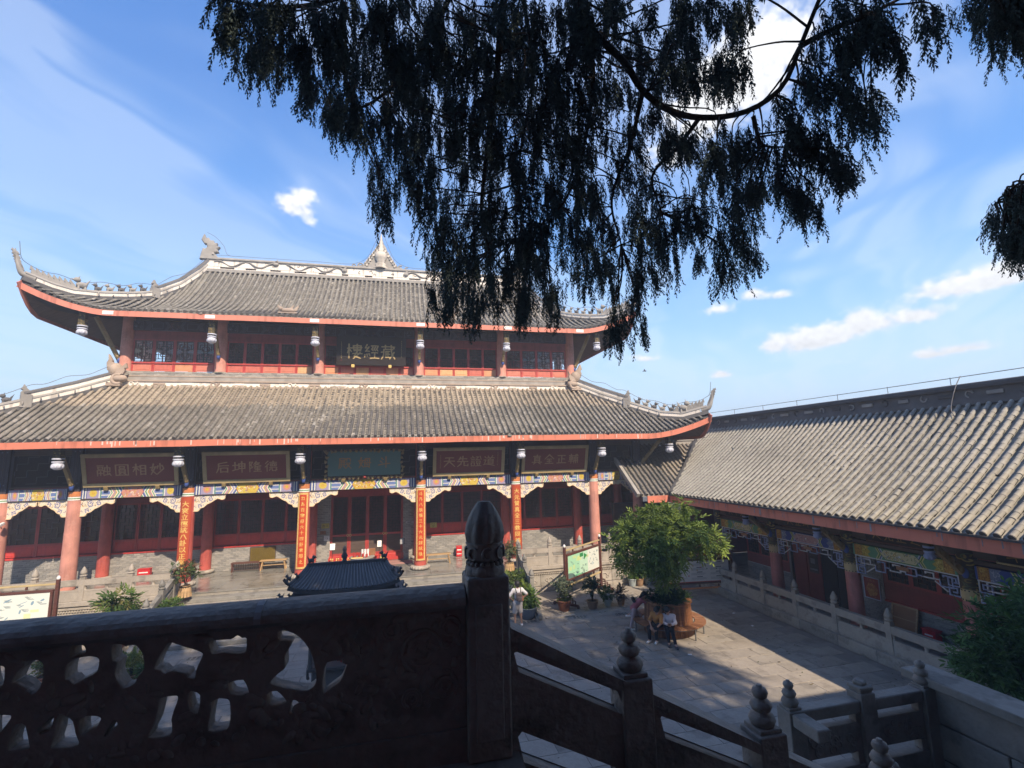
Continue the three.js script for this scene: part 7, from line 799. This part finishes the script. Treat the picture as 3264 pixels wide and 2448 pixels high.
  // lotus-bud finial: petalled foot, bead ring, collar and fluted bud
  const bud = new THREE.LatheGeometry([[.046, .468], [.058, .455], [.084, .415], [.106, .37], [.12, .32], [.126, .27], [.123, .24], [.113, .215]].map(([r, y]) => new THREE.Vector2(r, y)).reverse(), 64, 0), bp = bud.attributes.position; for (let i = 0; i < bp.count; i++) { const A = Math.atan2(bp.getZ(i), bp.getX(i)), y = bp.getY(i), k = 1 + .055 * Math.sin(A * 9 + (y - .2) * 9) * clamp((.47 - y) * 6); bp.setXYZ(i, bp.getX(i) * k, y, bp.getZ(i) * k); } bud.computeVertexNormals();
  mesh('bud', [bud.translate(px, TF + 1.03, pz), cyl(.047, .044, .008, px, TF + 1.497, pz, 16)], M.stoneDark, b); mesh('bud_collar', [lathe([[.1, .105], [.12, .12], [.118, .2], [.126, .215], [.113, .222]], px, TF + 1.03, pz, 32), ...Array.from({ length: 8 }, (_, i) => place(new THREE.TorusGeometry(.035, .008, 5, 12, 4.2), px + .122 * Math.sin(i * .785), TF + 1.185, pz + .122 * Math.cos(i * .785), 0, i * .785, .9))], M.stoneDark, b); mesh('bead_ring', Array.from({ length: 20 }, (_, i) => ball(.017, px + .108 * Math.cos(i * .314), TF + 1.12, pz + .108 * Math.sin(i * .314), 1, 7)), M.stoneDark, b); mesh('petal_foot', [lathe([[.0, 0], [.105, 0], [.128, .03], [.122, .065], [.1, .095]], px, TF + 1.03, pz, 32), ...Array.from({ length: 8 }, (_, i) => place(ball(.045, 0, 0, 0, [1, 1.1, .5], 8), px + .11 * Math.sin(i * .785 + .4), TF + 1.065, pz + .11 * Math.cos(i * .785 + .4), 0, i * .785 + .4))], M.stoneDark, b);
  // low relief on the closed end of the panel
  reseed(237); const rel = [], hp2 = holes.map((h) => h.map((p) => [p.x, p.y])), free = (x, y, m) => [[0, 0], [m, 0], [-m, 0], [0, m], [0, -m]].every(([u, v]) => !hp2.some((h) => inPoly(x + u, y + v, h))); for (let i = 0; i < 420; i++) { const x = rr(-2.2, .4), y = rr(4.76, 5.36), r = rr(.012, .034); if (!free(x, y, r + .028)) continue; rel.push(place(ball(r, 0, 0, 0, [rr(1, 2.2), rr(.6, 1.1), .5], 7), x, y, ZF, 0, 0, rr(0, 3.14))); } for (const [cx, cy, R0] of [[.16, 5.14, .12], [.3, 4.93, .07], [-.02, 5.28, .06], [.33, 5.26, .06], [.1, 4.88, .05]]) for (let k = 0; k < 3; k++) rel.push(place(new THREE.TorusGeometry(R0 * (1 - k * .3), .011, 6, 26, rr(3.4, 5.4)), cx, cy, ZF + .002, 0, 0, rr(0, 6))); mesh('cloud_relief', rel, M.stoneDark, b).userData.kind = 'stuff';
}
const gourd = [[0, .27], [.02, .268], [.022, .252], [.045, .245], [.055, .22], [.045, .19], [.03, .178], [.06, .165], [.075, .135], [.062, .105], [.045, .095], [.075, .08], [.09, .045], [.075, .01], [.05, 0]].map((p) => p).reverse();
function gourdPost(parent, x, y, z, top, w = .22, fin = 1, m = M.stoneDark) { const p = sub('post', parent); mesh('shaft', [rbox(w, top - y, w, x, (top + y) / 2, z, .014), rbox(w * .8, .03, w * .8, x, top + .012, z, .008)], m, p); if (fin) mesh('finial', lathe(gourd.map(([r, q]) => [r * fin, q * fin]), x, top + .02, z, 24), m, p); }
{ // sloping stair parapet beside the flight that goes down from the post
  const b = thing('stair_parapet', 'dark sloping stair parapet with gourd-topped posts and long slots', 'balustrade'), top = (x) => 5.22 - (x - .69) * .528, P = (l) => smoothPoly(l.map(([x, y]) => { const q = onZ(1400 + x * .5425, 1800 + y * .5425, ZF); return [q.x, q.y]; }), 1);
  const slots = [[[432, 515], [455, 502], [1008, 743], [1043, 798], [1020, 828], [460, 583]], [[1293, 898], [1305, 880], [1810, 1110], [1855, 1150], [1820, 1180], [1320, 955]], [[456, 1010], [485, 970], [1000, 1194], [1030, 1250], [990, 1290], [490, 1090]]].map((l) => { const m = l.reduce((q, [x]) => q + x, 0) / l.length; return l.map(([x, y], i) => { const lowEdge = i === 0 || i > 2, q = onZ(1400 + x * .5425, 1800 + y * .5425, ZF), r = onZ(1400 + x * .5425, 1800 + y * .5425, ZF - .13); return new THREE.Vector2(x > m ? r.x : q.x, lowEdge && i !== 0 ? r.y : q.y); }); });
  mesh('slab', slabWithHoles([[.69, 4.2], [.69, top(.69)], [4.2, top(4.2)], [4.2, top(4.2) - 1.02]], slots, .13, ZF, .008), M.stoneDark, b); mesh('coping', [bar(V(.7, top(.7) - .02, ZF - .08), V(4.2, top(4.2) - .02, ZF - .08), .21, .06)], M.stoneDark, b);
  gourdPost(b, 1.56, 3.9, ZF - .08, 4.82); gourdPost(b, 2.56, 3.2, ZF - .08, 4.34); gourdPost(b, 3.56, 2.8, ZF - .08, 3.84);
}
{ // landing balustrade and parapet
  const b = thing('landing_balustrade', 'brownish stone landing balustrade with carved panels and gourd posts', 'balustrade'), z = -5.05, m = M.stoneMid; gourdPost(b, 4.32, 2.4, z, 3.44, .2, 1, m); gourdPost(b, 5.3, 2.4, z, 3.5, .2, 0, m); mesh('broken_cap', [rbox(.19, .05, .19, 5.3, 3.545, z, .02), rbox(.12, .06, .12, 5.3, 3.59, z, .03, .1, .4)], m, b); gourdPost(b, 6.22, 2.4, z, 3.44, .2, 1, m);
  for (const [a, c] of [[4.42, 5.2], [5.4, 6.12]]) { const p = sub('panel', b); mesh('rail', rspan(a, c, 3.3, 3.43, z - .08, z + .08, .02), m, p); mesh('slab', [rspan(a, c, 2.9, 3.2, z - .05, z + .05, .01)], m, p); mesh('side_tab', [rspan(a, a + .06, 3.2, 3.3, z - .05, z + .05, .008), rspan(c - .06, c, 3.2, 3.3, z - .05, z + .05, .008), rspan(a, a + .08, 2.78, 2.9, z - .05, z + .05, .008), rspan(c - .08, c, 2.78, 2.9, z - .05, z + .05, .008)], m, p); mesh('sill', rspan(a, c, 2.42, 2.78, z - .07, z + .07, .01), m, p); reseed(240 + a * 7 | 0); const rel = []; for (let i = 0; i < 16; i++) rel.push(place(new THREE.TorusGeometry(rr(.025, .06), .012, 5, 10, rr(3, 6)), rr(a + .08, c - .08), rr(2.96, 3.14), z + .05, 0, 0, rr(0, 6))); mesh('flower_relief', rel, m, p); }
  mesh('side_rail', [rspan(4.24, 4.4, 3.3, 3.43, -4.95, -4.6, .02), rspan(4.27, 4.37, 2.42, 2.78, -4.95, -3.3, .01)], m, b);
  const nf = thing('stone_newel', 'small pale gourd-topped newel on the landing in front of the parapet', 'post'); { const q = onZ(2842, 2425, -3.9); gourdPost(nf, q.x, 2.4, q.z, q.y - .28, .16, 1, M.stoneGrey); }
  const w = thing('stone_parapet', 'long parapet of large worn stone blocks with a pale coping', 'wall'); reseed(251); for (let r = 0; r < 5; r++) { let q = -5.2; while (q < 3) { const L = rr(.7, 1.3); mesh('block', rspan(6.27 + rr(-.006, .006), 6.56, 1.5 + r * .39 + .006, 1.5 + (r + 1) * .39 - .004, q + .005, Math.min(q + L, 3) - .005, .014), [M.stoneMid, M.stoneGrey, M.stoneMid][rnd() * 3 | 0], w); q += L; } } { let q = -5.3; while (q < 3) { const L = rr(1.0, 1.5); mesh('coping', rspan(6.2, 6.62, 3.45, 3.56, q + .004, Math.min(q + L, 3) - .004, .02), M.stoneGrey, w); q += L; } } mesh('footing', span(6.27, 6.56, 0, 1.5, -5.2, 3), M.stoneMid, w);
}
// ================================================================ unseen hall added behind the terrace, its roof shaped to shade it
{
  const h = thing('shade_hall', 'unseen tall hall with a deep tiled roof, added behind the terrace for shade', 'temple hall'); mesh('wall', [span(-20, 13.6, TF, 12.5, 3.2, 3.5), span(-20, -19.7, TF, 12.5, 3.5, 15), span(13.3, 13.6, TF, 12.5, 3.5, 15), span(-20, 13.6, TF, 12.5, 15, 15.3)], M.redDark, h); for (let x = -18; x < 13; x += 4.4) mesh('column', cyl(.28, .26, 5.6, x, TF, 1.6, 20), M.colRed, h); mesh('beam', span(-20, 13.6, 9.6, 10.2, 1.4, 1.8), M.darkWood, h);
  const f = (x, v, s) => V(lerp(x, -3.2 + (x + 3.2) * .84, v), 9.5 + 11.5 * (.66 * v + .34 * v * v), s > 0 ? lerp(-1.7, 9.2, v) : lerp(20.1, 9.2, v)); mesh('roof', [sheet(10, 8, (u, v) => f(lerp(-22, 15.6, u), v, 1)), sheet(10, 8, (u, v) => f(lerp(-22, 15.6, u), v, -1)), ...[-22, 15.6].map((x) => sheet(6, 8, (u, v) => { const p = f(x, v, 1); p.z = lerp(p.z, 18.4 - p.z, u); return p; }))], M.tile[0], h); mesh('ridge', [span(-19, 12.6, 20.9, 21.8, 8.9, 9.5)], M.ridgeGrey, h); mesh('soffit', sheet(2, 4, (u, v) => V(lerp(-21.8, 15.4, u), lerp(9.3, 10.9, v), lerp(-1.6, 3.3, v))), M.soffit, h);
}

// ================================================================ weeping cypress
function strandGeo(L, n, leaf, w) { const out = [], pos = []; const tri = (a, b, c) => pos.push(...a, ...b, ...c); for (let i = 0; i < n; i++) { const t = (i + .5) / n, a = i * 2.4 + rr(-.4, .4), l = leaf * (1.15 - .55 * t) * rr(.8, 1.2), y = -L * t, sx = Math.cos(a), sz = Math.sin(a), o = .018 * Math.sin(t * 7), b = [o, y, 0], m1 = [o + sx * l * .42 - sz * w, y - l * .5, sz * l * .42 + sx * w], m2 = [o + sx * l * .42 + sz * w, y - l * .5, sz * l * .42 - sx * w], e = [o + sx * l * .6, y - l, sz * l * .6]; tri(b, m1, m2); tri(m1, e, m2); if (i % 2) { const f = [o + sx * l * .42 + sz * l * .3, y - l * .95, sz * l * .42 - sx * l * .3], g2 = [o + sx * l * .42 - sz * l * .3, y - l * .9, sz * l * .42 + sx * l * .3]; tri(m1, m2, f); tri(m2, m1, g2); } } const g = new THREE.BufferGeometry(); g.setAttribute('position', new THREE.Float32BufferAttribute(pos, 3)); g.computeVertexNormals(); return clean(g); }
reseed(301);
const strands = [strandGeo(.4, 34, .062, .0085), strandGeo(.55, 46, .062, .0085), strandGeo(.28, 26, .058, .008)];
const cypMat = std([1, 1, 1], .85), CYP = [[.075, .115, .11], [.09, .13, .12], [.06, .095, .095]];
function inPoly(x, y, P) { let c = false; for (let i = 0, j = P.length - 1; i < P.length; j = i++) if (P[i][1] > y !== P[j][1] > y && x < (P[j][0] - P[i][0]) * (y - P[i][1]) / (P[j][1] - P[i][1]) + P[i][0]) c = !c; return c; }
function cypress(label, base, height, limbsPx, tufts, extra) {
  const t = thing('cypress_tree', label, 'tree'), wood = [], lim = []; wood.push(tube([base, base.clone().add(V(.1, height * .35, .05)), base.clone().add(V(-.1, height * .7, 0)), base.clone().add(V(0, height, 0))], .42, 20, 10, .25));
  for (const [r, l] of limbsPx) { const pts = l.map(([x, y, d]) => onDist(x, y, d)); wood.push(tube(pts, r, 40, 7, .35)); const c = new THREE.CatmullRomCurve3(pts); for (let i = 0; i <= 24; i++) lim.push(c.getPoint(i / 24)); }
  if (extra?.links) for (const [i, h, r] of extra.links) { const p = onDist(...limbsPx[i][1][0]), q = base.clone().add(V(0, h, 0)); wood.push(tube([q, q.clone().lerp(p, .4).add(V(0, .9, 0)), q.clone().lerp(p, .75).add(V(0, .6, 0)), p], r, 20, 8, .55)); }
  const M3 = [[], [], []], tint = [[], [], []], put = (p, sc, k) => { M3[k].push(new THREE.Matrix4().compose(p, new THREE.Quaternion().setFromEuler(new THREE.Euler(rr(-.34, .34), rr(0, 6.28), rr(-.34, .34))), V(sc * rr(.85, 1.15), sc, sc * rr(.85, 1.15)))); const c = CYP[rnd() * 3 | 0], v = rr(.8, 1.2); tint[k].push([c[0] * v, c[1] * v, c[2] * v]); };
  for (const [x, y, d, L, n] of tufts) { const a = onDist(x, y, d); let best = null, bd = 1e9; for (const q of lim) { const e = q.distanceTo(a) + (q.y < a.y - .1 ? 1.5 : 0); if (e < bd) { bd = e; best = q; } } if (best && bd < 1.5) wood.push(tube([best, best.clone().lerp(a, .5).add(V(rr(-.06, .06), .06 - bd * .04, rr(-.06, .06))), a.clone().add(V(0, .02, 0)), a.clone().add(V(rr(-.03, .03), -L * .55, rr(-.03, .03)))], .009 + .004 * bd, 10, 5, .4)); for (let i = 0; i < n; i++) { const r = .02 + .13 * rnd(), an = rr(0, 6.28), f = rnd(); put(a.clone().add(V(Math.cos(an) * r * (1 - .35 * f), -f * L * .62, Math.sin(an) * r * (1 - .35 * f))), rr(.75, 1.05) * (extra?.size || 1), f > .55 ? 2 : rnd() > .5 ? 0 : 1); } }
  if (extra?.shadeCanopy) for (const [p, sc, k] of extra.shadeCanopy()) { put(p, sc, k); }
  mesh('trunk', wood, M.bark, t); const c = new THREE.Color(); strands.forEach((g, k) => M3[k].length && copies('crown', g, cypMat, M3[k], t, (i) => c.setRGB(...tint[k][i])));
}
{
  const OUT = [[690, -60], [688, 60], [705, 110], [760, 130], [800, 160], [840, 130], [905, 150], [935, 200], [960, 260], [1010, 260], [1050, 330], [1100, 330], [1130, 400], [1180, 420], [1185, 520], [1200, 590], [1255, 560], [1320, 590], [1370, 700], [1365, 800], [1360, 940], [1430, 930], [1510, 960], [1600, 940], [1700, 950], [1790, 930], [1800, 860], [1880, 860], [1930, 900], [1970, 1000], [2050, 980], [2060, 880], [2030, 780], [2110, 800], [2200, 790], [2270, 790], [2320, 800], [2330, 730], [2400, 760], [2420, 620], [2420, 500], [2460, 480], [2530, 600], [2600, 600], [2570, 500], [2640, 500], [2710, 480], [2690, 400], [2650, 380], [2750, 320], [2790, 220], [2740, 170], [2780, 100], [2870, 110], [2870, 40], [2985, 10], [2990, -60]];
  const GAPS = [[[2370, -80], [2350, 60], [2365, 170], [2290, 300], [2200, 335], [2260, 360], [2420, 320], [2510, 220], [2530, 120], [2590, 20], [2640, -80]], [[2140, 250], [2220, 200], [2260, 300], [2200, 350], [2130, 320]], [[2080, 440], [2200, 430], [2220, 520], [2140, 560], [2090, 520]], [[1180, 250], [1220, 230], [1230, 320], [1190, 330]], [[2480, 420], [2540, 420], [2530, 480], [2490, 480]]];
  reseed(311); const tufts = [], dense = (x, y) => (x > 1000 && x < 1850 && y < 420 ? 1.15 : x > 1330 && x < 1960 && y > 560 ? 1.25 : x > 1900 && x < 2150 ? .62 : x > 2560 ? .62 : .8);
  for (let gy = -60; gy < 1010; gy += 46) for (let gx = 680; gx < 3000; gx += 46) { const x = gx + rr(-20, 20), y = gy + rr(-22, 22); if (!inPoly(x, y, OUT) || GAPS.some((G) => inPoly(x, y, G)) || rnd() > dense(x, y) * .74) continue; const d = x > 2450 ? rr(6.6, 7.6) : rr(6.2, 8.6); tufts.push([x, y, d, rr(.3, .6), 13 + rnd() * 9 | 0]); }
  // hanging tips that break the outline
  for (const [x, y, L, n] of [[1222, 600, .62, 14], [1258, 560, .4, 12], [790, 130, .5, 14], [835, 130, .55, 16], [915, 160, .4, 10], [985, 250, .5, 16], [1085, 350, .4, 12], [1960, 1000, .65, 16], [1975, 980, .5, 12], [2040, 1000, .4, 12], [2300, 800, .55, 16], [2330, 810, .4, 12], [2395, 740, .6, 16], [2540, 600, .55, 16], [2590, 600, .45, 12], [2705, 480, .5, 16], [2680, 500, .4, 12], [2780, 330, .4, 12], [2860, 120, .4, 12], [2970, 20, .35, 10], [1380, 900, .5, 14], [1420, 940, .45, 14], [1520, 960, .5, 14], [1660, 960, .4, 14], [1760, 950, .4, 14], [2070, 820, .5, 14], [2130, 800, .45, 14]]) tufts.push([x, y, rr(6.6, 7.4), L, n]);
  const LIM = [[.055, [[1740, -190, 7.6], [1830, 0, 7.3], [1900, 110, 7.1], [1990, 200, 7.0], [2050, 290, 6.9], [2130, 350, 6.8], [2230, 375, 6.8], [2380, 355, 6.8], [2490, 280, 6.8], [2550, 150, 6.9], [2590, 50, 7], [2640, -70, 7.2]]], [.05, [[1620, -150, 7.2], [1600, 60, 7], [1575, 300, 6.9], [1548, 520, 6.8], [1535, 690, 6.8], [1560, 800, 6.9]]], [.032, [[2545, 150, 6.9], [2640, 100, 6.9], [2760, 50, 7], [2900, -20, 7.2]]], [.036, [[1870, 60, 7.3], [1890, 250, 7.2], [1860, 470, 7.2], [1800, 640, 7.1], [1720, 720, 7]]], [.036, [[1480, -100, 7.6], [1330, 180, 7.5], [1180, 330, 7.4], [1060, 360, 7.4]]], [.04, [[1400, -160, 8], [1150, -30, 7.8], [960, 20, 7.6], [800, 15, 7.5], [700, -5, 7.5]]], [.03, [[2050, 290, 6.9], [2010, 460, 6.9], [1950, 640, 6.9], [1980, 780, 7]]], [.028, [[2230, 375, 6.8], [2160, 470, 6.8], [2080, 560, 6.8], [2110, 680, 6.9]]], [.026, [[2400, 370, 6.8], [2430, 460, 6.8], [2500, 470, 6.8]]], [.03, [[1660, -60, 7.8], [1700, 250, 7.7], [1660, 480, 7.6], [1640, 760, 7.5]]]];
  const shadeCanopy = () => { const out = []; reseed(320); for (let i = 0; i < 15000; i++) { const sx = rr(-19, 9.8), sz = rr(-21.3, -5), y = rr(12.5, 25), x = sx + .293 * y, z = sz + 1.031 * y, n = fbm(sx * .3 + 5, sz * .3, 3) - .5; if (z > 9 || z < -5) continue; if (sz < -20.9 + n * 2.2 || sx > 9.4 + (sz + 17) * -.16 + n * 3.4) continue; if (z < -.2 && Math.atan2(y - 6.3, -z) < 1.03) continue; if (sx > 6.2 && sx < 10.5 && sz < -19.3 && rnd() < .8) continue; out.push([V(x, y, z), rr(2.2, 3.6), rnd() * 3 | 0]); } return out; };  // unseen foliage above the view, added and laid out by the shade it casts
  cypress('huge weeping cypress whose dark drooping branches hang over the yard', V(5.6, TF, 1.9), 19, LIM, tufts, { shadeCanopy, links: [[0, 11, .16], [1, 10, .13], [4, 12, .12], [5, 13, .12]] });
  reseed(331); const t2 = []; for (let i = 0; i < 44; i++) { const y = rr(560, 770), w = 125 * Math.sin((y - 545) / 240 * 3.0); t2.push([3270 - rr(0, 1) * Math.max(10, w) + 20, y, rr(4.6, 5.4), rr(.1, .2), 7]); } for (let i = 0; i < 34; i++) { const x = rr(3150, 3300); t2.push([x, rr(-40, 40 + (x - 3150) * .7), rr(4.8, 5.4), rr(.1, .2), 10]); }
  for (let i = 0; i < 5; i++) t2.push([3050 + i * 22, -30, 5.2, .25, 6]);
  cypress('second cypress with a few dark sprays reaching out above the gallery roof', V(9.4, 3.2, 1.6), 12, [[.03, [[3420, 520, 5.2], [3320, 590, 5.1], [3230, 640, 5.0]]], [.03, [[3420, -60, 5.3], [3300, -20, 5.2], [3180, -10, 5.1]]]], t2, { links: [[0, 5, .07], [1, 7.5, .07]], size: .5 });
}
{ reseed(351); const lv = new THREE.Group(); lv.name = 'fallen_leaves'; scene.add(lv); tag(lv, 'scattered small dry leaves and needles lying on the courtyard paving', 'leaf litter', null, 'stuff'); const ms = [], cs = [], c = new THREE.Color(); for (let i = 0; i < 900; i++) { const x = rnd() < .6 ? rr(3, 13.8) : rr(-14, 13.8), z = rr(-22.5, -6); if (fbm(x * .5, z * .5, 3) < rr(.35, .6)) continue; ms.push(new THREE.Matrix4().compose(V(x, .012, z), new THREE.Quaternion().setFromEuler(new THREE.Euler(rr(-.3, .3), rr(0, 6.28), rr(-.3, .3))), V(1, 1, 1).multiplyScalar(rr(.35, .75)))); cs.push([[.12, .08, .035], [.07, .055, .03], [.16, .12, .05], [.06, .08, .03]][rnd() * 4 | 0]); } copies('leaves', leafGeo(.12, .05), leafMat([1, 1, 1], .1), ms, lv, (i) => c.setRGB(...cs[i])); }
// ================================================================ a bird over the roofs
{ const p = onDist(2055, 1183, 55), b = thing('bird', 'small dark bird gliding in the sky between the roofs', 'bird', [p.x, p.y, p.z]); const wing = (s) => sheet(6, 2, (u, v) => V(s * u * .42, .12 * Math.sin(u * 2.6) + .02, -.16 * u + (v - .5) * .16 * (1 - u * .8))); mesh('body', [surfaceNet([cap([0, 0, -.14], .035, [0, 0, .1], .05), cap([0, .01, .1], .04, [0, .015, .19], .028), cap([0, 0, -.14], .03, [0, 0, -.26], .015)], .02, .03), wing(1), wing(-1)], M.black, b); b.rotation.set(.1, .9, .45); }

// ================================================================ draw
const renderer = new THREE.WebGLRenderer({ antialias: true });
renderer.toneMapping = THREE.LinearToneMapping; renderer.toneMappingExposure = EXPOSURE; renderer.shadowMap.enabled = true; renderer.shadowMap.type = THREE.PCFSoftShadowMap;
renderer.render(scene, camera);
